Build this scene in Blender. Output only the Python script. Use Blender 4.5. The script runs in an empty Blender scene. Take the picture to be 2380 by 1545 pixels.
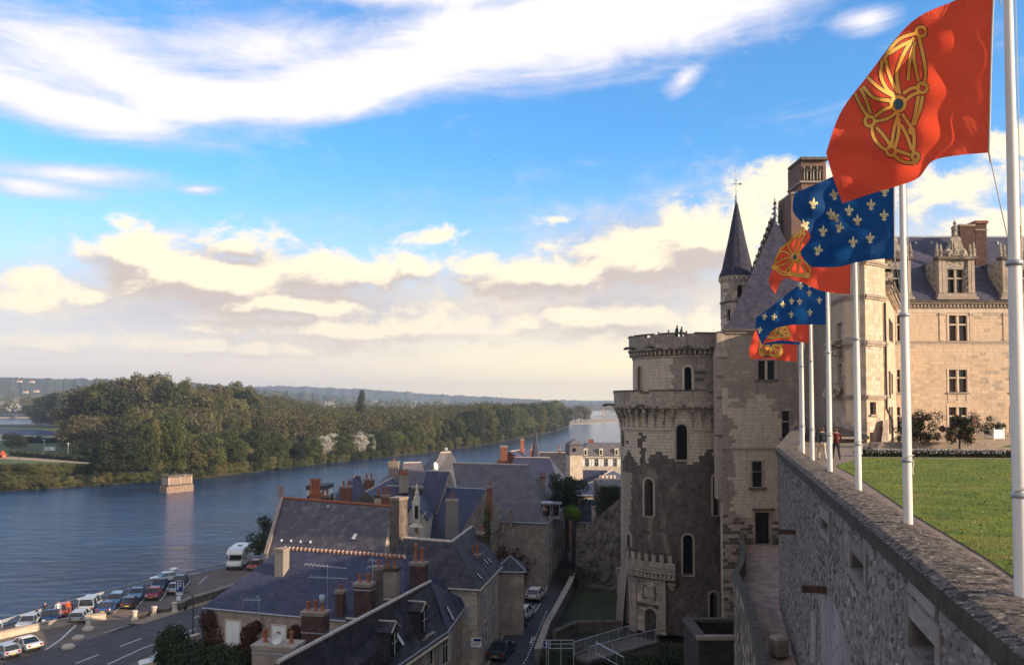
import bpy, bmesh, math, random
from mathutils import Vector, Matrix, noise
random.seed(7)
S = bpy.context.scene
C = S.collection
R = math.radians
# ---------------------------------------------------------------- camera
F = 2000.0; CX = 1190.0; TH = math.atan(0.0405); CY = 854.0      # photo measured on a 2380 x 1545 grid
cam = bpy.data.cameras.new('camera'); co = bpy.data.objects.new('camera', cam); C.objects.link(co)
cam.sensor_width = 36; cam.lens = 36 * F / 2380; cam.shift_y = (CY - 772.5) / 2380
cam.clip_start = 0.3; cam.clip_end = 40000
co.rotation_euler = (R(90) + TH, 0, 0); co.location = (0, 0, 0)
S.camera = co
# ---------------------------------------------------------------- sun and sky
SUN_AZ, SUN_EL = R(117), R(17)
sd = Vector((math.sin(SUN_AZ) * math.cos(SUN_EL), math.cos(SUN_AZ) * math.cos(SUN_EL), math.sin(SUN_EL)))
sun = bpy.data.lights.new('sun', 'SUN'); sun.energy = 4.0; sun.angle = R(0.55); sun.color = (1.0, 0.79, 0.55)
so = bpy.data.objects.new('sun', sun); C.objects.link(so)
so.rotation_euler = sd.to_track_quat('Z', 'Y').to_euler()
S.view_settings.view_transform = 'Standard'; S.view_settings.look = 'None'
S.view_settings.exposure = 0.95; S.view_settings.gamma = 1; S.view_settings.use_curve_mapping = False

def px_dir(px, py):
    a = (px - CX) / F; b = (CY - py) / F
    return Vector((a, math.cos(TH) - b * math.sin(TH), math.sin(TH) + b * math.cos(TH)))
def azel(px, py):
    d = px_dir(px, py).normalized()
    return math.atan2(d.x, d.y), math.asin(d.z)

class NT:
    "small node helper: every method returns an output socket"
    def __init__(s, tree): s.t = tree; s.n = tree.nodes; s.l = tree.links
    def put(s, sock, v):
        if hasattr(v, 'is_linked') or isinstance(v, bpy.types.NodeSocket): s.l.new(v, sock)
        else: sock.default_value = v
    def math(s, op, a, b=0.0, c=None, clamp=False):
        n = s.n.new('ShaderNodeMath'); n.operation = op; n.use_clamp = clamp
        s.put(n.inputs[0], a); s.put(n.inputs[1], b)
        if c is not None: s.put(n.inputs[2], c)
        return n.outputs[0]
    def noise(s, vec, scale, detail=4, rough=.55, dist=0.0, out=0):
        n = s.n.new('ShaderNodeTexNoise'); n.inputs['Scale'].default_value = scale; n.inputs['Detail'].default_value = detail
        n.inputs['Roughness'].default_value = rough; n.inputs['Distortion'].default_value = dist
        if vec is not None: s.put(n.inputs['Vector'], vec)
        return n.outputs[out]
    def mix(s, f, a, b, kind='MIX'):
        n = s.n.new('ShaderNodeMix'); n.data_type = 'RGBA'; n.blend_type = kind
        s.put(n.inputs[0], f); s.put(n.inputs[6], a); s.put(n.inputs[7], b); return n.outputs[2]
    def ramp(s, f, lo, hi, a=0.0, b=1.0, smooth=True):
        n = s.n.new('ShaderNodeMapRange'); n.interpolation_type = 'SMOOTHSTEP' if smooth else 'LINEAR'
        s.put(n.inputs[0], f)
        for i, v in zip((1, 2, 3, 4), (lo, hi, a, b)): n.inputs[i].default_value = v
        return n.outputs[0]
    def comb(s, x, y, z=0.0):
        n = s.n.new('ShaderNodeCombineXYZ'); s.put(n.inputs[0], x); s.put(n.inputs[1], y); s.put(n.inputs[2], z); return n.outputs[0]
    def vscale(s, v, sc):
        n = s.n.new('ShaderNodeVectorMath'); n.operation = 'MULTIPLY'; s.put(n.inputs[0], v); n.inputs[1].default_value = sc; return n.outputs[0]
    def sep(s, v):
        n = s.n.new('ShaderNodeSeparateXYZ'); s.put(n.inputs[0], v); return n.outputs

def c4(c): return (c[0], c[1], c[2], 1.0)
def build_world():
    w = bpy.data.worlds.new('World'); S.world = w; w.use_nodes = True
    t = w.node_tree; t.nodes.clear(); N = NT(t)
    out = t.nodes.new('ShaderNodeOutputWorld')
    sky = t.nodes.new('ShaderNodeTexSky'); sky.sky_type = 'NISHITA'; sky.sun_disc = False
    sky.sun_elevation = SUN_EL; sky.sun_rotation = SUN_AZ; sky.air_density = 1.0; sky.dust_density = 0.6; sky.ozone_density = 3.0
    tc = t.nodes.new('ShaderNodeTexCoord'); v = tc.outputs['Generated']
    x, y, z = N.sep(v)
    az = N.math('ARCTAN2', x, y); el = N.math('ARCSINE', z)
    tint = N.mix(1.0, sky.outputs[0], c4((0.40, 0.78, 1.0)), 'MULTIPLY')
    bg1 = t.nodes.new('ShaderNodeBackground'); t.links.new(tint, bg1.inputs[0]); bg1.inputs[1].default_value = 0.15
    ae = N.comb(az, el, 0.0)
    # cloud coordinates: azimuth / elevation, stretched so clouds lie flat
    n1 = N.noise(N.vscale(ae, (1, 1.9, 1)), 6.5, 8, .60, .4); n2 = N.noise(N.vscale(ae, (1, 1.5, 1)), 21.0, 7, .66, .5)
    n3 = N.noise(N.comb(N.math('ADD', az, N.math('MULTIPLY', el, -1.2)), N.math('MULTIPLY', el, 4.5), 3.7), 5.0, 7, .62, .9)
    nn = N.math('ADD', N.math('MULTIPLY', n1, .50), N.math('MULTIPLY', n2, .50))
    def ell(vec, px, py, rx, ry, rot=0.0, amp=1.0):
        a0, e0 = azel(px, py); a1, _ = azel(px + rx, py); _, e1 = azel(px, py - ry)
        m = t.nodes.new('ShaderNodeMapping'); m.vector_type = 'TEXTURE'; t.links.new(vec, m.inputs[0])
        m.inputs[1].default_value = (a0, e0, 0); m.inputs[2].default_value = (0, 0, R(rot)); m.inputs[3].default_value = (abs(a1 - a0) * 1.9, abs(e1 - e0) * 1.9, 1)
        gr = t.nodes.new('ShaderNodeTexGradient'); gr.gradient_type = 'SPHERICAL'; t.links.new(m.outputs[0], gr.inputs[0]); o = gr.outputs[1]
        return o if amp == 1.0 else N.math('MULTIPLY', o, amp)
    def total(vec, lst):
        acc = None
        for e in lst:
            m = ell(vec, *e); acc = m if acc is None else N.math('SMOOTH_MAX', acc, m, .12)
        return acc
    LA = [(1480, 30, 420, 105, 9), (1180, 90, 330, 80, 9), (860, 180, 320, 70, 13), (600, 235, 200, 48, 3), (420, 225, 170, 62, 0),
          (140, 245, 330, 50, -4, .84), (200, 140, 420, 100, -6, .72), (300, 200, 320, 70, -3, .72), (1000, -60, 400, 70, 0, .9), (1650, -40, 240, 110, 15), (620, 110, 300, 70, 8, .66),
          (2020, 50, 70, 30, 0, .7), (1590, 185, 50, 26, 40, .55), (180, 408, 220, 26, 3, .75), (60, 430, 140, 26, 0, .7), (460, 440, 50, 14, 0, .6)]
    A = total(ae, LA)
    dA = N.ramp(N.math('ADD', A, N.math('MULTIPLY', N.math('SUBTRACT', N.math('ADD', N.math('MULTIPLY', n3, .7), N.math('MULTIPLY', n2, .3)), .5), 1.15)), .08, .60)
    LB = [(300, 590, 110, 52, 0, .95), (500, 650, 230, 70, 0), (570, 570, 110, 50, 0, .9), (780, 640, 180, 62), (955, 622, 80, 46, 0, .9), (640, 705, 330, 36, 0, .9),
          (1290, 640, 260, 50, 0, .95), (1490, 610, 230, 74), (1620, 560, 120, 74), (1460, 740, 220, 44, 0, .95), (1690, 765, 160, 44, 0, .95),
          (900, 765, 520, 36, 0, .75), (420, 800, 480, 28, 0, .75), (1010, 552, 76, 24, 15, .8), (1300, 512, 60, 14, 0, .65), (285, 520, 46, 22, 0, .72),
          (90, 640, 110, 30, 0, .68), (220, 690, 80, 34, 0, .7), (40, 705, 110, 22, 0, .68), (1860, 430, 130, 66, 0, .95), (2230, 430, 220, 50, 8, .8), (2350, 350, 150, 60, 0, .75), (2330, 530, 130, 44, 0, .8), (1750, 530, 90, 70, 0, .9)]
    B = total(ae, LB)
    up = N.comb(N.math('ADD', az, .006), N.math('ADD', el, .016), 0.0)
    Bu = total(up, LB[:13])
    # the same cloud goes on out of view, thickened there for brighter fill light
    away = N.ramp(N.math('ABSOLUTE', N.math('ADD', az, -0.05)), .70, 1.0)
    Bo = N.math('MAXIMUM', B, N.math('MULTIPLY', away, N.math('ADD', N.ramp(el, .02, .30, .26, .0), .36)))
    dB = N.ramp(N.math('ADD', Bo, N.math('MULTIPLY', N.math('MULTIPLY', N.math('SUBTRACT', nn, .5), 2.5), N.ramp(Bo, .0, .22))), .28, .66)
    nu = N.noise(N.vscale(up, (1, 1.9, 1)), 6.5, 5, .60, .4)
    lit = N.math('ADD', N.math('MULTIPLY', N.math('SUBTRACT', n1, nu), 3.6), N.math('ADD', N.math('MULTIPLY', N.math('SUBTRACT', B, Bu), 2.6), N.math('ADD', .34, N.math('MULTIPLY', N.math('SUBTRACT', n2, .5), 2.0))))
    lit = N.ramp(lit, .0, .72)
    colB = N.mix(lit, c4((.37, .315, .29)), c4((.66, .565, .41)))
    colA = N.mix(N.ramp(N.math('ADD', N.math('MULTIPLY', A, .8), N.math('MULTIPLY', n3, .7)), .55, 1.12), c4((.36, .38, .50)), c4((.74, .69, .61)))
    V = total(ae, [(640, 720, 640, 90, 0, 1.0), (1350, 700, 460, 90, 0, 1.0), (500, 640, 330, 90, 0, .8), (1500, 600, 260, 110, 0, .9), (150, 700, 240, 60, 0, .8), (1950, 480, 380, 110, 0, .6)])
    V = N.math('MAXIMUM', V, N.math('MULTIPLY', away, .45))
    dV = N.ramp(N.math('ADD', V, N.math('MULTIPLY', N.math('SUBTRACT', nn, .5), 1.5)), .10, .80, 0, .88)
    colV = N.mix(N.ramp(N.math('ADD', N.math('MULTIPLY', n1, .5), N.math('MULTIPLY', n2, .5)), .36, .62), c4((.35, .31, .32)), c4((.56, .48, .38)))
    # cream haze near the horizon
    hz = N.math('MULTIPLY', N.math('POWER', N.ramp(el, .0, .30, 1.0, .0), 1.05), .98)
    colH = N.mix(N.ramp(az, -.50, .20), c4((.52, .43, .38)), c4((.76, .61, .36)))
    colH = N.mix(N.ramp(el, .06, .24), colH, c4((.42, .46, .54)))
    def bg(c):
        b_ = t.nodes.new('ShaderNodeBackground'); t.links.new(c, b_.inputs[0]); return b_.outputs[0]
    def ms(f, a, b):
        m = t.nodes.new('ShaderNodeMixShader'); N.put(m.inputs[0], f); t.links.new(a, m.inputs[1]); t.links.new(b, m.inputs[2]); return m.outputs[0]
    s_ = ms(hz, bg1.outputs[0], bg(colH)); s_ = ms(N.math('MULTIPLY', dA, .96), s_, bg(colA)); s_ = ms(N.math('MULTIPLY', dV, N.ramp(el, .01, .12, .35, 1)), s_, bg(colV)); s_ = ms(N.math('MULTIPLY', dB, N.ramp(el, .015, .13, .30, .95)), s_, bg(colB))
    t.links.new(s_, out.inputs[0])
S.render.engine = 'CYCLES'
build_world(); S.world.cycles.sampling_method = 'MANUAL'; S.world.cycles.sample_map_resolution = 512; S.cycles.max_bounces = 6; S.cycles.diffuse_bounces = 3; S.cycles.volume_bounces = 0

# ---------------------------------------------------------------- pixel to place helpers (one survey of the photograph)
def P(px, py, Y):
    d = px_dir(px, py); return d * (Y / d.y)
def PZ(px, py, z):
    d = px_dir(px, py); return d * (z / d.z)
def PV(px, py, a, b):
    "where the sight line meets the vertical plane through a and b"
    d = px_dir(px, py); n = Vector((b.y - a.y, a.x - b.x, 0)); return d * (a.dot(n) / d.dot(n))
def V2(v, z): return Vector((v.x, v.y, z))
# ---------------------------------------------------------------- materials
MATS = {}
def mat(name, col, rough=.85, col2=None, scale=3.0, bump=0.0, bscale=12.0, metal=0.0, spec=.3, stretch=(1, 1, 1), mixlo=.35, mixhi=.65, detail=6, rnd=0.0, extra=None):
    if name in MATS: return MATS[name]
    m = bpy.data.materials.new(name); m.use_nodes = True; t = m.node_tree; N = NT(t)
    b = t.nodes['Principled BSDF']; b.inputs['Roughness'].default_value = rough; b.inputs['Metallic'].default_value = metal
    b.inputs['Specular IOR Level'].default_value = spec
    g = t.nodes.new('ShaderNodeNewGeometry'); pos = g.outputs['Position']
    if stretch != (1, 1, 1): pos = N.vscale(pos, stretch)
    cs = None
    if col2 is not None:
        n = N.noise(pos, scale, detail, .62)
        cs = N.mix(N.ramp(n, mixlo, mixhi), c4(col), c4(col2))
    if rnd:
        oi = t.nodes.new('ShaderNodeObjectInfo')
        k = N.math('ADD', N.math('MULTIPLY', oi.outputs['Random'], rnd), 1 - rnd / 2)
        kk = N.comb(k, k, k); cs = N.mix(1.0, cs if cs is not None else c4(col), kk, 'MULTIPLY')
    if extra: cs = extra(N, t, pos, cs if cs is not None else c4(col))
    if cs is not None: t.links.new(cs, b.inputs['Base Color'])
    else: b.inputs['Base Color'].default_value = c4(col)
    if bump:
        bn = t.nodes.new('ShaderNodeBump'); bn.inputs['Strength'].default_value = 1.0; bn.inputs['Distance'].default_value = bump
        t.links.new(N.noise(pos, bscale, 5, .65), bn.inputs['Height']); t.links.new(bn.outputs[0], b.inputs['Normal'])
    MATS[name] = m; return m
def overlay(col, scale, lo, hi, st=(1, 1, 1), amt=1.0):
    def f(N, t, pos, cs):
        p = N.vscale(pos, st); n = N.noise(p, scale, 6, .65)
        return N.mix(N.ramp(n, lo, hi, 0.0, amt), cs, c4(col))
    return f
M = {}
def streaks(dark, light, al=.6, ad=.6):
    def f(N, t, pos, cs):
        n = N.noise(N.vscale(pos, (1, 1, .09)), 1.9, 7, .68, .3); m = N.noise(N.vscale(pos, (1, 1, .35)), .55, 5, .62, .6)
        cs = N.mix(N.ramp(n, .52, .74, 0, ad), cs, c4(dark)); return N.mix(N.ramp(m, .52, .74, 0, al), cs, c4(light))
    return f
M['s0'] = mat('limestone_pale', (.60, .48, .37), .9, (.50, .40, .31), 1.6, .012, 9, rnd=.12, extra=streaks((.24, .195, .16), (.44, .36, .28), .5, .55))
M['s1'] = mat('limestone_weathered', (.43, .34, .265), .9, (.31, .25, .20), 2.0, .015, 9, rnd=.18, extra=streaks((.15, .12, .10), (.34, .28, .22), .4, .7))
M['s2'] = mat('limestone_grey', (.27, .215, .175), .92, (.34, .27, .22), 2.2, .015, 9, rnd=.2, extra=streaks((.13, .105, .09), (.32, .26, .21), .5, .6))
M['s3'] = mat('limestone_sooty', (.15, .118, .095), .95, (.085, .068, .056), 1.6, .015, 9, rnd=.22, extra=streaks((.045, .037, .032), (.27, .215, .17), .75, .75))
M['s4'] = mat('limestone_black_crust', (.070, .056, .048), .95, (.11, .09, .075), 1.8, .015, 9, rnd=.35)
M['mortar'] = mat('lime_mortar', (.20, .165, .14), .95, (.13, .11, .095), 3, .01, 20)
M['gold'] = mat('facade_limestone', (.56, .415, .295), .9, (.48, .355, .25), 1.2, .01, 9, rnd=.26, extra=streaks((.34, .26, .20), (.52, .42, .33), .5, .45))
M['goldm'] = mat('facade_mortar', (.46, .34, .24), .95)
M['bricktower'] = mat('weathered_pink_brick', (.21, .115, .085), .9, (.14, .09, .075), 1.5, .01, 12)
M['carv'] = mat('carved_stone_soiled', (.42, .33, .25), .9, (.10, .085, .075), 2.6, .04, 7, mixlo=.40, mixhi=.62)
M['lucarne'] = mat('weathered_carved_stone', (.40, .34, .27), .9, (.13, .11, .10), 3.2, .03, 8, mixlo=.42, mixhi=.66)
def slates(N, t, pos, cs):
    x, y, z = N.sep(pos); b = t.nodes.new('ShaderNodeTexBrick'); t.links.new(N.comb(N.math('ADD', x, N.math('MULTIPLY', y, .6)), z, 0), b.inputs['Vector'])
    b.inputs['Scale'].default_value = 1.0; b.inputs['Brick Width'].default_value = .32; b.inputs['Row Height'].default_value = .17; b.inputs['Mortar Size'].default_value = .014; b.inputs['Bias'].default_value = -.2
    b.inputs['Color1'].default_value = (1.22, 1.2, 1.18, 1); b.inputs['Color2'].default_value = (.70, .70, .74, 1); b.inputs['Mortar'].default_value = (.5, .5, .5, 1)
    k = N.noise(pos, .7, 5, .7); cs = N.mix(N.ramp(k, .54, .72, 0, .5), cs, c4((.11, .10, .10)))
    return N.mix(1.0, cs, b.outputs[0], 'MULTIPLY')
M['slate'] = mat('slate_blue', (.038, .041, .080), .6, (.054, .056, .098), 1.2, .010, 14, spec=.35, stretch=(1, 1, 1.6), extra=slates)
M['slate2'] = mat('slate_old_mottled', (.085, .076, .092), .7, (.17, .15, .15), 1.1, .02, 10, spec=.25, mixlo=.45, mixhi=.70, extra=overlay((.30, .27, .25), 3.0, .62, .74, (1, 1, 1), .55))
M['slate3'] = mat('slate_dark_mossy', (.036, .033, .042), .7, (.072, .064, .072), 1.3, .02, 12, spec=.25, extra=slates)
M['slate4'] = mat('slate_grey', (.098, .088, .10), .65, (.145, .125, .13), .9, .015, 10, spec=.3, extra=overlay((.17, .14, .12), 2.2, .60, .75, (1, 1, .6), .5))
M['slatec'] = mat('castle_slate', (.036, .036, .062), .8, (.052, .048, .074), 1.6, .012, 14, spec=.12, extra=slates)
M['slatel'] = mat('wing_slate', (.050, .048, .082), .6, (.068, .064, .10), 1.0, .012, 14, spec=.35, extra=slates)
M['zinc'] = mat('zinc', (.42, .44, .48), .45, (.30, .31, .35), 6, metal=.3)
M['mortarw'] = mat('ridge_mortar', (.62, .52, .44), .9, (.42, .34, .29), 5)
M['terra'] = mat('terracotta', (.38, .125, .055), .85, (.25, .085, .045), 5, .01, 20)
def bricks(N, t, pos, cs):
    x, y, z = N.sep(pos); b = t.nodes.new('ShaderNodeTexBrick')
    t.links.new(N.comb(N.math('ADD', x, y), z, 0), b.inputs['Vector'])
    b.inputs['Scale'].default_value = 1.0; b.inputs['Brick Width'].default_value = .23; b.inputs['Row Height'].default_value = .075; b.inputs['Mortar Size'].default_value = .012
    b.inputs['Color1'].default_value = (1, 1, 1, 1); b.inputs['Color2'].default_value = (.62, .62, .62, 1); b.inputs['Mortar'].default_value = (.9, .85, .8, 1)
    return N.mix(1.0, cs, b.outputs[0], 'MULTIPLY')
M['brick'] = mat('old_brick', (.32, .11, .065), .9, (.17, .075, .055), 3, .01, 20, extra=bricks)
M['brickd'] = mat('sooty_brick', (.13, .062, .048), .9, (.065, .042, .038), 3, .01, 20, extra=bricks)
M['bricko'] = mat('orange_brick', (.50, .17, .075), .9, (.36, .12, .06), 3, .01, 20, extra=bricks)
M['render'] = mat('grey_render', (.42, .33, .26), .93, (.27, .215, .17), 1.2, .02, 7, extra=overlay((.08, .065, .055), .8, .55, .75, (1, 1, .5), .7))
M['renderp'] = mat('pale_render', (.56, .46, .36), .93, (.42, .34, .27), 1.2, .015, 8, extra=overlay((.17, .14, .12), 1.5, .58, .76, (1, 1, .4), .7))
M['pebble'] = mat('pebble_dash', (.30, .26, .23), .95, (.19, .165, .15), 14, .02, 22)
M['tuffeau'] = mat('white_tuffeau', (.66, .58, .45), .9, (.50, .42, .33), 2, .01, 9)
M['white'] = mat('white_paint', (.78, .76, .72), .5)
M['shut'] = mat('grey_shutter_paint', (.45, .43, .44), .7, (.36, .34, .35), 4)
M['glass'] = mat('dark_window_glass', (.012, .013, .016), .12, spec=.6)
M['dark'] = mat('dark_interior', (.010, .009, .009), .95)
M['iron'] = mat('dark_iron', (.03, .032, .034), .5, metal=.4)
M['steel'] = mat('galvanised_steel', (.50, .51, .53), .4, metal=.5)
M['wood'] = mat('old_wood', (.10, .055, .035), .85, (.06, .035, .025), 6, stretch=(1, 1, .2))
M['asph'] = mat('asphalt', (.075, .064, .070), .9, (.105, .088, .088), .7, .008, 30, extra=overlay((.095, .08, .07), .25, .5, .7, (1, 1, 1), .6))
M['aspd'] = mat('street_asphalt', (.045, .042, .046), .8, (.065, .060, .064), .8, .006, 30)
M['lot'] = mat('parking_surface', (.19, .145, .115), .95, (.14, .108, .088), .35, .01, 20, extra=overlay((.17, .14, .11), .9, .55, .75, (1, 1, 1), .5))
M['sandy'] = mat('sandy_verge', (.40, .29, .19), .95, (.30, .22, .15), .8, .01, 15)
M['pave'] = mat('stone_pavement', (.20, .165, .14), .9, (.13, .11, .095), 1.6, .01, 12)
M['paint'] = mat('road_paint', (.72, .70, .66), .7, (.5, .48, .45), 8)
M['gravel'] = mat('terrace_gravel', (.27, .20, .155), .95, (.19, .145, .115), 2.2, .02, 25)
M['walk'] = mat('walkway_earth', (.46, .335, .265), .9, (.28, .20, .165), 1.4, .03, 9, stretch=(1, .5, 1), extra=overlay((.27, .22, .20), 2.2, .58, .74, (1, .35, 1), .6))
M['lawn'] = mat('lawn_grass', (.165, .20, .022), .9, (.095, .14, .018), .9, .02, 60, extra=overlay((.24, .20, .05), .35, .48, .70, (1, 3, 1), .7))
M['grassd'] = mat('garden_grass', (.042, .052, .014), .95, (.022, .030, .010), .8, .03, 20)
M['grassl'] = mat('campsite_grass', (.10, .125, .030), .95, (.065, .09, .024), .05, .05, 3)
M['soil'] = mat('soil_and_litter', (.040, .036, .022), .95, (.026, .027, .015), .9, .05, 6)
M['land'] = mat('far_farmland', (.085, .095, .045), .95, (.055, .068, .035), .006, extra=overlay((.16, .14, .08), .002, .5, .7, (1, 1, 1), .6))
M['sand'] = mat('river_sand', (.40, .31, .22), .95, (.30, .235, .165), .03, .02, 3)
M['rock'] = mat('rubble_cliff', (.19, .155, .13), .95, (.085, .072, .062), 1.6, .06, 5)
M['cope'] = mat('lichened_sunflecked_coping', (.20, .16, .135), .95, (.050, .041, .036), 7.5, .10, 19, mixlo=.42, mixhi=.60, extra=overlay((.62, .48, .37), 9.0, .55, .66, (1, 1, 1), .8))  # lichen mottling, plus pale flecks that paint warm sun highlights on the stone
M['copes'] = mat('dark_coping_edge', (.050, .044, .034), .95, (.085, .070, .055), 5, .04, 14)  # darker tone for the outer side and underside of each slab
M['r0'] = mat('rubble_stone_pale', (.34, .29, .265), .95, (.25, .21, .195), 4, .02, 14, rnd=.5)
M['r1'] = mat('rubble_stone_grey', (.27, .23, .21), .95, (.19, .16, .148), 4, .02, 14, rnd=.5)
M['r2'] = mat('rubble_stone_dark', (.17, .145, .132), .95, (.11, .094, .086), 4, .02, 14, rnd=.4)
M['rmort'] = mat('rubble_mortar', (.27, .235, .215), .95, (.16, .137, .126), 2.2, .06, 7, stretch=(1, 1, .35))
M['plaster'] = mat('smooth_stained_render', (.33, .29, .28), .93, (.21, .18, .175), 1.2, .008, 10, stretch=(1, 1, .25))
M['pole'] = mat('white_pole_paint', (.72, .68, .64), .45, (.60, .56, .53), 1.5, .002, 8, stretch=(1, 1, .25), extra=overlay((.35, .22, .14), 3.0, .70, .78, (1, 1, .6), .7))
M['rope'] = mat('halyard_rope', (.45, .42, .38), .9)
def leafmat(name, c1, c2, tr=.25):
    m = bpy.data.materials.new(name); m.use_nodes = True; t = m.node_tree; N = NT(t); b = t.nodes['Principled BSDF']; b.inputs['Roughness'].default_value = .75
    b.inputs['Specular IOR Level'].default_value = .15
    tc = t.nodes.new('ShaderNodeTexCoord'); oi = t.nodes.new('ShaderNodeObjectInfo'); g = t.nodes.new('ShaderNodeNewGeometry')
    n = N.noise(g.outputs['Position'], .45, 4, .6)
    f = N.math('ADD', N.math('MULTIPLY', n, .6), N.math('MULTIPLY', oi.outputs['Random'], .55))
    col = N.mix(N.ramp(f, .25, .85), c4(c1), c4(c2))
    t.links.new(col, b.inputs['Base Color'])
    tl = t.nodes.new('ShaderNodeBsdfTranslucent'); t.links.new(col, tl.inputs[0])
    mx = t.nodes.new('ShaderNodeMixShader'); mx.inputs[0].default_value = tr
    t.links.new(b.outputs[0], mx.inputs[1]); t.links.new(tl.outputs[0], mx.inputs[2]); t.links.new(mx.outputs[0], t.nodes['Material Output'].inputs[0]); return m
M['leaf'] = leafmat('leaves_green', (0.058, 0.072, 0.023), (0.124, 0.137, 0.046))
M['leafo'] = leafmat('leaves_olive', (0.098, 0.091, 0.034), (0.176, 0.163, 0.068))
M['leafd'] = leafmat('leaves_dark', (0.026, 0.036, 0.018), (0.055, 0.065, 0.029))
M['leafs'] = leafmat('leaves_silver', (0.286, 0.273, 0.221), (0.429, 0.403, 0.351))
M['leafb'] = leafmat('leaves_brown', (.088, .076, .040), (.135, .118, .062))
M['leafr'] = leafmat('leaves_red', (0.078, 0.034, 0.023), (0.130, 0.046, 0.026))
M['leafy'] = leafmat('leaves_bright', (0.091, 0.169, 0.019), (0.156, 0.247, 0.026))
M['bark'] = mat('bark', (.075, .058, .045), .95, (.045, .036, .03), 3, .03, 12)
# ---------------------------------------------------------------- mesh builder
OFF = {}
def off(o): return OFF.get(o.name, Vector((0, 0, 0))) if o else Vector((0, 0, 0))
class MB:
    def __init__(s): s.v = []; s.f = []; s.m = []; s.sm = []
    def face(s, pts, mi=0, smooth=False):
        i = len(s.v); s.v += [tuple(p) for p in pts]; s.f.append(tuple(range(i, i + len(pts)))); s.m.append(mi); s.sm.append(smooth)
    def add(s, vs, fs, mi=0, smooth=False):
        i = len(s.v); s.v += [tuple(p) for p in vs]
        for f in fs: s.f.append(tuple(i + k for k in f)); s.m.append(mi); s.sm.append(smooth)
    def hexa(s, b, mi=0):    # 8 points: bottom 4 (ccw), top 4
        s.add(b, [(3, 2, 1, 0), (4, 5, 6, 7), (0, 1, 5, 4), (1, 2, 6, 5), (2, 3, 7, 6), (3, 0, 4, 7)], mi)
    def box(s, c, d, rz=0.0, mi=0):
        cx, cy, cz = c; hx, hy, hz = d[0] / 2, d[1] / 2, d[2] / 2; ca, sa = math.cos(rz), math.sin(rz); vs = []
        for z in (-hz, hz):
            for x, y in ((-hx, -hy), (hx, -hy), (hx, hy), (-hx, hy)):
                vs.append((cx + x * ca - y * sa, cy + x * sa + y * ca, cz + z))
        s.hexa(vs, mi)
    def prism(s, poly, z0, z1, mi=0, top=None, cap=True):
        n = len(poly); vs = [(p[0], p[1], z0) for p in poly] + [(p[0], p[1], z1) for p in poly]
        s.add(vs, [(i, (i + 1) % n, n + (i + 1) % n, n + i) for i in range(n)], mi)
        if cap:
            s.add(vs[n:], [tuple(range(n))], mi if top is None else top); s.add(vs[:n], [tuple(reversed(range(n)))], mi)
    def tube(s, pts, r, n=8, mi=0, smooth=True, caps=True):
        pts = [Vector(p) for p in pts]; rs = r if isinstance(r, (list, tuple)) else [r] * len(pts); vs = []
        for i, p in enumerate(pts):
            d = (pts[min(i + 1, len(pts) - 1)] - pts[max(i - 1, 0)]).normalized()
            a = d.cross(Vector((0, 0, 1)) if abs(d.z) < .9 else Vector((1, 0, 0))).normalized(); b = d.cross(a)
            for k in range(n):
                t = 2 * math.pi * k / n; vs.append(p + (a * math.cos(t) + b * math.sin(t)) * rs[i])
        fs = [(i * n + k, i * n + (k + 1) % n, (i + 1) * n + (k + 1) % n, (i + 1) * n + k) for i in range(len(pts) - 1) for k in range(n)]
        s.add(vs, fs, mi, smooth)
        if caps:
            s.add(vs[:n], [tuple(range(n))], mi); s.add(vs[-n:], [tuple(range(n))], mi)
    def lathe(s, c, prof, n=16, mi=0, smooth=True, a0=0.0, a1=2 * math.pi):
        full = abs(a1 - a0) > 6.28; m = n if full else n + 1; vs = []
        for r, z in prof:
            for k in range(m):
                t = a0 + (a1 - a0) * k / n; vs.append((c[0] + r * math.cos(t), c[1] + r * math.sin(t), c[2] + z))
        fs = []
        for i in range(len(prof) - 1):
            for k in range(n):
                k2 = (k + 1) % m if full else k + 1
                fs.append((i * m + k, i * m + k2, (i + 1) * m + k2, (i + 1) * m + k))
        s.add(vs, fs, mi, smooth)
    def build(s, name, mats, parent=None, bevel=0.0, local=False):
        if not isinstance(mats, (list, tuple)): mats = [mats]
        me = bpy.data.meshes.new(name); o_ = off(parent) if not local else Vector((0, 0, 0))
        me.from_pydata([(x - o_.x, y - o_.y, z - o_.z) for x, y, z in s.v], [], s.f)
        for m_ in mats: me.materials.append(m_)
        me.polygons.foreach_set('material_index', s.m); me.polygons.foreach_set('use_smooth', s.sm); me.update()
        o = bpy.data.objects.new(name, me); C.objects.link(o)
        if parent: o.parent = parent; OFF[o.name] = off(parent) if not local else Vector((0, 0, 0))
        if bevel:
            bm = bmesh.new(); bm.from_mesh(me); bmesh.ops.remove_doubles(bm, verts=bm.verts, dist=1e-4)
            bmesh.ops.bevel(bm, geom=bm.edges[:], offset=bevel, segments=1, affect='EDGES', clamp_overlap=True); bm.to_mesh(me); bm.free()
        return o
def tag(o, label=None, cat=None, group=None, kind=None):
    if label: o['label'] = label
    if cat: o['category'] = cat
    if group: o['group'] = group
    if kind: o['kind'] = kind
    return o
def thing(name, loc, label, cat, group=None, rz=0.0):
    o = bpy.data.objects.new(name, None); C.objects.link(o); o.location = loc; o.rotation_euler = (0, 0, rz); o.empty_display_size = .3
    OFF[o.name] = Vector(loc); return tag(o, label, cat, group)
def copy_tree(o, parent=None):
    c = o.copy(); C.objects.link(c)
    if parent: c.parent = parent
    for ch in [x for x in o.children]: copy_tree(ch, c)
    return c
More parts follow.
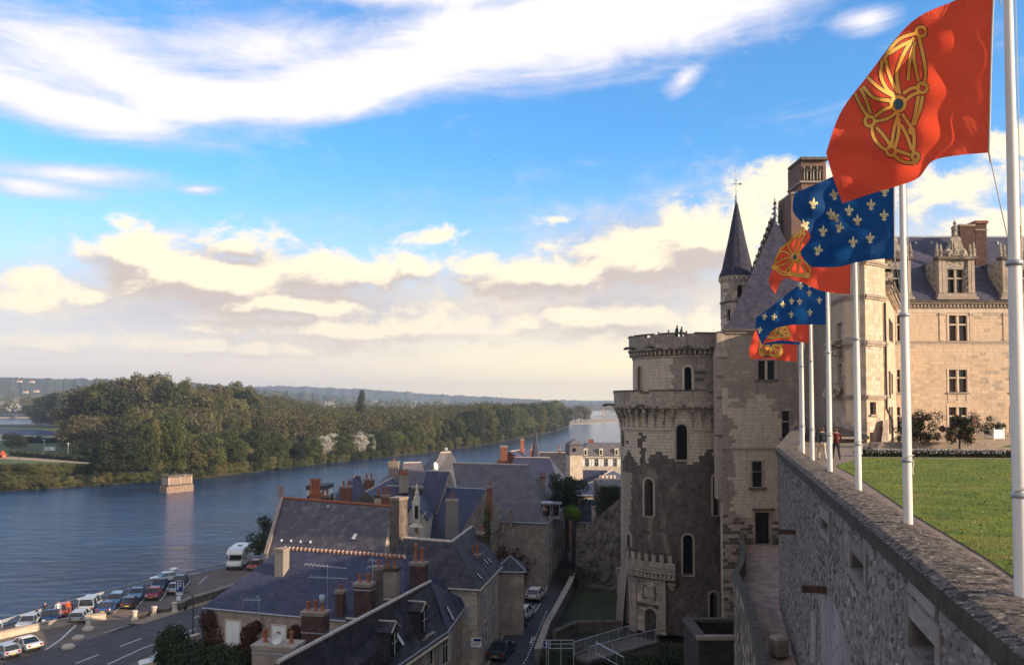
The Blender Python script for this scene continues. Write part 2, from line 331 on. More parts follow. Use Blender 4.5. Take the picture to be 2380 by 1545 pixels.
def inst(name, me, parent, loc, rot=(0, 0, 0), sc=(1, 1, 1)):
    o = bpy.data.objects.new(name, me); C.objects.link(o); o.parent = parent; o.location = Vector(loc) - off(parent); o.rotation_euler = rot; o.scale = sc; return o
def poly_obj(name, pts, m, label=None, z=None, parent=None, kind='structure', thick=0.0):
    b = MB(); pts = [Vector(p) if z is None else Vector((p[0], p[1], z)) for p in pts]
    if thick: b.prism(pts, pts[0].z - thick, pts[0].z)
    else: b.face(pts)
    o = b.build(name, m, parent); 
    if parent is None: tag(o, label, None, None, kind)
    return o
# ================================================================ STRUCTURE: water, land, hills
ZW, ZI, ZG, ZT = -28.0, -26.0, -23.0, -3.04
def water_mat():
    m = bpy.data.materials.new('river_water'); m.use_nodes = True; t = m.node_tree; N = NT(t); b = t.nodes['Principled BSDF']
    b.inputs['Roughness'].default_value = .10; b.inputs['Specular IOR Level'].default_value = .5; b.inputs['IOR'].default_value = 1.33
    g = t.nodes.new('ShaderNodeNewGeometry'); pos = g.outputs['Position']
    big = N.noise(N.vscale(pos, (.35, 1, 1)), .045, 7, .68, .8)
    t.links.new(N.mix(N.ramp(big, .35, .65), c4((.002, .020, .068)), c4((.007, .045, .125))), b.inputs['Base Color'])
    n1 = N.noise(N.vscale(pos, (.5, 1, 1)), .42, 6, .66, .4); n2 = N.noise(pos, .16, 4, .6, .5); n3 = N.noise(N.vscale(pos, (.6, 1, 1)), .045, 3, .6, .5)
    h = N.math('ADD', N.math('MULTIPLY', n1, .60), N.math('ADD', N.math('MULTIPLY', n2, .25), N.math('MULTIPLY', n3, .5)))
    bn = t.nodes.new('ShaderNodeBump'); bn.inputs['Strength'].default_value = 1.0; bn.inputs['Distance'].default_value = 1.0
    t.links.new(h, bn.inputs['Height']); t.links.new(bn.outputs[0], b.inputs['Normal']); return m
M['water'] = water_mat()
def quad_sheet(name, x0, x1, y0, y1, z, m, kind='structure'):
    return poly_obj(name, [(x0, y0), (x1, y0), (x1, y1), (x0, y1)], m, z=z, kind=kind)
quad_sheet('ground', -16000, 16000, -600, 26000, -30.5, M['land'])
quad_sheet('river', -3000, 3500, 20, 5200, ZW, M['water'])
def bank(name, pts, z, m, z_low=-29.5, run=5.0, mskirt=None):
    "flat land with a sloping bank down into the water along the whole outline (pts clockwise or not)"
    b = MB(); pts = [Vector((p[0], p[1], z)) for p in pts]; n = len(pts)
    area = sum(pts[i].x * pts[(i + 1) % n].y - pts[(i + 1) % n].x * pts[i].y for i in range(n)); sg = 1 if area > 0 else -1
    outp = []
    for i in range(n):
        d = (pts[(i + 1) % n] - pts[i - 1]); nn = Vector((d.y, -d.x, 0)).normalized() * sg * run; q = pts[i] + nn; q.z = z_low; outp.append(q)
    b.face(pts)
    for i in range(n): b.face([pts[i], pts[(i + 1) % n], outp[(i + 1) % n], outp[i]], 1)
    return tag(b.build(name, [m, mskirt or m]), kind='structure')
def dens(pts, n, jit):
    out = []
    for i in range(len(pts) - 1):
        for k in range(n):
            t = k / n; x = pts[i][0] * (1 - t) + pts[i + 1][0] * t; y = pts[i][1] * (1 - t) + pts[i + 1][1] * t
            out.append((x + random.uniform(-jit, jit), y + random.uniform(-jit, jit)))
    return out + [pts[-1][:2]]
shore_px = [(-260, 1160), (-120, 1150), (0, 1141), (100, 1137), (250, 1126), (390, 1117), (470, 1111), (560, 1100), (620, 1092), (700, 1083), (800, 1071), (900, 1062), (1000, 1050), (1100, 1037), (1200, 1019), (1280, 1004), (1322, 991)]
SH = [PZ(x, y, ZW) for x, y in shore_px]
def shoreY(px):
    "distance of the island shore on the sight column px"
    for (x0, y0), (x1, y1) in zip(shore_px, shore_px[1:]):
        if x0 <= px <= x1: return PZ(px, y0 + (y1 - y0) * (px - x0) / (x1 - x0), ZW).y
    return PZ(px, 1150, ZW).y
isl = dens([(p.x, p.y + 3.5) for p in SH], 5, 1.0)
tail = [PZ(x, y, ZW) for x, y in [(1300, 979), (1150, 979), (900, 980), (500, 983), (260, 986), (60, 989), (-200, 991)]]
isl += [(p.x, p.y) for p in tail]
bank('island_ground', isl, ZI, M['soil'], run=3.0, mskirt=M['soil'])
# the far bank, beyond the back arm
fb = [PZ(x, y, ZW) for x, y in [(-900, 972), (0, 971.5), (130, 971), (300, 970), (700, 962), (1250, 958.5), (1330, 957), (1480, 955), (2200, 953)]]
bank('far_bank_ground', [(p.x, p.y) for p in fb] + [(14000, 9000), (14000, 24000), (-14000, 24000), (-14000, 4000)], ZI, M['land'], run=8, mskirt=M['sand'])
def bar(pts_px, z=-27.6): 
    pts = [PZ(x, y, z) for x, y in pts_px]
    b = MB(); n = len(pts); c = sum(pts, Vector()) / n
    hi = [c + (p - c) * .93 + Vector((0, 0, 0)) for p in pts]; lo = [Vector((p.x, p.y, ZW - .3)) for p in pts]
    b.face(hi)
    for i in range(n): b.face([hi[i], hi[(i + 1) % n], lo[(i + 1) % n], lo[i]])
    return tag(b.build('sandbank', M['sand']), kind='structure')
bar([(1300, 987), (1345, 985.5), (1375, 983), (1400, 981), (1440, 979), (1560, 978), (1560, 973), (1440, 971.5), (1375, 973), (1340, 977), (1310, 981)])
bar([(1370, 968), (1440, 969), (1560, 969), (1560, 964), (1440, 963.5), (1390, 965)])
# near bank: the town
quay_edge = [(-90, 55), (-62, 78), (-52.8, 88.8), (-49.7, 99.3), (-46, 109.6), (-44, 113), (-40.8, 119.6), (-37, 126), (-32, 145), (-26, 180), (-10, 260), (0, 330), (30, 430), (75, 520), (140, 660), (260, 900), (600, 1600), (1500, 2600)]
bank('town_ground', quay_edge + [(3000, 2600), (3000, -200), (-200, -200), (-200, 30)], ZG, M['soil'], run=4.0, mskirt=M['pave'])
# hills
def interp(prof, x):
    if x <= prof[0][0]: return prof[0][1]
    for (x0, y0), (x1, y1) in zip(prof, prof[1:]):
        if x <= x1: return y0 + (y1 - y0) * (x - x0) / (x1 - x0)
    return prof[-1][1]
M['hill'] = mat('wooded_hill', (.040, .056, .045), .95, (.075, .088, .055), .016, extra=overlay((.17, .16, .07), .004, .56, .66, (1, 1, 1), .55), detail=8)
def hill(prof, dist, depth, x0, x1, step, rough):
    b = MB(); cols = []
    x = x0
    while x <= x1:
        y = interp(prof, x); top = P(x, y, dist); u = (x - CX) / F
        hz = top.z + rough * (noise.noise(Vector((x * .05, dist, 0))) + .6 * noise.noise(Vector((x * .21, dist, 3))) + .4 * noise.noise(Vector((x * .8, dist, 3))))
        col = []
        for k, (fy, fz) in enumerate([(-1.0, 0), (-.75, .22), (-.5, .55), (-.25, .86), (0, 1), (.4, .75), (1.0, 0)]):
            Y = dist + depth * fy; z = ZI - 2 + (hz - ZI + 2) * fz + (rough * 1.2 * noise.noise(Vector((x * .06, k * 1.7, dist))) if 0 < fz < 1 else 0)
            col.append(Vector((u * Y, Y, z)))
        cols.append(col); x += step
    for a, c in zip(cols, cols[1:]):
        for k in range(6): b.face([a[k], c[k], c[k + 1], a[k + 1]], 0, True)
    return tag(b.build('hills', M['hill']), kind='structure')
hill([(-400, 866), (0, 876), (110, 880), (220, 880), (330, 884), (460, 890), (600, 903), (740, 915), (900, 930)], 2600, 520, -700, 900, 5, 7)
hill([(-400, 880), (300, 884), (560, 898), (650, 897), (700, 898), (850, 904), (960, 912), (1010, 916), (1100, 920), (1190, 925), (1260, 929), (1440, 934), (1700, 938)], 4600, 700, -700, 1700, 5, 9)
hill([(900, 927), (1200, 928), (1300, 930), (1440, 931), (1700, 930), (2600, 928)], 5600, 500, 850, 2900, 12, 6)
# ---------------------------------------------------------------- trees
def rnd_dir():
    z = random.uniform(-1, 1); t = random.uniform(0, 6.283); r = math.sqrt(1 - z * z); return Vector((r * math.cos(t), r * math.sin(t), z))
def crown_mesh(name, blobs, per, size, m):
    "leaf clumps: many small leaf-sized faces spread over uneven lobes; blobs = (centre, radii)"
    b = MB()
    for c, r in blobs:
        k = int(per * (r.x * r.y + r.x * r.z) / 2)
        for _ in range(k):
            d = rnd_dir()
            if d.z < -.5 and random.random() < .6: d.z *= -1
            rr = random.uniform(.66, 1.08) if random.random() < .85 else random.uniform(.3, .7)
            p = c + Vector((d.x * r.x, d.y * r.y, d.z * r.z)) * rr
            n = (d + rnd_dir() * .75).normalized(); a = n.cross(rnd_dir()).normalized(); e = n.cross(a); s = size * random.uniform(.6, 1.35)
            b.face([p - a * s - e * s * .6, p + a * s - e * s * .5, p + a * s * .4 + e * s, p - a * s * .7 + e * s * .7], 0)
    me = bpy.data.meshes.new(name); me.from_pydata(b.v, [], b.f); me.materials.append(m); me.update(); return me
def blobs_broad(h, w, n):
    L = []
    for _ in range(n):
        t = random.uniform(.0, 1); z = h * (.22 + .70 * t); rad = w * .5 * math.sin(math.pi * min(1, .18 + .74 * t)) * random.uniform(.35, .95); a = random.uniform(0, 6.28)
        s = w * random.uniform(.13, .23); L.append((Vector((rad * math.cos(a), rad * math.sin(a), z)), Vector((s, s, s * random.uniform(.7, 1.1)))))
    L.append((Vector((0, 0, h * .55)), Vector((w * .3, w * .3, h * .3)))); return L
def blobs_poplar(h, w, n):
    L = []
    for _ in range(n):
        t = random.uniform(0, 1); z = h * (.10 + .84 * t); rad = w * .5 * (math.sin(math.pi * (.12 + .80 * t)) ** .7) * random.uniform(.2, .85); a = random.uniform(0, 6.28)
        s = w * random.uniform(.14, .24); L.append((Vector((rad * math.cos(a), rad * math.sin(a), z)), Vector((s, s, s * random.uniform(1.2, 2.2)))))
    L.append((Vector((0, 0, h * .5)), Vector((w * .2, w * .2, h * .38)))); return L
def trunk_mesh(h, r, limbs=5, spread=.3):
    b = MB(); b.tube([(0, 0, -.6), (r * .3, 0, h * .25), (-r * .2, r * .3, h * .5), (0, 0, h * .8)], [r * 1.3, r, r * .7, r * .2], 7)
    for k in range(limbs):
        a = k * 2.4; z = h * (.22 + .09 * k); b.tube([(0, 0, z), (math.cos(a) * h * spread * .5, math.sin(a) * h * spread * .5, z + h * .12), (math.cos(a) * h * spread, math.sin(a) * h * spread, z + h * .22)], [r * .5, r * .3, r * .1], 5)
    me = bpy.data.meshes.new('trunk'); me.from_pydata(b.v, [], b.f); me.materials.append(M['bark']); me.update(); return me
TR = {}
def variants(kind, n, mk, h, per, size, m, tr, sp):
    TR[kind] = [(crown_mesh(kind + '_crown', mk(), per, size, m), trunk_mesh(h * .85, tr, 5, sp)) for _ in range(n)], h
variants('broad', 4, lambda: blobs_broad(14, 12, 26), 14, 52, .235, M['leaf'], .30, .3)
variants('olive', 3, lambda: blobs_broad(14, 11, 24), 14, 52, .235, M['leafo'], .30, .3)
variants('dark', 3, lambda: blobs_broad(14, 12, 24), 14, 52, .235, M['leafd'], .30, .3)
variants('poplar', 4, lambda: blobs_poplar(24, 7.0, 30), 24, 48, .235, M['leaf'], .28, .1)
variants('poplaro', 3, lambda: blobs_poplar(24, 7.5, 30), 24, 48, .235, M['leafo'], .28, .1)
variants('silver', 2, lambda: blobs_broad(14, 13, 30), 14, 52, .235, M['leafs'], .3, .3)
variants('brown', 2, lambda: blobs_broad(14, 12, 24), 14, 40, .235, M['leafb'], .3, .3)
variants('conifer', 1, lambda: blobs_poplar(24, 8.5, 26), 24, 52, .235, M['leafd'], .28, .1)
def plant(kind, x, y, z, h, wf=1.0, trunk=True, name='tree', label=None, cat='tree', group=None):
    V, h0 = TR[kind]; cm, tm = random.choice(V); s = h / h0
    r = thing(name, (x, y, z), label, cat, group, random.uniform(0, 6.28))
    o = bpy.data.objects.new('crown', cm); C.objects.link(o); o.parent = r; o.scale = (s * wf, s * wf, s)
    if trunk:
        t = bpy.data.objects.new('trunk', tm); C.objects.link(t); t.parent = r; t.scale = (s, s, s)
    return r
# island: tops of the front rank and of the ranks behind as read off the photograph
front = [(-60, 1062), (60, 1070), (150, 1072), (240, 1060), (250, 1020), (320, 1010), (335, 985), (370, 968), (420, 972), (440, 1008), (500, 1004), (560, 1002), (600, 995), (640, 1008), (700, 1030), (740, 1003), (790, 1010), (860, 1005), (890, 1004), (960, 995), (1000, 962), (1030, 985), (1080, 960), (1120, 945), (1200, 946), (1260, 942), (1310, 940), (1330, 950)]
mid = [(330, 960), (400, 955), (500, 958), (600, 960), (700, 962), (800, 962), (900, 958), (1000, 955), (1100, 942), (1200, 936), (1300, 934)]
back = [(200, 905), (230, 884), (300, 879), (360, 880), (420, 886), (500, 892), (560, 897), (596, 908), (612, 903), (640, 898), (670, 905), (700, 918), (760, 926), (830, 930), (900, 930), (1000, 928), (1090, 926), (1150, 921), (1230, 925), (1290, 932), (1330, 942)]
cnt = 0
def near_to(px):
    for lim, t in ((300, 'left of the river pier'), (450, 'behind the river pier'), (560, 'just right of the river pier'), (650, 'well right of the pier'), (740, 'left of the silver trees'), (860, 'among the silver trees'), (960, 'just right of the silver trees'), (1080, 'above the tall grey chimney'), (1200, 'above the great hipped roof'), (9999, 'near the island tip')):
        if px < lim: return t
def kindlabel(k, where):
    return {'broad': 'rounded mid-green tree', 'olive': 'olive-green broad tree', 'dark': 'dark green dense tree', 'poplar': 'tall narrow green poplar', 'poplaro': 'tall yellowish-olive poplar', 'silver': 'pale silver-leaved tree', 'brown': 'brownish haze-toned tree', 'conifer': 'dark pointed conifer'}[k] + ' ' + where
def row(prof, px0, px1, step, dY, kinds, where, group, wf=(.9, 1.2), jy=5, z=ZI, name=None):
    x = px0
    while x < px1:
        px = x + random.uniform(-.3, .3) * step; Y = shoreY(min(px, 1318)) + dY(px) + random.uniform(-jy, jy)
        pt = P(px, 935, Y); zt = P(px, interp(prof, px) + random.uniform(-3, 5) * 300 / Y, Y).z; h = (zt - z)
        h = max(3.5, h * random.uniform(.86, 1.05)); k = random.choice(kinds if not callable(kinds) else kinds(px))
        plant(k, pt.x, Y, z, h, random.uniform(*wf), True, name or ('poplar_tree' if 'poplar' in k else 'island_tree'), (kindlabel(k, where) + ' ' + near_to(px)).replace(' standing on', ' on').replace('the tall stand behind the plantation', 'the tall stand'), 'bush' if name == 'shore_bush' else 'tree', group)
        x += step * random.uniform(.8, 1.2)
def fk(px):
    if 320 < px < 432: return ['poplar', 'poplaro']
    if 232 < px <= 320: return ['dark']
    if 738 < px < 775 or 815 < px < 850: return ['silver']
    if 990 < px < 1020: return ['poplaro']
    return ['broad', 'dark', 'olive', 'dark', 'poplar']
row(front, 236, 1318, 12, lambda px: 4, fk, 'standing on the island shore', 'trees on the island shore', (1.0, 1.35), 4)
low = [(p, 1105) for p in (0,)] + [(240, 1098), (320, 1085), (440, 1090), (600, 1062), (700, 1058), (900, 1030), (1100, 1000), (1300, 975)]
row([(-60, 1105), (240, 1098), (430, 1092), (600, 1066), (700, 1060), (900, 1038), (1100, 1010), (1310, 975)], 236, 1318, 10, lambda px: .6, lambda px: ['dark', 'broad', 'olive'], 'at the waterline', 'bushes along the waterline', (1.1, 1.5), .6, z=ZI - 2.6, name='shore_bush')
row(front, 330, 1318, 19, lambda px: 16 + px * .01, lambda px: ['broad', 'olive', 'dark', 'poplar'], 'in the second rank', 'second rank of island trees', (1.0, 1.3), 6)
row(mid, 330, 1318, 21, lambda px: 60 + px * .05, lambda px: ['poplaro', 'poplar', 'poplaro', 'brown'] if px < 1050 else ['broad', 'olive', 'poplar'], 'in the island plantation', 'poplar plantation on the island', (.9, 1.2), 18)  # olive and brown leaves put distance haze and light into the colour
row(back, 205, 600, 12, lambda px: 240, ['poplaro', 'poplaro', 'brown', 'poplar'], 'in the tall stand behind the plantation', 'tall poplars behind the campsite', (1.0, 1.3), 30)  # same haze-paled leaf colours for the tall rear stand
row([(a, b + 18) for a, b in back], 205, 610, 19, lambda px: 185, ['poplaro', 'poplar', 'dark', 'olive'], 'in the tall stand behind the plantation', 'tall poplars behind the campsite', (1.0, 1.3), 25)
row([(0, 975), (200, 962), (260, 968), (330, 975), (420, 972), (600, 968)], 170, 560, 22, lambda px: 150, ['dark', 'olive', 'broad', 'brown'], 'below the tall poplars', 'low trees edging the campsite', (1.2, 1.6), 12)
# shore bushes at the left
x = -60
while x < 245:
    for r_ in range(2):
        px = x + random.uniform(-6, 6); Y = shoreY(px) + .8 + r_ * 12; pt = P(px, 935, Y); zt = P(px, 1106 - r_ * 26 + random.uniform(-5, 5), Y).z
        k = random.choice(['dark', 'broad', 'olive', 'olive']); plant(k, pt.x, Y, ZI - 2.6 * (1 - r_), max(3, zt - ZI + 2.6 * (1 - r_)), random.uniform(1.1, 1.5), False, 'shore_bush', kindlabel(k, 'at the water ' + ('at the left edge' if px < 50 else 'below the red tent' if px < 90 else 'below the meadow path' if px < 140 else 'below the tent lawn' if px < 190 else 'beside the dark shore clump')).replace('tree', 'bush'), 'bush', 'bushes below the campsite meadow')
    x += 11
# ranks of the far side at the left and the far bank
def rowz(y_top, Y0, px0, px1, step, kinds, where, group, z=ZI, wf=(1.1, 1.5), name='far_tree', jit=4):
    x = px0
    while x < px1:
        px = x + random.uniform(-.3, .3) * step; Y = Y0 * random.uniform(.96, 1.04); pt = P(px, 935, Y); zt = P(px, y_top(px) + random.uniform(-jit, jit), Y).z
        k = random.choice(kinds); plant(k, pt.x, Y, z, max(4, zt - z), random.uniform(*wf), False, name, kindlabel(k, where), 'tree', group); x += step * random.uniform(.8, 1.2)
rowz(lambda p: interp([(60, 1000), (100, 925), (150, 910), (200, 925), (260, 960)], p), 900, 88, 262, 14, ['dark', 'broad', 'olive'], 'by the back arm of the river', 'trees by the back arm')
rowz(lambda p: 1003 + 4 * math.sin(p), 640, 18, 250, 16, ['dark', 'broad', 'dark'], 'in the hedge beyond the campsite roofs', 'hedge trees beyond the campsite roofs', wf=(1.3, 1.8))
rowz(lambda p: interp([(-40, 930), (0, 930), (60, 925), (100, 925), (130, 960)], p), 1640, -40, 128, 15, ['silver', 'olive', 'broad'], 'on the bank across the back arm', 'trees across the back arm', wf=(1.3, 1.7))
rowz(lambda p: interp([(150, 940), (250, 925)], p), 1700, 130, 250, 13, ['olive', 'broad', 'silver'], 'on the bank across the back arm', 'trees across the back arm', wf=(1.2, 1.6))
for px, yt, k in [(28, 1004, 'dark'), (190, 1028, 'broad'), (268, 1010, 'dark'), (228, 1030, 'broad'), (45, 1012, 'dark'), (205, 1040, 'dark')]:
    Y = 470 if px < 100 else 400; pt = P(px, 935, Y); plant(k, pt.x, Y, ZI, P(px, yt, Y).z - ZI, 1.3, True, 'campsite_tree', kindlabel(k, {28: 'on the meadow at the left edge', 190: 'left of the dark shore clump', 268: 'towering over the shore bushes', 228: 'half hidden by the shore bushes', 45: 'beside the long campsite roof', 205: 'at the end of the campsite hedge'}[px]), 'tree')
pt = P(838, 935, 640); plant('conifer', pt.x, 640, ZI, P(838, 911, 640).z - ZI, .8, True, 'conifer_tree', 'lone dark pointed conifer rising above the plantation', 'tree')
pt = P(1347, 935, 1230); 
for i, (px, yt, w) in enumerate([(1338, 950, 1.3), (1350, 939, 1.5), (1362, 952, 1.3)]):
    pt = P(px, 935, 1230 + i * 8); plant('olive', pt.x, pt.y, ZI - 1.6, P(px, yt, pt.y).z - ZI + 1.6, w, True, 'islet_tree', ['left and smaller tree on the sandy islet', 'tallest tree of the sandy islet below the bridge', 'right-hand tree on the sandy islet'][i], 'tree')
# uncountable wood behind: one mass of small crowns
def wood(name, spots, leaves, size, mats_, seed=1):
    b = MB(); rr = random.Random(seed)
    for (x, y, z, h, w, mi) in spots:
        for _ in range(leaves):
            d = rnd_dir(); d.z = abs(d.z) * .9 - .15 if rr.random() < .8 else d.z
            p = Vector((x + d.x * w / 2, y + d.y * w / 2, z + h * .5 + d.z * h * .5)); p += rnd_dir() * w * .08
            n = (d + rnd_dir() * .8).normalized(); a = n.cross(rnd_dir()).normalized(); e = n.cross(a); s = size * rr.uniform(.6, 1.4)
            b.face([p - a * s - e * s * .6, p + a * s - e * s * .5, p + a * s * .4 + e * s, p - a * s * .7 + e * s * .7], mi)
    return tag(b.build(name, mats_), 'dense far wood reading as one mass behind the island trees', None, None, 'stuff')
sp = []
for _ in range(900):
    px = random.uniform(300, 1315); s_ = shoreY(min(px, 1318)); dY = random.uniform(45, 420); Y = s_ + dY
    if px < 620 and dY < 90: continue
    f = min(1, dY / 300); yt = interp(mid, px) * (1 - f) + (interp(back, px) + 6) * f; zt = P(px, yt + random.uniform(0, 7), Y).z; h = min(30, max(9, zt - ZI))
    sp.append((P(px, 935, Y).x, Y, zt - h, h, random.uniform(9, 13), random.choice((0, 1, 1, 1, 2, 2))))  # mostly olive and brown, so the haze is coloured into the leaves
wood('far_wood', sp, 200, .48, [M['leaf'], M['leafo'], M['leafb'], M['leafd']])
sp = []
for _ in range(700):
    px = random.uniform(-60, 1320); Y = random.uniform(1500, 2300); yt = interp([(-60, 905), (0, 905), (130, 912), (250, 905), (620, 912), (760, 924), (1100, 930), (1320, 936)], px) + (2300 - Y) / 800 * 26
    zt = P(px, yt + random.uniform(-4, 8), Y).z; h = max(10, min(26, zt - ZI)); sp.append((P(px, 935, Y).x, Y, zt - h, h, random.uniform(16, 26), random.choice((0, 1, 1, 2, 4))))
wood('far_bank_wood', sp, 70, 1.9, [M['leaf'], M['leafo'], M['leafb'], M['leafd'], M['leafs']], 3)
sp = []
for _ in range(420):
    px = random.uniform(1180, 2300); Y = random.uniform(2600, 4200); zt = P(px, random.uniform(934, 939), Y).z; h = 14; sp.append((P(px, 935, Y).x, Y, ZI, h, random.uniform(26, 40), random.choice((0, 1, 3))))
wood('riverside_wood', sp, 50, 3.4, [M['leaf'], M['leafo'], M['leafb'], M['leafd']], 5)
# undergrowth on the island shore and meadow
poly_obj('campsite_meadow', [(p.x, p.y) for p in [PZ(x, y, ZI) for x, y in [(-80, 1120), (240, 1096), (330, 1075), (340, 1040), (560, 1000), (560, 985), (240, 990), (-80, 995)]]], M['grassl'], z=ZI + .02)
poly_obj('campsite_path', [PZ(x, y, ZI + .05) for x, y in [(-60, 1056), (40, 1062), (150, 1068), (230, 1073), (260, 1077), (262, 1081), (220, 1078), (130, 1073), (40, 1068), (-60, 1063)]], M['sandy'])
def hedge(name, a, b_, h, w, m, label, n=900, s=.35):
    b = MB(); a = Vector(a); b_ = Vector(b_)
    for _ in range(n):
        t = random.random(); p = a.lerp(b_, t) + Vector((random.uniform(-w, w) / 2, random.uniform(-w, w) / 2, random.uniform(0, h)))
        nn = rnd_dir(); q = nn.cross(rnd_dir()).normalized(); e = nn.cross(q); b.face([p - q * s, p - e * s, p + q * s, p + e * s])
    return tag(b.build(name, m), label, 'hedge')
hedge('hedge', PZ(25, 1058, ZI), PZ(250, 1077, ZI), 2.2, 2.2, M['leafd'], 'dark clipped hedge between the meadow path and the tent lawn', 2500, .5)
hedge('hedge', PZ(60, 1030, ZI), PZ(330, 1026, ZI), 3.2, 3, M['leafd'], 'dark hedge in front of the low campsite roofs', 2500, .6)
# campsite buildings
def shed(name, pa, pb, zt, dep, h, roofm, wallm, label, rr=2.0):
    a = PZ(pa[0], pa[1], ZI); b2 = PZ(pb[0], pb[1], ZI); u = (b2 - a).normalized(); n = Vector((-u.y, u.x, 0)); 
    e = thing(name, (a + b2) / 2, label, 'building'); q = [a, b2, b2 + n * dep, a + n * dep]
    w = MB(); w.prism([(p.x, p.y) for p in q], ZI, ZI + h); w.build('wall', wallm, e)
    L = (b2 - a).length; r = MB(); o = .8; q2 = [a - u * o - n * o, b2 + u * o - n * o, b2 + u * o + n * (dep + o), a - u * o + n * (dep + o)]
    k = min(dep * .45, L * .3); r0 = a + u * k + n * dep / 2; r1 = b2 - u * k + n * dep / 2; z = ZI + h
    q3 = [V2(p, z + .02) for p in q2]; R0 = V2(r0, z + rr); R1 = V2(r1, z + rr)
    r.face([q3[0], q3[1], R1, R0]); r.face([q3[1], q3[2], R1]); r.face([q3[2], q3[3], R0, R1]); r.face([q3[3], q3[0], R0]); r.face(q3[::-1]); r.build('roof', roofm, e)
    for t in range(4):
        p = a.lerp(b2, .14 + .24 * t); wd = MB(); c_ = p + u * .0 - n * .03; wd.box((c_.x, c_.y, ZI + h * .5), (3.0, .1, 1.2), math.atan2(u.y, u.x)); wd.build('window', M['glass'], e)
    return e
shed('campsite_hall', (-60, 1021), (82, 1025), 0, 22, 4.0, M['slate'], M['white'], 'long low campsite hall with dark blue roof at the left edge', 3.4)
shed('canopy_building', (84, 1025), (142, 1022), 0, 14, 3.2, M['tuffeau'], M['glass'], 'pale flat-roofed pavilion right of the long campsite hall', .8)
shed('sanitary_building', (222, 1026), (330, 1024), 0, 30, 4.2, M['slate'], M['tuffeau'], 'low building with a wide dark blue roof behind the hedge', 4.0)
shed('far_hangar', (-70, 927), (95, 928.5), 0, 40, 16, M['tuffeau'], M['tuffeau'], 'long sunlit cream building beyond the back arm', 4)
for i, (px, py, s, l) in enumerate([(60, 905, 8, 'sunlit house nearest the river of the hillside group'), (85, 903, 9, 'sunlit house right of the others on the hillside'), (45, 880, 10, 'white house high on the hill with a red roof'), (75, 881, 9, 'white house just right of the highest hillside house')]):
    Y = 2050; p = P(px, py + 4, Y); e = thing('hillside_house', p, l, 'house'); w = MB(); w.box((p.x, p.y, p.z - 2.5), (9, 8, 4)); w.build('wall', M['tuffeau'], e)
    r = MB(); z = p.z - .5; a = [(p.x - 5, p.y - 4.5, z), (p.x + 5, p.y - 4.5, z), (p.x + 5, p.y + 4.5, z), (p.x - 5, p.y + 4.5, z)]; r0 = (p.x - 4, p.y, z + 2.4); r1 = (p.x + 4, p.y, z + 2.4)
    r.face([a[0], a[1], r1, r0]); r.face([a[1], a[2], r1]); r.face([a[2], a[3], r0, r1]); r.face([a[3], a[0], r0]); r.build('roof', M['terra'], e)
def tent(px, py, s, m, label):
    p = PZ(px, py, ZI); b = MB(); b.lathe(p, [(s * .62, 0), (s * .55, s * .45), (s * .18, s), (.02, s * 1.15)], 6, smooth=False); d = MB(); d.box((p.x, p.y - s * .56, p.z + s * .22), (s * .35, .06, s * .42))
    o = thing('tent', p, label, 'tent'); b.build('canvas', m, o); d.build('door', M['dark'], o)
M['red'] = mat('red_canvas', (.42, .07, .04), .8); M['orange'] = mat('orange_cloth', (.55, .13, .04), .8)
tent(6, 1063, 3.0, M['red'], 'small red pointed tent at the left edge of the meadow'); tent(235, 1014, 5, M['white'], 'white tent with a red neighbour near the back hedge'); tent(229, 1013, 4, M['red'], 'red tent beside the white one near the back hedge')
for i, (px, py) in enumerate([(118, 1049), (180, 1043), (207, 1056), (208, 1049), (214, 1013), (330, 1007)]):
    p = PZ(px, py, ZI); e = thing('caravan', p, ['low white caravan nearest the hedge, leftmost', 'white caravan beside the little round tree', 'white caravan lowest on the tent lawn', 'white caravan behind the lowest one', 'white caravan by the red and white tents', 'white caravan beyond the wide blue roof'][i], 'caravan')
    b = MB(); b.prism([(p.x - 2.6, p.y - 1.1), (p.x + 2.6, p.y - 1.1), (p.x + 2.4, p.y + 1.1), (p.x - 2.4, p.y + 1.1)], ZI + .4, ZI + 2.3); b.build('body', M['white'], e, bevel=.25)
    w = MB(); w.box((p.x - .8, p.y - 1.12, ZI + 1.6), (1.4, .05, .6)); w.build('window', M['glass'], e); w = MB(); w.lathe((p.x, p.y - 1, ZI + .35), [(0, -.35), (.3, -.35), (.35, 0), (.3, .35)], 8); w.build('wheel', M['iron'], e)
for i, (px, py) in enumerate([(102, 1052), (158, 1062)]):
    p = PZ(px, py, ZI); b = MB(); b.tube([p, p + Vector((0, 0, 6.5))], .12, 6); b.box((p.x, p.y, p.z + 6.6), (1.2, .5, .25)); tag(b.build('lamp_post', M['white']), ['white lamp post on the tent lawn, the left one', 'white lamp post by the hedge, the right one'][i], 'lamp post')
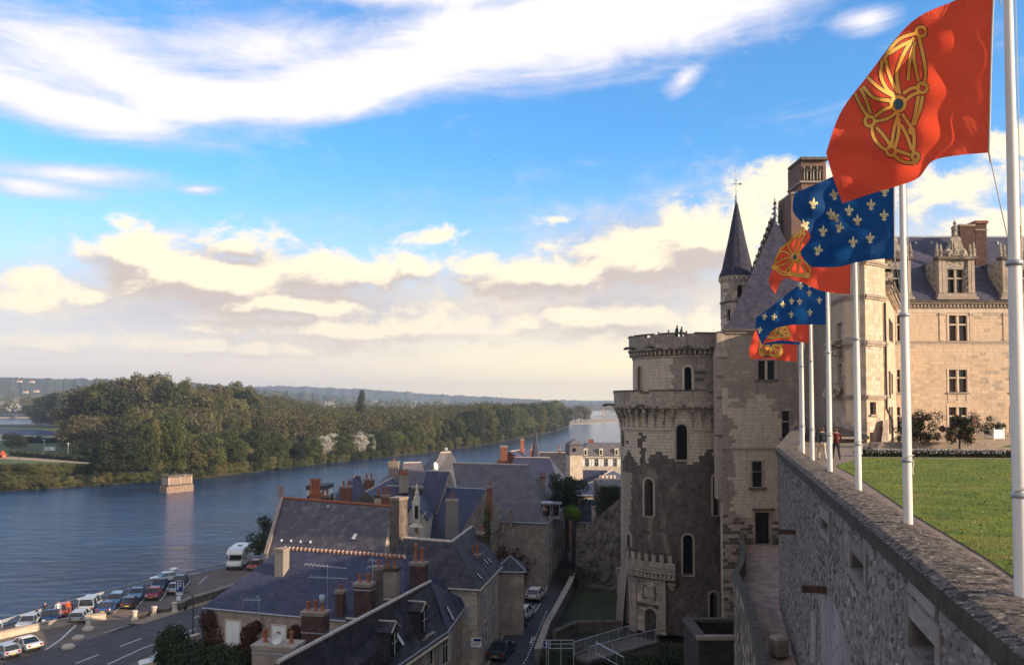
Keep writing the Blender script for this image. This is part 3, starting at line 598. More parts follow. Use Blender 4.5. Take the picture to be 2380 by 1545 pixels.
# old bridge pier standing in the river
def pier():
    PB = mat('brownish_pier_stone', (.30, .20, .15), .95, (.20, .14, .11), 1.2, .02, 8)
    a = PZ(388, 1146, ZW); b2 = PZ(447, 1140, ZW); u = (b2 - a).normalized(); n = Vector((-u.y, u.x, 0)); L = (b2 - a).length; dep = 3.2
    H = P(388, 1106, a.y).z - ZW; ang = math.atan2(u.y, u.x); e = thing('bridge_pier', (a + b2) / 2 + n * dep / 2, 'lone stone bridge pier standing in the river near the island', 'bridge pier'); c = (a + b2) / 2 + n * dep / 2
    def bx(nm, s0, s1, z0, z1, d0, m, t=0): 
        b = MB(); q = c + u * ((s0 + s1) / 2 * L - L / 2); q = Vector((q.x, q.y, ZW + (z0 + z1) / 2 * H)); b.box(q, ((s1 - s0) * L, dep + d0, (z1 - z0) * H), ang); b.build(nm, m, e, bevel=.06)
    bx('foundation', -.03, 1.03, -.1, .38, .6, PB); bx('ledge', .04, 1.02, .381, .46, .45, M['s3']); bx('wall', .06, .98, .461, .9, -.1, PB); bx('cornice', .03, 1.01, .901, 1.0, .4, M['s3'])
    for s in (.04, .48, .93): bx('pilaster', s, s + .06, .461, .9, .2, M['s1'])
pier()
# distant road bridge
def bridge():
    a = P(1285, 944, 1750); b2 = P(1600, 943, 1650); e = thing('road_bridge', (a.x, a.y, ZW), 'long low road bridge crossing the river far upstream', 'bridge'); z = P(1400, 946.5, 1700).z
    u = (b2 - a); u.z = 0; L = u.length; u.normalize(); c = a + u * L / 2; b = MB(); b.box((c.x, c.y, z), (L, 9, 2.4), math.atan2(u.y, u.x)); b.build('deck', M['s1'], e)
    b = MB(); b.box((c.x, c.y, z + 1.8), (L, 9.4, .25), math.atan2(u.y, u.x)); b.build('railing', M['steel'], e)
    for k in range(9):
        p = a + u * L * (k + .5) / 9; b = MB(); b.box((p.x, p.y, (z + ZW) / 2 - 1), (3.2, 8, z - ZW + 1.0), math.atan2(u.y, u.x)); b.build('pier', M['s0'], e, bevel=.2)
bridge()
def buoy():
    p = PZ(823, 1115, ZW); b = MB(); b.lathe(p, [(.1, -.3), (.7, -.1), (.7, .5), (.25, 1.1), (.05, 1.6)], 10); tag(b.build('buoy', M['orange']), 'small orange buoy floating off the island shore', 'buoy')
buoy()
# ================================================================ QUAY: parking, road, kerbs
def g(px, py, z=ZG): return PZ(px, py, z)
def flat(name, pts_px, z, m, kind='structure'): return poly_obj(name, [PZ(x, y, z) for x, y in pts_px], m, kind=kind)
qe = [(-80, 58), (-61.5, 79), (-52.3, 89.2), (-49.2, 99.5), (-45.6, 109.8), (-43.6, 113), (-40.4, 119.8), (-36.6, 126), (-31.6, 145), (-27, 175)]
low_px = [(-260, 1560), (0, 1457 + 22), (95, 1466), (170, 1451), (235, 1452), (330, 1425), (440, 1403), (560, 1362), (640, 1335)]
wl = [g(0, 1480), g(245, 1446), g(300, 1444), g(435, 1400), g(560, 1362), g(640, 1330)]
# parking sheet between quay edge and the dividing wall
pk = [Vector((x, y, 0)) for x, y in qe] + [Vector((-12, 150, 0)), Vector((-20, 120, 0)), g(640, 1332), g(560, 1364), g(435, 1404), g(300, 1448), g(245, 1475), g(130, 1510), g(20, 1545), g(-200, 1620)]
poly_obj('parking_lot', pk, M['lot'], z=ZG + .004)
rd_far = [(-260, 1640), (0, 1543), (100, 1513), (250, 1473), (330, 1450), (450, 1413), (640, 1355), (760, 1315)]
rd_near = [(760, 1380), (640, 1420), (470, 1478), (380, 1510), (300, 1545), (200, 1585), (60, 1660), (-260, 1800)]
poly_obj('road', [g(*p) for p in rd_far + rd_near], M['asph'], z=ZG + .008)
poly_obj('verge', [g(*p) for p in [(330, 1449.5), (300, 1448), (435, 1403), (560, 1364), (640, 1335), (700, 1318), (760, 1314), (640, 1354), (450, 1412)]], M['sandy'], z=ZG + .012)
# pavement in front of the houses, with a kerb
kb = MB(); A = [g(*p) for p in [(640, 1421), (470, 1480), (380, 1512), (300, 1547), (200, 1588), (60, 1664)]]; B_ = [g(*p) for p in [(640, 1432), (470, 1494), (380, 1530), (300, 1566), (200, 1612), (60, 1692)]]
for i in range(len(A) - 1):
    kb.hexa([V2(B_[i], ZG), V2(A[i], ZG), V2(A[i + 1], ZG), V2(B_[i + 1], ZG), V2(B_[i], ZG + .13), V2(A[i], ZG + .13), V2(A[i + 1], ZG + .13), V2(B_[i + 1], ZG + .13)])
tag(kb.build('pavement', M['pave']), kind='structure')
def stripe(pts_px, w, name='road_marking', z=ZG + .016, m=None):
    b = MB(); pts = [PZ(x, y, z) for x, y in pts_px]
    for p, q in zip(pts, pts[1:]):
        u = (q - p).normalized(); n = Vector((-u.y, u.x, 0)) * w / 2; b.face([p - n, q - n, q + n, p + n])
    return tag(b.build(name, m or M['paint']), kind='structure')
for a_, b2 in [((175, 1541), (229, 1520)), ((279, 1501), (329, 1482)), ((373, 1465), (415, 1449)), ((452, 1434), (472, 1427)), ((60, 1592), (130, 1561))]: stripe([a_, b2], .17)
stripe([(250, 1543), (330, 1506), (402, 1481)], .16); stripe([(418, 1475), (455, 1460)], .16)
stripe([(105, 1509), (140, 1486), (178, 1450)], .22, z=ZG + .012)
for a_, b2 in [((337, 1389), (317, 1411)), ((284, 1405), (265, 1423)), ((229, 1418), (206, 1438)), ((390, 1372), (372, 1396)), ((442, 1350), (418, 1376)), ((482, 1338), (462, 1356))]: stripe([a_, b2], .12, z=ZG + .012, name='bay_line')
stripe([(240, 1470), (300, 1452)], .1, z=ZG + .012)
# guard rail along the quay edge: every post and rail length its own piece
def guard_rail():
    e = thing('guard_rail', (qe[2][0], qe[2][1], ZG), 'pale metal guard rail running along the river edge of the car park', 'guard rail')
    for (x0, y0), (x1, y1) in zip(qe, qe[1:]):
        L = math.hypot(x1 - x0, y1 - y0); n = max(1, round(L / 3.2))
        for k in range(n):
            xa, ya = x0 + (x1 - x0) * k / n, y0 + (y1 - y0) * k / n; xb, yb = x0 + (x1 - x0) * (k + 1) / n, y0 + (y1 - y0) * (k + 1) / n
            b = MB(); an = math.atan2(yb - ya, xb - xa); cx, cy = (xa + xb) / 2, (ya + yb) / 2; l = math.hypot(xb - xa, yb - ya) + .02
            b.box((cx, cy, ZG + .70), (l, .07, .13), an); b.box((cx, cy, ZG + .50), (l, .07, .11), an); b.box((cx, cy, ZG + .60), (l, .02, .1), an); b.build('rail', M['steel'], e)
            b = MB(); b.box((xa, ya, ZG + .36), (.12, .12, .74), an); b.build('post', M['steel'], e)
guard_rail()
def low_wall(name, pts, h, t, m, label, mc=None):
    e = thing(name, pts[0], label, 'wall'); b = MB(); c = MB()
    for p, q in zip(pts, pts[1:]):
        an = math.atan2(q.y - p.y, q.x - p.x); L = (q - p).length; mid_ = (p + q) / 2
        b.box((mid_.x, mid_.y, mid_.z + h / 2 - .2), (L + t * .5, t, h + .4 - .2), an)
        n = max(1, int(L / 1.4))
        for k in range(n):
            s = p.lerp(q, (k + .5) / n); d = MB(); d.box((s.x, s.y, s.z + h - .09), (L / n - .015, t + .12, .16), an); d.build('coping_stone', mc or m, e, bevel=.02)
    b.build('wall', m, e); return e
low_wall('low_wall', [g(-60, 1502), g(0, 1484), g(60, 1470), g(120, 1458), g(180, 1447), g(244, 1439)], .75, .35, M['renderp'], 'low stone wall at the left end of the car park, in front of the silver car', M['s1'])
low_wall('low_wall', [g(415, 1418), g(440, 1406), g(500, 1388), g(560, 1367), g(640, 1338)], .9, .45, M['rock'], 'dark mossy low wall between car park and road, right part', M['s2'])
low_wall('low_wall', [g(318, 1437), g(360, 1424), g(415, 1418)], .45, .3, M['rock'], 'short crumbling wall end beside the slanted parking bays', M['s3'])
for i, (px, py) in enumerate([(299, 1451), (348, 1441), (395, 1440), (205, 1467 - 8), (206, 1480 - 10)]):
    pass
def stone_block(px, py, s, label):
    p = g(px, py); b = MB(); b.lathe(p, [(0, -.1), (.42 * s, -.1), (.40 * s, .15), (.28 * s, .25), (.26 * s, .8 * s), (.34 * s, .9 * s), (.34 * s, 1.05 * s), (0, 1.1 * s)], 8, smooth=False); tag(b.build('stone_bollard', M['tuffeau']), label, 'bollard', 'pale stone bollards by the parking bays')
for px, py, l in [(313, 1440, 'pale stone bollard leftmost of the row below the parked blue cars'), (358, 1430, 'pale stone bollard in the middle of the row below the cars'), (406, 1420, 'pale stone bollard at the start of the short wall'), (205, 1458, 'white bollard on the low wall end beside the small estate car')]: stone_block(px, py, .95, l)
for px, py, l in [(206, 1463, 'flat pale boulder nearest the wall end'), (183, 1484, 'flat pale boulder in the middle of the slanted line'), (159, 1505, 'flat pale boulder lowest on the slanted line')]:
    p = g(px, py); b = MB(); b.lathe(p, [(0, -.05), (.62, -.05), (.60, .2), (.40, .34), (0, .36)], 9); o = b.build('boulder', M['s0']); tag(o, l, 'boulder', 'boulders beside the slanted white line')
# ---------------------------------------------------------------- vehicles
def paint(name, c, rough=.28): return mat('car_paint_' + name, c, rough, spec=.55)
PT = {'white': paint('white', (.74, .72, .68)), 'silver': paint('silver', (.36, .39, .44)), 'blue': paint('blue', (.03, .07, .20)), 'dark': paint('dark_blue', (.018, .024, .045)), 'light': paint('light_blue', (.16, .27, .40)),
      'red': paint('red', (.36, .025, .02)), 'teal': paint('dark_green', (.02, .045, .05)), 'orange': paint('orange_red', (.42, .07, .04)), 'navy': paint('navy', (.02, .035, .09)), 'cream': paint('cream', (.70, .62, .46))}
M['tyre'] = mat('tyre_rubber', (.02, .02, .02), .9); M['hub'] = mat('hub_cap', (.35, .36, .38), .4, metal=.6); M['cglass'] = mat('car_glass', (.015, .02, .028), .08, spec=.7)
M['lamp'] = mat('lamp_lens', (.6, .6, .58), .15); M['tail'] = mat('tail_lamp', (.30, .02, .015), .25); M['plate'] = mat('number_plate', (.6, .42, .05), .5); M['bump'] = mat('bumper_plastic', (.05, .05, .055), .6)
CAR = {}
def make_car(kind, loc, rz, col, label, group):
    key = kind
    r = thing('parked_car', loc, label, 'car', group, rz)
    if key not in CAR:
        L, W = {'hatch': (3.9, 1.62), 'estate': (4.3, 1.66), 'saloon': (4.4, 1.68), 'van': (4.5, 1.75)}[kind]; h0, h1, H = {'hatch': (.28, .82, 1.40), 'estate': (.28, .84, 1.42), 'saloon': (.28, .82, 1.38), 'van': (.32, .98, 1.85)}[kind]
        # front at -y
        prof = {'hatch': [(-.5, .30), (-.5, .62), (-.47, .72), (-.24, .83), (.49, .88), (.5, .6), (.5, .30)], 'estate': [(-.5, .30), (-.5, .60), (-.47, .72), (-.24, .84), (.49, .90), (.5, .6), (.5, .30)],
                'saloon': [(-.5, .30), (-.5, .58), (-.47, .70), (-.22, .82), (.30, .86), (.48, .84), (.5, .6), (.5, .30)], 'van': [(-.5, .34), (-.5, .66), (-.48, .82), (-.34, .98), (.5, 1.0), (.5, .7), (.5, .34)]}[kind]
        gh = {'hatch': [(-.22, .83), (-.07, 1), (.36, 1), (.48, .88)], 'estate': [(-.22, .84), (-.08, 1), (.44, 1), (.49, .90)], 'saloon': [(-.20, .82), (-.05, 1), (.18, 1), (.34, .86)], 'van': [(-.36, .98), (-.22, 1), (.48, 1), (.5, 1.0)]}[kind]
        bd = MB(); n = len(prof)
        def ring(x, k=1.0, dz=0): return [(x, p[0] * L * k, p[1] + dz) for p in prof]
        secs = [(-W / 2 + .0, .965), (-W / 2 + .10, 1.0), (W / 2 - .10, 1.0), (W / 2, .965)]; vs = []
        for x, k in secs: vs += ring(x, k)
        fs = [tuple(range(n)), tuple(reversed(range(3 * n, 4 * n)))]
        for s_ in range(3):
            for k in range(n): fs.append((s_ * n + k, s_ * n + (k + 1) % n, (s_ + 1) * n + (k + 1) % n, (s_ + 1) * n + k))
        bd.add(vs, fs, 0)
        # greenhouse: roof panel and pillars in paint, glass inset
        base = [(p[0] * L, p[1]) for p in gh]; zr = H; w0 = W / 2 - .04; w1 = W / 2 - .20
        y0, zb0 = base[0]; y1 = base[1][0]; y2 = base[2][0]; y3, zb3 = base[3]
        def gp(x, y, z): return (x, y, z)
        gl = MB(); gl.hexa([(-w0, y0, zb0 - .02), (w0, y0, zb0 - .02), (w0, y3, zb3 - .02), (-w0, y3, zb3 - .02), (-w1, y1, zr - .05), (w1, y1, zr - .05), (w1, y2, zr - .05), (-w1, y2, zr - .05)])
        bd.hexa([(-w1 - .03, y1 - .04, zr - .055), (w1 + .03, y1 - .04, zr - .055), (w1 + .03, y2 + .04, zr - .055), (-w1 - .03, y2 + .04, zr - .055), (-w1 + .08, y1 + .1, zr), (w1 - .08, y1 + .1, zr), (w1 - .08, y2 - .1, zr), (-w1 + .08, y2 - .1, zr)])
        for s_ in (-1, 1):
            for ya, za, yb in ((y0, zb0, y1), (y3, zb3, y2), ((y0 + y3) / 2, (zb0 + zb3) / 2, (y1 + y2) / 2)) + ((((y2 * .7 + y3 * .3), zb3, y2 * .8 + y1 * .2),) if kind in ('estate', 'van') else ()):
                bd.tube([(s_ * (w0 + .005), ya, za - .02), (s_ * (w1 + .012), yb, zr - .04)], .038, 5)
        me = {}
        def keep(nm, mb, ms, bev=0):
            o = mb.build(nm, ms, None, bevel=bev, local=True); d = o.data; bpy.data.objects.remove(o); me[nm] = d
        keep('body', bd, [PT['white']], .035); keep('window_glass', gl, [M['cglass']], .02)
        wh = MB(); wh.tube([(-.10, 0, 0), (.10, 0, 0)], .30, 14); keep('tyre', wh, [M['tyre']]); hb = MB(); hb.tube([(-.11, 0, 0), (.11, 0, 0)], .18, 10); keep('rim', hb, [M['hub']])
        l_ = MB(); l_.box((0, 0, 0), (.34, .06, .14)); keep('headlight', l_, [M['lamp']]); l_ = MB(); l_.box((0, 0, 0), (.26, .06, .20)); keep('tail_light', l_, [M['tail']])
        l_ = MB(); l_.box((0, 0, 0), (.5, .03, .11)); keep('number_plate', l_, [M['plate']]); l_ = MB(); l_.box((0, 0, 0), (W + .02, .14, .17)); keep('bumper', l_, [M['bump']], .04)
        l_ = MB(); l_.box((0, 0, 0), (.16, .10, .11)); keep('mirror', l_, [M['bump']], .03)
        CAR[key] = (me, L, W, H, prof, base)
    me, L, W, H, prof, base = CAR[key]
    def add(nm, x, y, z, par=r):
        o = bpy.data.objects.new(nm, me[nm]); C.objects.link(o); o.parent = par; o.location = (x, y, z); return o
    b = add('body', 0, 0, 0); b.material_slots[0].link = 'OBJECT'; b.material_slots[0].material = PT[col]; add('window_glass', 0, 0, 0)
    for x in (-W / 2 + .09, W / 2 - .09):
        for y in (-L * .31, L * .31): t = add('tyre', x, y, .30); add('rim', 0, 0, 0, t)
    for x in (-W * .34, W * .34): add('headlight', x, -L / 2 + .03, .62); add('tail_light', x * 1.06, L / 2 - .01, .70); add('mirror', x * 1.5, base[0][0] + .25, base[0][1] + .06)
    add('number_plate', 0, L / 2 + .065, .50); add('number_plate', 0, -L / 2 - .065, .42); add('bumper', 0, L / 2, .40); add('bumper', 0, -L / 2, .40)
    return r
park = 'cars parked in the slanted bays on the quay'
slant = math.radians(12); st = 'cars parked along the narrow street'
def car(px, py, kind, col, rz, label, group, z=ZG + .02):
    q = group != st; p = g(px, py + (5 if q else 0)); p.z = z; r = make_car(kind, p, rz, col, label, group)
    if q: r.scale = (.92, .84, .86)
    return r
K = math.pi
car(66, 1451, 'hatch', 'silver', slant, 'silver hatchback with people beside it behind the low wall', park)
car(116, 1438, 'saloon', 'navy', slant + .25, 'dark blue saloon mostly hidden behind the low wall', park)
car(143, 1425, 'hatch', 'orange', slant, 'bright red hatchback beside the three standing people', park)
car(187, 1436, 'estate', 'silver', slant + K, 'small silver estate car seen from behind at the end of the low wall', park)
car(210, 1412, 'van', 'silver', slant + K, 'tall silver people carrier with white rear door', park)
car(248, 1416, 'saloon', 'blue', slant + K, 'dark blue saloon seen from behind, nearest the first bollard', park)
car(268, 1398, 'estate', 'light', slant, 'light blue car with grey windscreen facing the road', park)
car(302, 1404, 'hatch', 'dark', slant + K, 'blackish hatchback seen from behind, left of the red car', park)
car(318, 1384, 'saloon', 'light', slant, 'pale blue saloon behind the blackish hatchback', park)
car(357, 1384, 'hatch', 'red', slant, 'dark red hatchback facing the road in the slanted bays', park)
car(372, 1362, 'saloon', 'navy', slant, 'dark blue saloon behind the dark red hatchback', park)
car(408, 1370, 'saloon', 'silver', slant + K, 'silver saloon seen from behind under the parking sign', park)
car(419, 1351, 'hatch', 'teal', slant + K, 'dark green car behind the silver saloon near the parking sign', park)
w = car(382, 1346, 'hatch', 'white', R(-53), 'white hatchback with its tailgate open close to the guard rail', 'vehicles near the guard rail')
tg = MB(); tg.box((0, 1.55, 1.55), (1.2, .9, .05)); o = tg.build('tailgate', PT['white'], w, local=True); o.rotation_euler = (R(8), 0, 0)
car(57, 1502, 'saloon', 'white', R(-122), 'white saloon in the left corner seen from behind, nose to the left', 'cars at the bottom left corner')
car(8, 1519, 'hatch', 'silver', R(-122), 'silver hatchback cut off by the left edge of the picture', 'cars at the bottom left corner')
car(370, 1545, 'hatch', 'cream', R(-60), 'cream white car half hidden under the hedge at the bottom edge', 'cars at the bottom left corner')
car(592, 1316, 'hatch', 'orange', R(4), 'red hatchback tucked behind the white motorhome', 'vehicles near the guard rail')
st = 'cars parked along the narrow street'; sa = math.radians(-14) + K
car(1245, 1391, 'hatch', 'white', sa, 'white hatchback furthest up the street beside the road works sign', st)
car(1216, 1435, 'estate', 'white', sa, 'white estate car seen from behind in the street', st)
car(1200, 1460, 'hatch', 'dark', sa, 'dark blue hatchback right behind the white estate car', st)
car(1166, 1522, 'saloon', 'dark', sa, 'dark saloon nearest the viewer in the street', st)
def motorhome():
    p = g(556, 1316); e = thing('motorhome', p, 'white motorhome with overcab parked by the guard rail', 'motorhome', None, R(3.6)); W = 2.2
    def add(nm, b, m, bev=.0): return b.build(nm, m, e, bevel=bev, local=True)
    def ex(prof, x0, x1):
        b = MB(); n = len(prof); b.add([(x0, y, z) for y, z in prof] + [(x1, y, z) for y, z in prof], [tuple(range(n)), tuple(reversed(range(n, 2 * n)))] + [(k, n + k, n + (k + 1) % n, (k + 1) % n) for k in range(n)]); return b
    add('living_box', ex([(-1.6, .5), (-1.6, 1.95), (-2.7, 2.05), (-2.75, 2.25), (-2.3, 2.72), (-1.2, 2.9), (3.0, 2.9), (3.05, .5)], -W / 2, W / 2), PT['white'], .06)
    add('cab', ex([(-3.1, .45), (-3.1, .85), (-2.95, 1.15), (-2.3, 1.28), (-1.75, 1.98), (-1.55, 1.98), (-1.55, .45)], -W / 2 + .12, W / 2 - .12), PT['white'], .05)
    b = MB(); b.hexa([(-.85, -2.36, 1.25), (.85, -2.36, 1.25), (.85, -2.30, 1.25), (-.85, -2.30, 1.25), (-.78, -1.86, 1.93), (.78, -1.86, 1.93), (.78, -1.80, 1.93), (-.78, -1.80, 1.93)]); add('windscreen', b, M['cglass'])
    for s_ in (-1, 1):
        b = MB(); b.box((s_ * (W / 2 - .12), -1.95, 1.45), (.04, .55, .45)); add('door_window', b, M['cglass'])
        for y, z, w_, h_ in ((0, 1.95, 1.0, .5), (2.2, 2.0, .55, .6)): b = MB(); b.box((s_ * (W / 2 + .01), y, z), (.05, w_, h_)); add('window', b, M['cglass'])
        b = MB(); b.box((s_ * (W / 2 + .008), .7, 1.15), (.03, 4.4, .09)); add('stripe', b, M['navy'] if 'navy' in M else PT['navy'])
        for y in (-2.3, 1.6): b = MB(); b.tube([(s_ * (W / 2 - .28), y, .34), (s_ * (W / 2 - .05), y, .34)], .34, 14); t = add('tyre', b, M['tyre']); b = MB(); b.tube([(s_ * (W / 2 - .2), y, .34), (s_ * (W / 2 - .03), y, .34)], .19, 10); b.build('rim', M['hub'], t, local=True)
        b = MB(); b.box((s_ * .75, -3.12, .78), (.36, .06, .18)); add('headlight', b, M['lamp']); b = MB(); b.box((s_ * 1.2, -2.1, 1.6), (.12, .14, .3)); add('mirror', b, M['bump'], .02)
    b = MB(); b.box((0, -3.12, .5), (2.0, .14, .22)); add('bumper', b, M['bump'], .03); b = MB(); b.box((0, .4, 2.95), (.6, .8, .12)); add('roof_hatch', b, M['cglass'], .02)
motorhome()
# ---------------------------------------------------------------- people: one continuous skinned body each
def skin_body(name, joints, edges, colour_of, parent, loc, rz, scale=1.0, sub=1):
    me = bpy.data.meshes.new(name); vs = [j[0] for j in joints]; me.from_pydata([Vector(v) for v in vs], edges, []); o = bpy.data.objects.new(name, me); C.objects.link(o)
    sk = o.modifiers.new('skin', 'SKIN'); sk.use_smooth_shade = True
    for k, d in enumerate(me.skin_vertices[0].data): d.radius = (joints[k][1], joints[k][2] if len(joints[k]) > 2 else joints[k][1]); d.use_root = (k == 0)
    o.modifiers.new('sub', 'SUBSURF').levels = sub; o.modifiers['sub'].render_levels = sub
    dg = bpy.context.evaluated_depsgraph_get(); ev = o.evaluated_get(dg); nm = bpy.data.meshes.new_from_object(ev); bpy.data.objects.remove(o)
    mats_ = []
    nm.materials.clear()
    for f in nm.polygons:
        m = colour_of(f.center)
        if m not in mats_: mats_.append(m); nm.materials.append(m)
        f.material_index = mats_.index(m); f.use_smooth = True
    b = bpy.data.objects.new('body', nm); C.objects.link(b); b.parent = parent; return b
CL = {}
def cloth(name, c): 
    if name not in CL: CL[name] = mat('cloth_' + name, c, .9, tuple(x * .8 for x in c), 8)
    return CL[name]
SKIN = mat('skin', (.42, .24, .16), .6); HAIR = mat('dark_hair', (.03, .02, .016), .8)
def person(px_pt, rz, top, legs, label, pose='stand', hair=HAIR, H=1.75, group=None, bust=False):
    e = thing('person', px_pt, label, 'person', group, rz); s = H / 1.75
    st_ = .24 if pose == 'walk' else .03
    J = [((0, 0, .95), .15, .12), ((0, 0, 1.15), .14, .11), ((0, -.01, 1.36), .17, .12), ((0, -.01, 1.48), .07, .07), ((0, -.02, 1.56), .06, .065), ((0, -.035, 1.66), .085, .10), ((0, -.03, 1.74), .05, .06),
         ((.10, -.02, .88), .10, .10), ((.11, -st_ * .6, .50), .068, .07), ((.11, -st_ * .9, .09), .045, .05), ((.12, -st_ * .9 - .14, .035), .04, .03),
         ((-.10, .02, .88), .10, .10), ((-.11, st_ * .25, .50), .068, .07), ((-.11, st_ * 1.2, .12), .045, .05), ((-.12, st_ * 1.2 - .12, .04), .04, .03),
         ((.21, 0, 1.40), .065, .065), ((.27, .03 + st_ * .3, 1.14), .048, .05), ((.27, -.04 + st_ * .3, .90), .036, .036), ((.27, -.08 + st_ * .3, .80), .03, .042),
         ((-.21, 0, 1.40), .065, .065), ((-.27, .03 - st_ * .3, 1.14), .048, .05), ((-.27, -.10 - st_ * .3, .92), .036, .036), ((-.27, -.15 - st_ * .3, .83), .03, .042)]
    J = [(tuple(c * s for c in j[0]),) + tuple(r_ * s for r_ in j[1:]) for j in J]
    E = [(0, 1), (1, 2), (2, 3), (3, 4), (4, 5), (5, 6), (0, 7), (7, 8), (8, 9), (9, 10), (0, 11), (11, 12), (12, 13), (13, 14), (2, 15), (15, 16), (16, 17), (17, 18), (2, 19), (19, 20), (20, 21), (21, 22)]
    def col(c):
        z = c.z / s
        if z < .10: return cloth('shoes', (.02, .018, .016))
        if z > 1.50: return hair if (z > 1.70 or c.y > .0) else SKIN
        if z > 1.46: return SKIN
        if abs(c.x / s) > .235 and z < .88: return SKIN
        if z < .93: return legs
        return top
    skin_body('person_body', J, E, col, e, px_pt, rz)
    if True:
        for sx in (-1, 1):
            b = MB(); b.lathe((sx * .09 * s, -.02 * s, 1.645 * s), [(0, -.03), (.018, -.02), (.018, .02), (0, .03)], 6); b.build('ear', SKIN, e, local=True)
        b = MB(); b.tube([(0, -.125 * s, 1.67 * s), (0, -.15 * s, 1.635 * s)], [.010, .018], 6); b.build('nose', SKIN, e, local=True)
        for sx in (-1, 1): b = MB(); b.lathe((sx * .033 * s, -.122 * s, 1.675 * s), [(0, -.009), (.011, 0), (0, .009)], 6); b.build('eye', M['dark'], e, local=True)
    for sx, yy, zz in ((1, -.08 + st_ * .3, .80), (-1, -.15 - st_ * .3, .83)):
        b = MB()
        for k in range(4):
            x0 = sx * .27 + (k - 1.5) * .0; y0 = yy + (k - 1.5) * .022; l_ = (.07, .08, .078, .06)[k]
            b.tube([(x0 * s, y0 * s, (zz - .03) * s), (x0 * s, (y0 - .008) * s, (zz - .03 - l_ * .6) * s), ((x0 - sx * .012) * s, (y0 - .012) * s, (zz - .03 - l_) * s)], [.0095, .009, .007], 5)
        b.tube([((sx * .26) * s, (yy - .03) * s, zz * s), ((sx * .245) * s, (yy - .062) * s, (zz - .045) * s)], [.011, .008], 5); b.build('fingers', SKIN, e, local=True)
    return e
pg = 'people standing by the parked cars'
for px, py, c, l, i in [(104, 1437, (.03, .03, .035), 'person in dark clothes by the guard rail, leftmost of three', 0), (134, 1434, (.55, .60, .62), 'person in a pale blue top by the guard rail, middle of three', 1), (158, 1431, (.50, .11, .03), 'person in an orange jacket beside the red car', 2)]:
    person(g(px, py), slant + .4 * i, cloth('top%d' % i, c), cloth('jeans', (.03, .035, .06)), l, group=pg)
person(g(139, 1450), 2.2, cloth('grey_top', (.30, .28, .30)), cloth('jeans2', (.05, .05, .07)), 'person in grey bending by the dark blue car behind the low wall', H=1.6, group=pg)
for px, py, l, c in [(45, 1068, 'tiny walker in dark clothes on the meadow path', (.03, .03, .03)), (9, 1066, 'tiny figure in white by the red tent', (.6, .6, .6))]: person(PZ(px, py, ZI), .5, cloth('t%d' % px, c), cloth('jeans', (.03, .035, .06)), l)
# ---------------------------------------------------------------- parking sign and lamp post
def letter(b, strokes, o, u, vv, w, mi=0):
    for (x0, y0), (x1, y1) in strokes:
        p = o + u * x0 + vv * y0; q = o + u * x1 + vv * y1; d = (q - p).normalized(); n = d.cross(u.cross(vv)).normalized() * w / 2
        p = p - d * w * .35; q = q + d * w * .35; b.face([p - n, q - n, q + n, p + n], mi)
M['signblue'] = mat('sign_blue', (.012, .03, .16), .4); M['signwhite'] = mat('sign_white', (.8, .8, .8), .4)
def parking_sign():
    base = g(415, 1396); z0 = P(418, 1379, base.y).z; z1 = P(418, 1348, base.y).z; xl = P(409, 1360, base.y).x; xr = P(427, 1360, base.y).x; c = (xl + xr) / 2
    e = thing('parking_sign', base, 'blue parking sign with a white letter P above the quay cars', 'sign'); b = MB(); b.tube([(c, base.y, ZG), (c, base.y, z1)], .045, 8); b.build('post', M['steel'], e)
    b = MB(); b.box((c, base.y - .06, (z0 + z1) / 2 + .1), (xr - xl, .04, z1 - z0 - .2)); b.build('panel', M['signblue'], e)
    b = MB(); w_ = xr - xl; h = z1 - z0
    for dx, dz, sx, sz in ((0, h / 2 - .02, w_, .05), (0, -h / 2 + .2, w_, .05), (-w_ / 2 + .02, .1, .05, h - .2), (w_ / 2 - .02, .1, .05, h - .2)): b.box((c + dx, base.y - .083, (z0 + z1) / 2 + dz), (sx, .01, sz))
    b.build('border', M['signwhite'], e)
    b = MB(); o = Vector((c - w_ * .20, base.y - .086, z0 + .34 * h)); hh = h * .50; ww = w_ * .42
    letter(b, [((0, 0), (0, hh)), ((0, hh), (ww * .7, hh)), ((ww * .7, hh), (ww, hh * .78)), ((ww, hh * .78), (ww * .7, hh * .48)), ((ww * .7, hh * .48), (0, hh * .48))], o, Vector((1, 0, 0)), Vector((0, 0, 1)), w_ * .13); b.build('letter', M['signwhite'], e)
    b = MB(); b.box((c, base.y - .07, z0 - .02), (w_ * .95, .03, .2)); b.build('lower_plate', M['signwhite'], e)
    b = MB(); b.box((c - .05, base.y - .05, z0 - .55), (w_ * .6, .25, .5)); b.build('box', M['white'], e, bevel=.03)
parking_sign()
def lamp_post():
    base = g(448, 1487); Y = base.y; e = thing('street_lamp', base, 'dark street lamp with curled arm and hanging lantern by the road', 'street lamp'); top = P(448, 1382, Y).z
    b = MB(); b.tube([base, (base.x, Y, ZG + 1.0), (base.x, Y, top)], [.10, .06, .045], 8); b.build('post', M['iron'], e); b = MB(); pts = []
    c = P(434, 1388, Y); r_ = .52
    for k in range(15): a = R(-10 + k * 17); pts.append((c.x + r_ * math.cos(a), Y, c.z + r_ * math.sin(a)))
    b.tube([(base.x, Y, top)] + pts, .03, 6); b.build('curled_arm', M['iron'], e); l = P(431, 1409, Y); b = MB(); b.lathe(l, [(.04, -.32), (.13, -.28), (.22, .05), (.10, .14), (.05, .30), (.02, .42)], 6, smooth=False); b.build('lantern', M['iron'], e)
    b = MB(); b.lathe(l, [(.05, -.26), (.235, .0)], 6, smooth=False); b.build('glass', M['cglass'], e)
lamp_post()
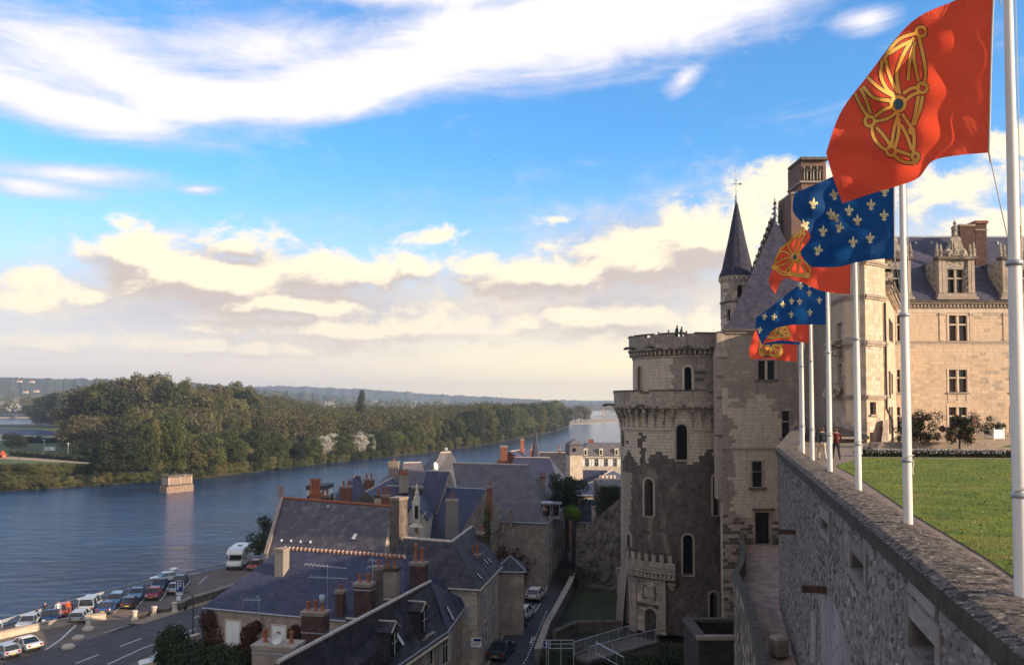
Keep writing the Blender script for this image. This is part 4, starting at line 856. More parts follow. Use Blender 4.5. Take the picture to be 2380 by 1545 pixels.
# ================================================================ TOWN
def on_roof(px, py, roofpts):
    n = (roofpts[1] - roofpts[0]).cross(roofpts[2] - roofpts[0]).normalized(); d = px_dir(px, py); return d * (roofpts[0].dot(n) / d.dot(n))
def chimney(house, px0, px1, ytop, ybase, Y, m, pots=2, rz=0.0, depth=.75, capm=None, potm=None, pot_h=.55, band=None, cowl=False, taper=0.0, potpx=None):
    z1 = P((px0 + px1) / 2, ytop, Y).z; z0 = P((px0 + px1) / 2, ybase, Y).z - .8; c = P((px0 + px1) / 2, ytop, Y); w = (px1 - px0) / F * Y
    b = MB(); ca, sa = math.cos(rz), math.sin(rz)
    def rect(wx, dy): return [(c.x + x * ca - y * sa, Y + depth / 2 + x * sa + y * ca) for x, y in ((-wx / 2, -dy / 2), (wx / 2, -dy / 2), (wx / 2, dy / 2), (-wx / 2, dy / 2))]
    lo = rect(w * (1 + taper), depth); hi = rect(w, depth); b.hexa([(x, y, z0) for x, y in lo] + [(x, y, z1 - .12) for x, y in hi]); ch = b.build('chimney', m, house)
    b = MB(); b.prism(rect(w + .16, depth + .16), z1 - .119, z1); b.prism(rect(w + .08, depth + .08), z1 - .26, z1 - .16); b.build('chimney_cap', capm or M['s2'], ch)
    if band:
        for fz in band: b = MB(); b.prism(rect(w + .07, depth + .07), z1 - fz - .07, z1 - fz); b.build('band', M['zinc'], ch)
    for k in range(pots):
        t = (k + .5) / pots - .5; x = t * w * .95; r_ = min(.15, w / pots * .38); h_ = pot_h * random.uniform(.8, 1.2)
        b = MB(); b.lathe((c.x + x * ca, Y + depth / 2 + x * sa, z1), [(r_ * 1.1, 0), (r_ * .85, .08), (r_ * .8, h_ * .8), (r_ * 1.05, h_ * .85), (r_ * .95, h_), (r_ * .5, h_ * .98)], 9); b.build('chimney_pot', potm or M['terra'], ch)
    if cowl:
        b = MB(); x = w * .3; q = (c.x + x * ca, Y + depth / 2 + x * sa, z1); b.tube([q, (q[0], q[1], q[2] + .5)], .06, 8); b.lathe((q[0], q[1], q[2] + .5), [(.05, 0), (.19, .02), (.21, .55), (.05, .62)], 12); b.build('metal_cowl', M['zinc'], ch)
    return ch
def ridge_cap(parent, a, b_, r, m, name='ridge_cap'):
    b = MB(); b.tube([a, b_], r, 6); b.build(name, m, parent)
def gutter(parent, a, b_, m=None, drop=.08):
    b = MB(); d = (b_ - a).normalized(); n = d.cross(Vector((0, 0, 1))) * .0; b.tube([a + Vector((0, 0, -drop)), b_ + Vector((0, 0, -drop))], .085, 6); b.build('gutter', m or M['zinc'], parent)
def house(name, label, Ra, Rb, Ea, Eb, roofm, wallm, gable=(False, False), zg=ZG, cap=.09, capm=None, gut=True, over=.3, thick=.12):
    "Ra-Rb ridge ends, Ea-Eb near eave ends (all real 3D points); the far slope mirrors the near one"
    ax = Vector((Rb.x - Ra.x, Rb.y - Ra.y, 0)).normalized()
    def mir(p, r): 
        d = Vector((p.x - r.x, p.y - r.y, 0)); al = ax * d.dot(ax); return Vector((r.x, r.y, 0)) + al - (d - al) + Vector((0, 0, p.z))
    Fa, Fb = mir(Ea, Ra), mir(Eb, Rb); e = thing(name, Vector((Ea.x, Ea.y, zg)), label, 'house')
    r = MB()
    for f in ([Ea, Eb, Rb, Ra], [Fb, Fa, Ra, Rb]): r.face(f)
    if not gable[0]: r.face([Fa, Ea, Ra])
    if not gable[1]: r.face([Eb, Fb, Rb])
    r.face([p - Vector((0, 0, .0)) for p in (Fa, Fb, Eb, Ea)]); roof = r.build('roof', roofm, e)
    cen = (Ea + Eb + Fa + Fb) / 4; w = MB(); q = []
    for p in (Ea, Eb, Fb, Fa):
        d = V2(cen, 0) - V2(p, 0); q.append(p + d.normalized() * over)
    w.prism([(p.x, p.y) for p in q], zg - .5, Ea.z - .02); 
    for gi, (E_, F_, Rr) in enumerate(((Ea, Fa, Ra), (Eb, Fb, Rb))):
        if gable[gi]:
            o_ = (Rr - cen); o_.z = 0; o_ = o_.normalized() * .02; inn = -o_ * 12
            w.add([E_ + o_, F_ + o_, Rr + o_ - Vector((0, 0, .03)), E_ + inn, F_ + inn, Rr + inn - Vector((0, 0, .03))], [(0, 1, 2), (3, 4, 5), (0, 2, 5, 3), (1, 2, 5, 4), (0, 1, 4, 3)])
    w.build('wall', wallm, e)
    if cap: ridge_cap(e, Ra, Rb, cap, capm or M['mortarw'])
    if gut: gutter(e, Ea, Eb)
    e['_'] = 0; del e['_']; return e, dict(Ea=Ea, Eb=Eb, Ra=Ra, Rb=Rb, Fa=Fa, Fb=Fb, roof=roof, q=q)
def wall_window(parent, a, u, s, z0, w, h, shutter=None, frame=None, nrm=None, louvre=True, cross=True, surround=M['s0'], open_=True):
    "a = wall foot corner, u = unit direction along the wall, s = metres along"
    an = math.atan2(u.y, u.x); n = nrm or Vector((u.y, -u.x, 0)); c = a + u * s
    def bx(nm, du, dz, sx, sz, out, m, dep=.06, par=None):
        q = c + u * du + n * out; b = MB(); b.box((q.x, q.y, z0 + dz), (sx, dep, sz), an); return b.build(nm, m, par or parent)
    wn = bx('window', 0, h / 2, w, h, .005, M['glass'], .05)
    for du, dz, sx, sz in ((-w / 2 - .07, h / 2, .14, h + .28), (w / 2 + .07, h / 2, .14, h + .28), (0, h + .07, w - .002, .14), (0, -.07, w - .002, .14)): bx('surround', du, dz, sx, sz, .04, surround, .10, wn)
    fm = frame or M['white']
    bx('frame', 0, h / 2, .05, h - .01, .036, fm, .03, wn); bx('frame', 0, h * .62, w - .01, .045, .038, fm, .03, wn)
    for s_ in (-1, 1): bx('frame', s_ * (w / 2 - .03), h / 2, .05, h - .01, .034, fm, .03, wn)
    if shutter:
        if open_:
            for s_ in (-1, 1): bx('shutter', s_ * (w / 2 + .16 + w * .24), h / 2, w * .47, h, .06, shutter, .04, wn)
        else:
            for s_ in (-1, 1): bx('shutter', s_ * w * .25, h / 2, w * .48, h, .07, shutter, .04, wn)
    return wn
def velux(parent, px, py, Y_guess, roofpts, w=.6, h=.8):
    n = (roofpts[1] - roofpts[0]).cross(roofpts[2] - roofpts[0]).normalized(); 
    if n.z < 0: n = -n
    d = px_dir(px, py); p = d * (roofpts[0].dot(n) / d.dot(n)); hx = (roofpts[1] - roofpts[0]).normalized(); up = n.cross(hx); 
    if up.z < 0: up = -up
    b = MB(); q = p + n * .05
    def rect(a, c, t): b.hexa([q - hx * a - up * c - n * t, q + hx * a - up * c - n * t, q + hx * a + up * c - n * t, q - hx * a + up * c - n * t, q - hx * a - up * c + n * t, q + hx * a - up * c + n * t, q + hx * a + up * c + n * t, q - hx * a + up * c + n * t])
    rect(w / 2, h / 2, .05); s = b.build('skylight', M['iron'], parent); b = MB(); q = p + n * .075; rect(w / 2 - .07, h / 2 - .07, .035); b.build('pane', M['lamp'], s)
def roof_vents(parent, spots, roofpts):
    for px, py in spots:
        p = on_roof(px, py, roofpts); b = MB(); b.lathe((p.x, p.y, p.z), [(.16, -.05), (.15, .10), (.06, .20)], 7); b.build('roof_vent', M['zinc'], parent)
# --- H1 front blue slate roof
Ra, Rb = PZ(655, 1274, -12.9), PZ(940, 1294, -12.9); Ea, Eb = PZ(470, 1410, -17), PZ(794, 1440, -17)
ax = (Rb - Ra).normalized(); Eb = Eb + (Eb - Ea).normalized() * 5.5
h1, d1 = house('house', 'house with the big plain blue slate roof and red scalloped ridge', Ra, Rb, Ea, Eb, M['slate'], M['render'], cap=.05, capm=M['terra'])
nT = 29
for k in range(nT):
    p = Ra.lerp(Rb, (k + .5) / nT); b = MB(); d = ax * (Rb - Ra).length / nT / 2
    b.tube([p - d * .92 + Vector((0, 0, .03)), p + d * .92 + Vector((0, 0, .03))], .15, 7); b.build('ridge_tile', M['terra'], h1)
    b = MB(); b.tube([p + d * .72 + Vector((0, 0, .0)), p + d * 1.22 + Vector((0, 0, .05))], .20, 7); b.build('mortar_joint', M['mortarw'], h1)
rp = [Ea, Eb, Rb]
chimney(h1, 641, 664, 1275, 1333, on_roof(652, 1333, rp).y - .2, M['pebble'], 0, -.35, .9)
chimney(h1, 781, 800, 1372, 1428, on_roof(790, 1428, rp).y - .2, M['brickd'], 1, -.3, .6, pot_h=.4)
fa = V2(d1['q'][0], 0); fb = V2(d1['q'][1], 0); uu = (fb - fa).normalized()
def on_wall(px, py, a, u):
    p = PV(px, py, a, a + u); return (p - a).dot(u), p.z
for (x0, y0, x1, y1), l in (((527, 1445, 558, 1497), 0), ((634, 1456, 664, 1487), 1)):
    s0, za = on_wall(x0, y1, fa, uu); s1, zb = on_wall(x1, y0, fa, uu); w_ = wall_window(h1, fa, uu, (s0 + s1) / 2, za, s1 - s0, zb - za, surround=M['tuffeau'], shutter=M['white'], open_=False)
def ivy(name, spots, n, s, m, label, cat='ivy', seed=0, parent=None):
    b = MB()
    for c, r in spots:
        for _ in range(n):
            d = rnd_dir(); p = Vector(c) + Vector((d.x * r[0], d.y * r[1], d.z * r[2])) * random.uniform(.6, 1.0); nn = (d + rnd_dir() * .7).normalized(); q = nn.cross(rnd_dir()).normalized(); e2 = nn.cross(q); k = s * random.uniform(.6, 1.4)
            b.face([p - q * k, p - e2 * k * .8, p + q * k, p + e2 * k])
    o = b.build(name, m, parent)
    if parent is None: tag(o, label, cat)
    return o
def wspot(px, py, out, rx, rz): 
    p = PV(px, py, fa, fb) - Vector((uu.y, -uu.x, 0)) * -out; return (p, (rx, .35, rz))
wn = Vector((uu.y, -uu.x, 0))
def ws(px, py, rx, rz, out=.35, ry=.45): p = PV(px, py, fa, fb) + wn * out; return (p, (rx, ry, rz))
ivy('ivy', [ws(490, 1440, .8, 1.0), ws(500, 1480, 1.0, 1.4), ws(480, 1520, 1.3, 1.6), ws(583, 1475, .7, 1.0), ws(600, 1455, .5, .6), ws(590, 1515, 1.4, 1.4), ws(540, 1530, 1.4, .9), ws(690, 1470, .6, .8)], 700, .085, [M['leafr']], 'reddish brown creeper covering the wall around the two white windows')
ivy('garden_shrub', [(g(400, 1560) + Vector((0, 0, 2.0)), (1.6, 1.6, 2.1)), (g(450, 1590) + Vector((0, 0, 1.7)), (2.2, 2, 2.0)), (g(520, 1600) + Vector((0, 0, 2.0)), (2.6, 1.6, 1.6))], 2600, .12, [M['leafd']], 'dark green garden shrubs at the bottom edge below the creeper', 'shrub')
low_wall('garden_wall', [g(385, 1535), g(425, 1512), g(462, 1500)], 1.2, .3, M['renderp'], 'pale garden wall at the roadside in front of the shrubs', M['tuffeau'])
def antenna(name, px, y0, y1, Y, bars, label):
    e = thing(name, P(px, y1, Y), label, 'antenna'); b = MB(); b.tube([P(px, y1, Y), P(px, y0, Y)], .022, 5); b.build('mast', M['steel'], e)
    for (xa, ya, xb, yb, n) in bars:
        a = P(xa, ya, Y); c = P(xb, yb, Y); b = MB(); b.tube([a, c], .022, 5); bo = b.build('boom', M['steel'], e)
        for k in range(n):
            p = a.lerp(c, (k + .5) / n); l_ = .22 + .25 * (1 - k / n); b = MB(); b.tube([p + Vector((-.12 * l_, -l_, -.1 * l_)), p + Vector((.12 * l_, l_, .1 * l_))], .012, 4); b.build('element', M['steel'], e)
antenna('aerial', 761, 1313, 1442, 66.5, [(707, 1310, 806, 1320, 11), (716, 1340, 808, 1344, 11)], 'tall roof aerial with two long booms in front of the blue slate roof')
antenna('aerial', 602, 1388, 1440, 67.5, [(566, 1393, 606, 1394, 5), (596, 1383, 606, 1395, 2)], 'small roof aerial with one boom near the creeper-covered eave')
antenna('aerial', 866, 1297, 1400, 63, [(852, 1318, 880, 1312, 4), (856, 1300, 876, 1303, 3)], 'slim aerial on the dark chimney between the blue roofs')
# --- H2 mottled roof
Ra, Rb = PZ(656, 1157, -10.5), PZ(911, 1177, -10.5); Ea = Vector((-25.6, 90.0, -16)); Eb = Ea + (Rb - Ra)
Ea, Eb = Ea, Eb
h2, d2 = house('house', 'house with the large mottled old slate roof and stone gable edge', Ra, Rb, Ea, Eb, M['slate2'], M['render'], gable=(True, True), cap=.12, capm=M['terra'])
nT = 34
for k in range(nT):
    p = Ra.lerp(Rb, (k + .5) / nT); d = (Rb - Ra) / nT / 2; b = MB(); b.tube([p - d * .9 + Vector((0, 0, .05)), p + d * .9 + Vector((0, 0, .05))], .15, 6); b.build('ridge_tile', M['terra'], h2)
b = MB(); o_ = -(Rb - Ra).normalized() * .25
for A_, B2 in ((Ea, Ra), (Ra, d2['Fa'])): 
    t = Vector((0, 0, .35)); b.hexa([A_ + o_ - t, A_ - o_ - t, B2 - o_ - t, B2 + o_ - t, A_ + o_ + t, A_ - o_ + t, B2 - o_ + t, B2 + o_ + t])
b.build('gable_coping', M['s2'], h2)
b = MB(); b.box((Ra.x + o_.x, Ra.y + o_.y, Ra.z + .7), (.45, .45, 1.4), -.5); b.build('finial', M['s2'], h2)
rp2 = [Ea, Eb, Rb]; roof_vents(h2, [(654, 1256), (676, 1257), (698, 1259), (721, 1260), (763, 1177)], rp2); velux(h2, 825, 1247, 84, rp2)
chimney(h2, 911, 938, 1156, 1290, 80.5, M['s3'], 0, -.5, 1.3, capm=M['s2'])
# --- H3 L-shaped dark roof along the street
h3 = thing('house', Vector((-2.75, 73.4, ZG)), 'dark slate L-shaped house at the street corner with grey shutters', 'house')
a0 = PZ(938, 1249, -12.5); a1 = PZ(1050, 1258, -12.5); a2 = PZ(1097, 1223, -12.5); C0 = PZ(1041, 1366, -16); Cc = PZ(1116, 1370, -16); Cd = PZ(1167, 1316, -16)
El = C0 + (C0 - Cc).normalized() * 6.5
# back eaves
bk0 = a0 + Vector((-1.5, 4.5, -3.5)); bk1 = a1 + (a2 - a1) * .0 + Vector((-5, 3.0, -3.5)); bk2 = a2 + Vector((-5.6, 1.6, -3.5))
r = MB(); r.face([El, Cc, a1, a0]); r.face([Cc, Cd, a2, a1]); r.face([Cd, bk2, a2]); r.face([bk2, bk1, a1, a2]); r.face([bk1, bk0, a0, a1]); r.face([bk0, El, a0]); r.build('roof', M['slate3'], h3)
w = MB(); w.prism([(p.x, p.y) for p in [El + Vector((.3, .3, 0)), Cc + Vector((-.3, .3, 0)), Cd + Vector((-.35, -.1, 0)), bk2, bk1, bk0]], ZG - .5, -16.03); w.build('wall', M['renderp'], h3)
ridge_cap(h3, a0, a1, .15, M['mortarw']); ridge_cap(h3, a1, a2, .13, M['mortarw']); gutter(h3, C0, Cc, M['mortarw'], .05); gutter(h3, Cc, Cd, M['mortarw'], .05); ridge_cap(h3, a2, Cd, .06, M['slate'], 'hip_cap')
rs = [Cc, Cd, a2]
for px, py in ((1136, 1303), (1128, 1306), (1113, 1340)): velux(h3, px, py, 0, rs, .28, .75)
sa_ = V2(Cc, 0) + Vector((-.3, .3, 0)); sb_ = V2(Cd, 0) + Vector((-.35, -.1, 0)); su = (sb_ - sa_).normalized()
for x0, y0, x1, y1 in ((1119, 1393, 1131, 1433), (1146, 1360, 1156, 1400), (1121, 1458, 1135, 1502), (1144, 1425, 1157, 1462)):
    s0, za = on_wall(x0, y1, sa_, su); s1, zb = on_wall(x1, y0, sa_, su); L_ = max(.8, min(1.3, abs(s1 - s0) * .5)); wall_window(h3, sa_, su, (s0 + s1) / 2, za, L_, 1.9, shutter=M['shut'])
sa2 = V2(El, 0) + Vector((.3, .3, 0)); su2 = (sa_ - sa2).normalized(); Lf = (sa_ - sa2).length
for x0, y0, x1, y1 in ((1081, 1410, 1093, 1446),):
    s0, za = on_wall(x0, y1, sa2, su2); s1, zb = on_wall(x1, y0, sa2, su2); wall_window(h3, sa2, su2, (s0 + s1) / 2, za, .75, zb - za, shutter=M['shut'], open_=False)
for x0, y0, x1, y1 in ((1079, 1488, 1091, 1519),):
    s0, za = on_wall(x0, y1, sa2, su2); s1, zb = on_wall(x1, y0, sa2, su2); wall_window(h3, sa2, su2, (s0 + s1) / 2, za, .8, zb - za, shutter=M['shut'], open_=False)
for k in range(14):     # quoin stones on the street corner
    b = MB(); z = ZG + .25 + k * .5; q = sa_ + Vector((0, -.0, 0)); b.box((q.x - (.32 if k % 2 else .2), q.y - .0 + .0, z), ((.7 if k % 2 else .45), .10, .46), math.atan2(su2.y, su2.x)); b.build('quoin_stone', M['s0'], h3, bevel=.02)
# shop sign on the corner wall
sp_ = PV(1107, 1490, sa2, sa_) + Vector((0, -.25, 0)); e = thing('shop_sign', sp_, 'small white shop board with blue top on the corner house wall', 'sign'); b = MB(); b.box(sp_, (.9, .08, .8), .0); b.build('board', M['signwhite'], e); b = MB(); b.box(sp_ + Vector((.1, -.06, .22)), (.6, .04, .22)); b.build('blue_panel', M['signblue'], e)
b = MB(); 
for k in range(5): b.box(sp_ + Vector((-.25 + k * .13, -.05, -.12)), (.07, .02, .1))
b.build('lettering', M['red'], e)
chimney(h3, 955, 990, 1307, 1395, 68.5, M['brickd'], 2, -.3, .9, pot_h=1.3)
chimney(h3, 1177 - 85, 1177 - 62, 1292 - 4, 1340, 80.5, M['s3'], 2, -.3, .7, pot_h=.9)
chimney(h3, 1109, 1124, 1237, 1290, 86, M['brickd'], 1, -.3, .6, pot_h=.6)
# --- H4 front lower right roof with dormers
R0, R1_ = PZ(693, 1513, -13.6), PZ(1000, 1350, -14.2); R0 = R0 + (R0 - R1_) * .10; F1 = PZ(1089, 1397, -17.5); E1 = PZ(1040, 1466, -17.6); E0 = PZ(922, 1546, -17.8); E0 = E0 + (E0 - E1) * .9
h4 = thing('house', Vector((E1.x, E1.y, ZG)), 'nearest house with dark mossy slate roof and two dormers beside the street', 'house')
bk = R1_ + Vector((-3.5, 2.6, -3.6)); bk0 = R0 + Vector((-3.4, 1.0, -3.8))
rm = R0.lerp(R1_, .5) + (E0.lerp(E1, .5) - R0.lerp(R1_, .5)) * .5 + Vector((0, 0, -.35))
r = MB(); m0 = R0.lerp(E0, .55) - Vector((0, 0, .35)); m1 = R1_.lerp(E1, .55) - Vector((0, 0, .30)); r.face([m0, m1, R1_, R0], 0, False); r.face([E0, E1, m1, m0], 0, False); r.face([R1_, bk, bk0, R0], 0); r.face([E1, F1, R1_], 1); r.face([E1, R1_, m1], 0); r.face([F1, bk, R1_], 1)
r.build('roof', [M['slate3'], M['slate']], h4); w = MB(); w.prism([(p.x, p.y) for p in [E0 + Vector((-.3, 0, 0)), E1 + Vector((-.35, 0, 0)), F1 + Vector((-.3, -.1, 0)), bk, bk0]], ZG - .5, -17.9); w.build('wall', M['render'], h4)
ridge_cap(h4, R0, R1_, .13, M['mortarw']); gutter(h4, E0, E1); gutter(h4, E1, F1); ridge_cap(h4, E1, R1_, .05, M['slate'], 'hip_cap')
b = MB(); dd = (E1 - E0).normalized(); b.tube([E0 + Vector((.0, 0, -.45)), E1 + Vector((0, 0, -.45))], .13, 6); b.build('cornice', M['s0'], h4)
for k in range(15): b = MB(); p = E1 - dd * (.5 + k * 1.2) + Vector((-.25, 0, -2.2)); b.box(p, (.12, .35, 3.4), math.atan2(dd.y, dd.x) - K / 2); b.build('wall_pilaster', M['s1'], h4)
for k, (x0, y0, x1, y1) in enumerate(((1027, 1470, 1040, 1540), (990, 1500, 1006, 1545))):
    a_ = V2(E0, 0) + Vector((-.3, 0, 0)); b_ = V2(E1, 0) + Vector((-.35, 0, 0)); u_ = (b_ - a_).normalized(); s0, za = on_wall((x0 + x1) / 2, y1, a_, u_); wall_window(h4, a_, u_, s0, max(za, ZG + .4), 1.1, 2.2, shutter=M['shut'])
def dormer(parent, px, py, w, h, dep, rz, faces, m=M['slate3'], wm=M['white']):
    p = on_roof(px, py, faces); e = MB(); ca, sa = math.cos(rz), math.sin(rz)
    def T(x, y, z): return (p.x + x * ca - y * sa, p.y + x * sa + y * ca, p.z + z)
    b = MB(); b.hexa([T(-w / 2, 0, -.2), T(w / 2, 0, -.2), T(w / 2, dep, -.2), T(-w / 2, dep, -.2), T(-w / 2, 0, h), T(w / 2, 0, h), T(w / 2, dep, h), T(-w / 2, dep, h)]); d = b.build('dormer', m, parent)
    b = MB(); b.face([T(-w / 2 - .15, -.15, h), T(w / 2 + .15, -.15, h), T(0, -.15, h + w * .42)]); 
    b.face([T(-w / 2 - .15, -.15, h), T(0, -.15, h + w * .42), T(0, dep + .8, h + w * .42), T(-w / 2 - .15, dep, h)]); b.face([T(w / 2 + .15, -.15, h), T(0, -.15, h + w * .42), T(0, dep + .8, h + w * .42), T(w / 2 + .15, dep, h)]); b.build('dormer_roof', m, d)
    b = MB(); b.tube([T(-w / 2 - .15, -.17, h), T(0, -.17, h + w * .42)], .045, 5); b.tube([T(w / 2 + .15, -.17, h), T(0, -.17, h + w * .42)], .045, 5); b.tube([T(0, -.15, h + w * .43), T(0, dep + .7, h + w * .43)], .07, 5); b.build('dormer_trim', M['mortarw'], d)
    b = MB(); b.hexa([T(-w * .36, -.06, .15), T(w * .36, -.06, .15), T(w * .36, -.02, .15), T(-w * .36, -.02, .15), T(-w * .36, -.06, h * .92), T(w * .36, -.06, h * .92), T(w * .36, -.02, h * .92), T(-w * .36, -.02, h * .92)]); b.build('dormer_window', M['glass'], d)
    b = MB(); b.tube([T(0, -.08, .15), T(0, -.08, h * .92)], .022, 4); b.tube([T(-w * .36, -.08, h * .55), T(w * .36, -.08, h * .55)], .018, 4); b.build('glazing_bar', wm, d)
rf = [m0, m1, E1]
dormer(h4, 984, 1470, 1.3, 1.7, 2.6, K / 2 - .25, rf); dormer(h4, 915, 1526, 1.3, 1.8, 2.8, K / 2 - .25, rf)
for px, py in ((1044, 1425), (925, 1482)): velux(h4, px, py, 0, [E1, F1, R1_] if px > 1000 else rf, .5, 1.3)
chimney(h4, 588, 690, 1500, 1560, 52, M['s2'], 3, -.18, 1.5, capm=M['s1'], pot_h=.65, band=(.45, 1.4))
ds = P(641, 1484, 52.5); b = MB(); b.lathe((0, 0, 0), [(0.02, 0), (.2, .03), (.34, .10)], 14); o = b.build('satellite_dish', M['white'], None, local=True); o.location = ds; o.rotation_euler = (R(80), 0, R(40)); tag(o, 'small white dish standing on the broad foreground chimney', 'satellite dish')
chimney(h4, 702, 757, 1422, 1505, 58.5, M['brickd'], 3, -.2, 1.0, pot_h=.75, band=(1.35,), cowl=True)
chimney(h4, 824, 865, 1355, 1440, 62.5, M['brickd'], 2, -.2, .9, pot_h=.6, band=(.45,))
chimney(h4, 889, 925, 1320, 1390, 66, M['s2'], 2, -.2, .9, pot_h=.9, capm=M['brickd'])
chimney(h4, 869, 887, 1316, 1420, 63.5, M['s3'], 1, -.2, .6, pot_h=.4)
# --- H5 blue roof beyond the junction
Ra, Rb = PZ(965, 1129, -10.5), PZ(1130, 1136, -10.5); nn = Vector((Rb.y - Ra.y, -(Rb.x - Ra.x), 0)).normalized(); nn = nn if nn.y < 0 else -nn; Ea = Ra + nn * 8 + Vector((-.6, 0, -5.6)); Eb = Rb + nn * 8 + Vector((-.3, 0, -5.6))
h5, d5 = house('house', 'house with the plain blue roof behind a tall pebbled chimney', Ra, Rb, Ea, Eb, M['slate'], M['render'], gable=(True, True), cap=.08, capm=M['zinc'])
chimney(h5, 1037, 1063, 1161, 1250, 97, M['pebble'], 1, -.1, 1.0, capm=M['s1'], pot_h=.9, taper=.15)
chimney(h5, 1132, 1144, 1130, 1195, 103, M['brick'], 1, -.1, .9, pot_h=.5)
ivy('ivy_column', [(P(1132, 1195 + k * 22, 98 - k * .5), (.45, .5, 1.1)) for k in range(5)], 260, .11, [M['leafo']], 'tall column of green ivy on the gable right of the plain blue roof')
# --- H6 great hipped roof
Ra, Rb = PZ(1050, 1075, -8.5), PZ(1228, 1080, -8.5); C6 = PZ(1272, 1215, -15); L6 = PZ(1125, 1209, -15); D6 = PZ(1316, 1174, -15); bkL = L6 + Vector((-3, 19, 0))
h6 = thing('house', Vector((C6.x, C6.y, ZG)), 'large house with the great grey hipped roof closing the street view', 'house')
L6 = L6 + (L6 - C6).normalized() * 3
r = MB(); r.face([L6, C6, Rb, Ra]); r.face([C6, D6, Rb]); r.face([D6, bkL + Vector((6, 0, 0)), Rb]); r.face([bkL + Vector((6, 0, 0)), bkL, Ra, Rb]); r.face([bkL, L6, Ra]); r.build('roof', M['slate4'], h6)
w = MB(); wp = [L6 + Vector((.3, .3, 0)), C6 + Vector((-.3, .3, 0)), D6 + Vector((-.3, 0, 0)), bkL + Vector((6, 0, 0)), bkL]; w.prism([(p.x, p.y) for p in wp], ZG - .5, -15.02); w.build('wall', M['render'], h6)
ridge_cap(h6, Ra, Rb, .12, M['mortarw']); ridge_cap(h6, Ra, L6.lerp(Ra, .55), .10, M['mortarw'], 'hip_cap'); ridge_cap(h6, Rb, C6, .05, M['slate4'], 'hip_cap'); gutter(h6, L6, C6); gutter(h6, C6, D6, M['mortarw'])
ca_ = V2(wp[0], 0); cb_ = V2(wp[1], 0); u_ = (cb_ - ca_).normalized()
for x0, y0, x1, y1 in ((1160, 1217, 1168, 1234), (1186, 1229, 1191, 1236)):
    s0, za = on_wall((x0 + x1) / 2, y1, ca_, u_); _, zb = on_wall(x0, y0, ca_, u_); wall_window(h6, ca_, u_, s0, za, .5, zb - za)
fa6 = V2(wp[1], 0); u6 = (V2(wp[2], 0) - fa6).normalized(); Lw = (V2(wp[2], 0) - fa6).length; nw = Vector((u6.y, -u6.x, 0))
w = MB()
q = fa6 + u6 * Lw / 2 + nw * .03; w.box((q.x, q.y, ZG + 3.9), (Lw - .1, .06, 8.0), math.atan2(u6.y, u6.x)); w.build('facade', M['renderp'], h6)
for k in range(6):
    for j in range(2): wall_window(h6, fa6 + nw * .06, u6, 1.6 + k * (Lw - 3) / 5.0, ZG + .9 + j * 3.5, 1.0, 1.9, shutter=M['shut'], open_=True)
for k, px in enumerate((1271, 1292)):
    e = MB(); p = P(px, 1186, 111 + 4 * k); 
    b = MB(); b.box(p, (1.0, 1.6, 2.0)); d = b.build('dormer', M['shut'], h6); b = MB(); b.box(p + Vector((0, -.2, 1.05)), (1.5, 2.2, .14)); b.build('dormer_roof', M['zinc'], d); b = MB(); b.box(p + Vector((0, -.82, .1)), (.75, .05, 1.3)); b.build('dormer_window', M['glass'], d)
chimney(h6, 1255, 1268, 1107, 1150, 118, M['s2'], 3, 0, .9, pot_h=.5, capm=M['brick']); chimney(h6, 1262, 1270, 1182, 1205, 109, M['brickd'], 1, 0, .5); chimney(h6, 1184, 1190, 1196, 1210, 109, M['s2'], 1, 0, .4)
# gate house and shrub in front of it
def simple(name, label, Ra, Rb, Ea, Eb, rm_, wm_, gb, **k): return house(name, label, Ra, Rb, Ea, Eb, rm_, wm_, gable=gb, **k)
e = thing('gate_pillar', g(1250, 1338), 'pale stone gateway with flat cap at the foot of the great hipped roof', 'gateway')
gp = g(1250, 1345); b = MB(); b.box((gp.x, gp.y + 1.5, ZG + 1.9), (1.3, 5.5, 4.2), -.25); b.build('pillar', M['renderp'], e); b = MB(); b.box((gp.x, gp.y + 1.5, ZG + 4.15), (1.8, 6.0, .3), -.25); b.build('cap', M['mortarw'], e)
for k in range(3): b = MB(); b.box((gp.x + .25 + .35 * k, gp.y - 1.4 + 1.5 * k, ZG + 1.9), (.5, .3, 3.7), -.25); b.build('pilaster', M['s0'], e)
ivy('red_shrub', [(g(1200, 1370) + Vector((-1.5, 3, 2.2)), (4.2, 3, 3.0)), (g(1225, 1370) + Vector((0, 5, 2.2)), (2.2, 3, 2.5)), (g(1160, 1330) + Vector((0, 6, 2.0)), (3.5, 3, 2.6))], 2600, .16, [M['leafr']], 'dark reddish shrub filling the yard before the great roof', 'shrub')
ivy('green_shrub', [(g(1195, 1420) + Vector((-1.6, 4, 2.5)), (1.9, 4, 2.2))], 2600, .14, [M['leafd']], 'dark green shrub behind the small pointed porch roof', 'shrub')
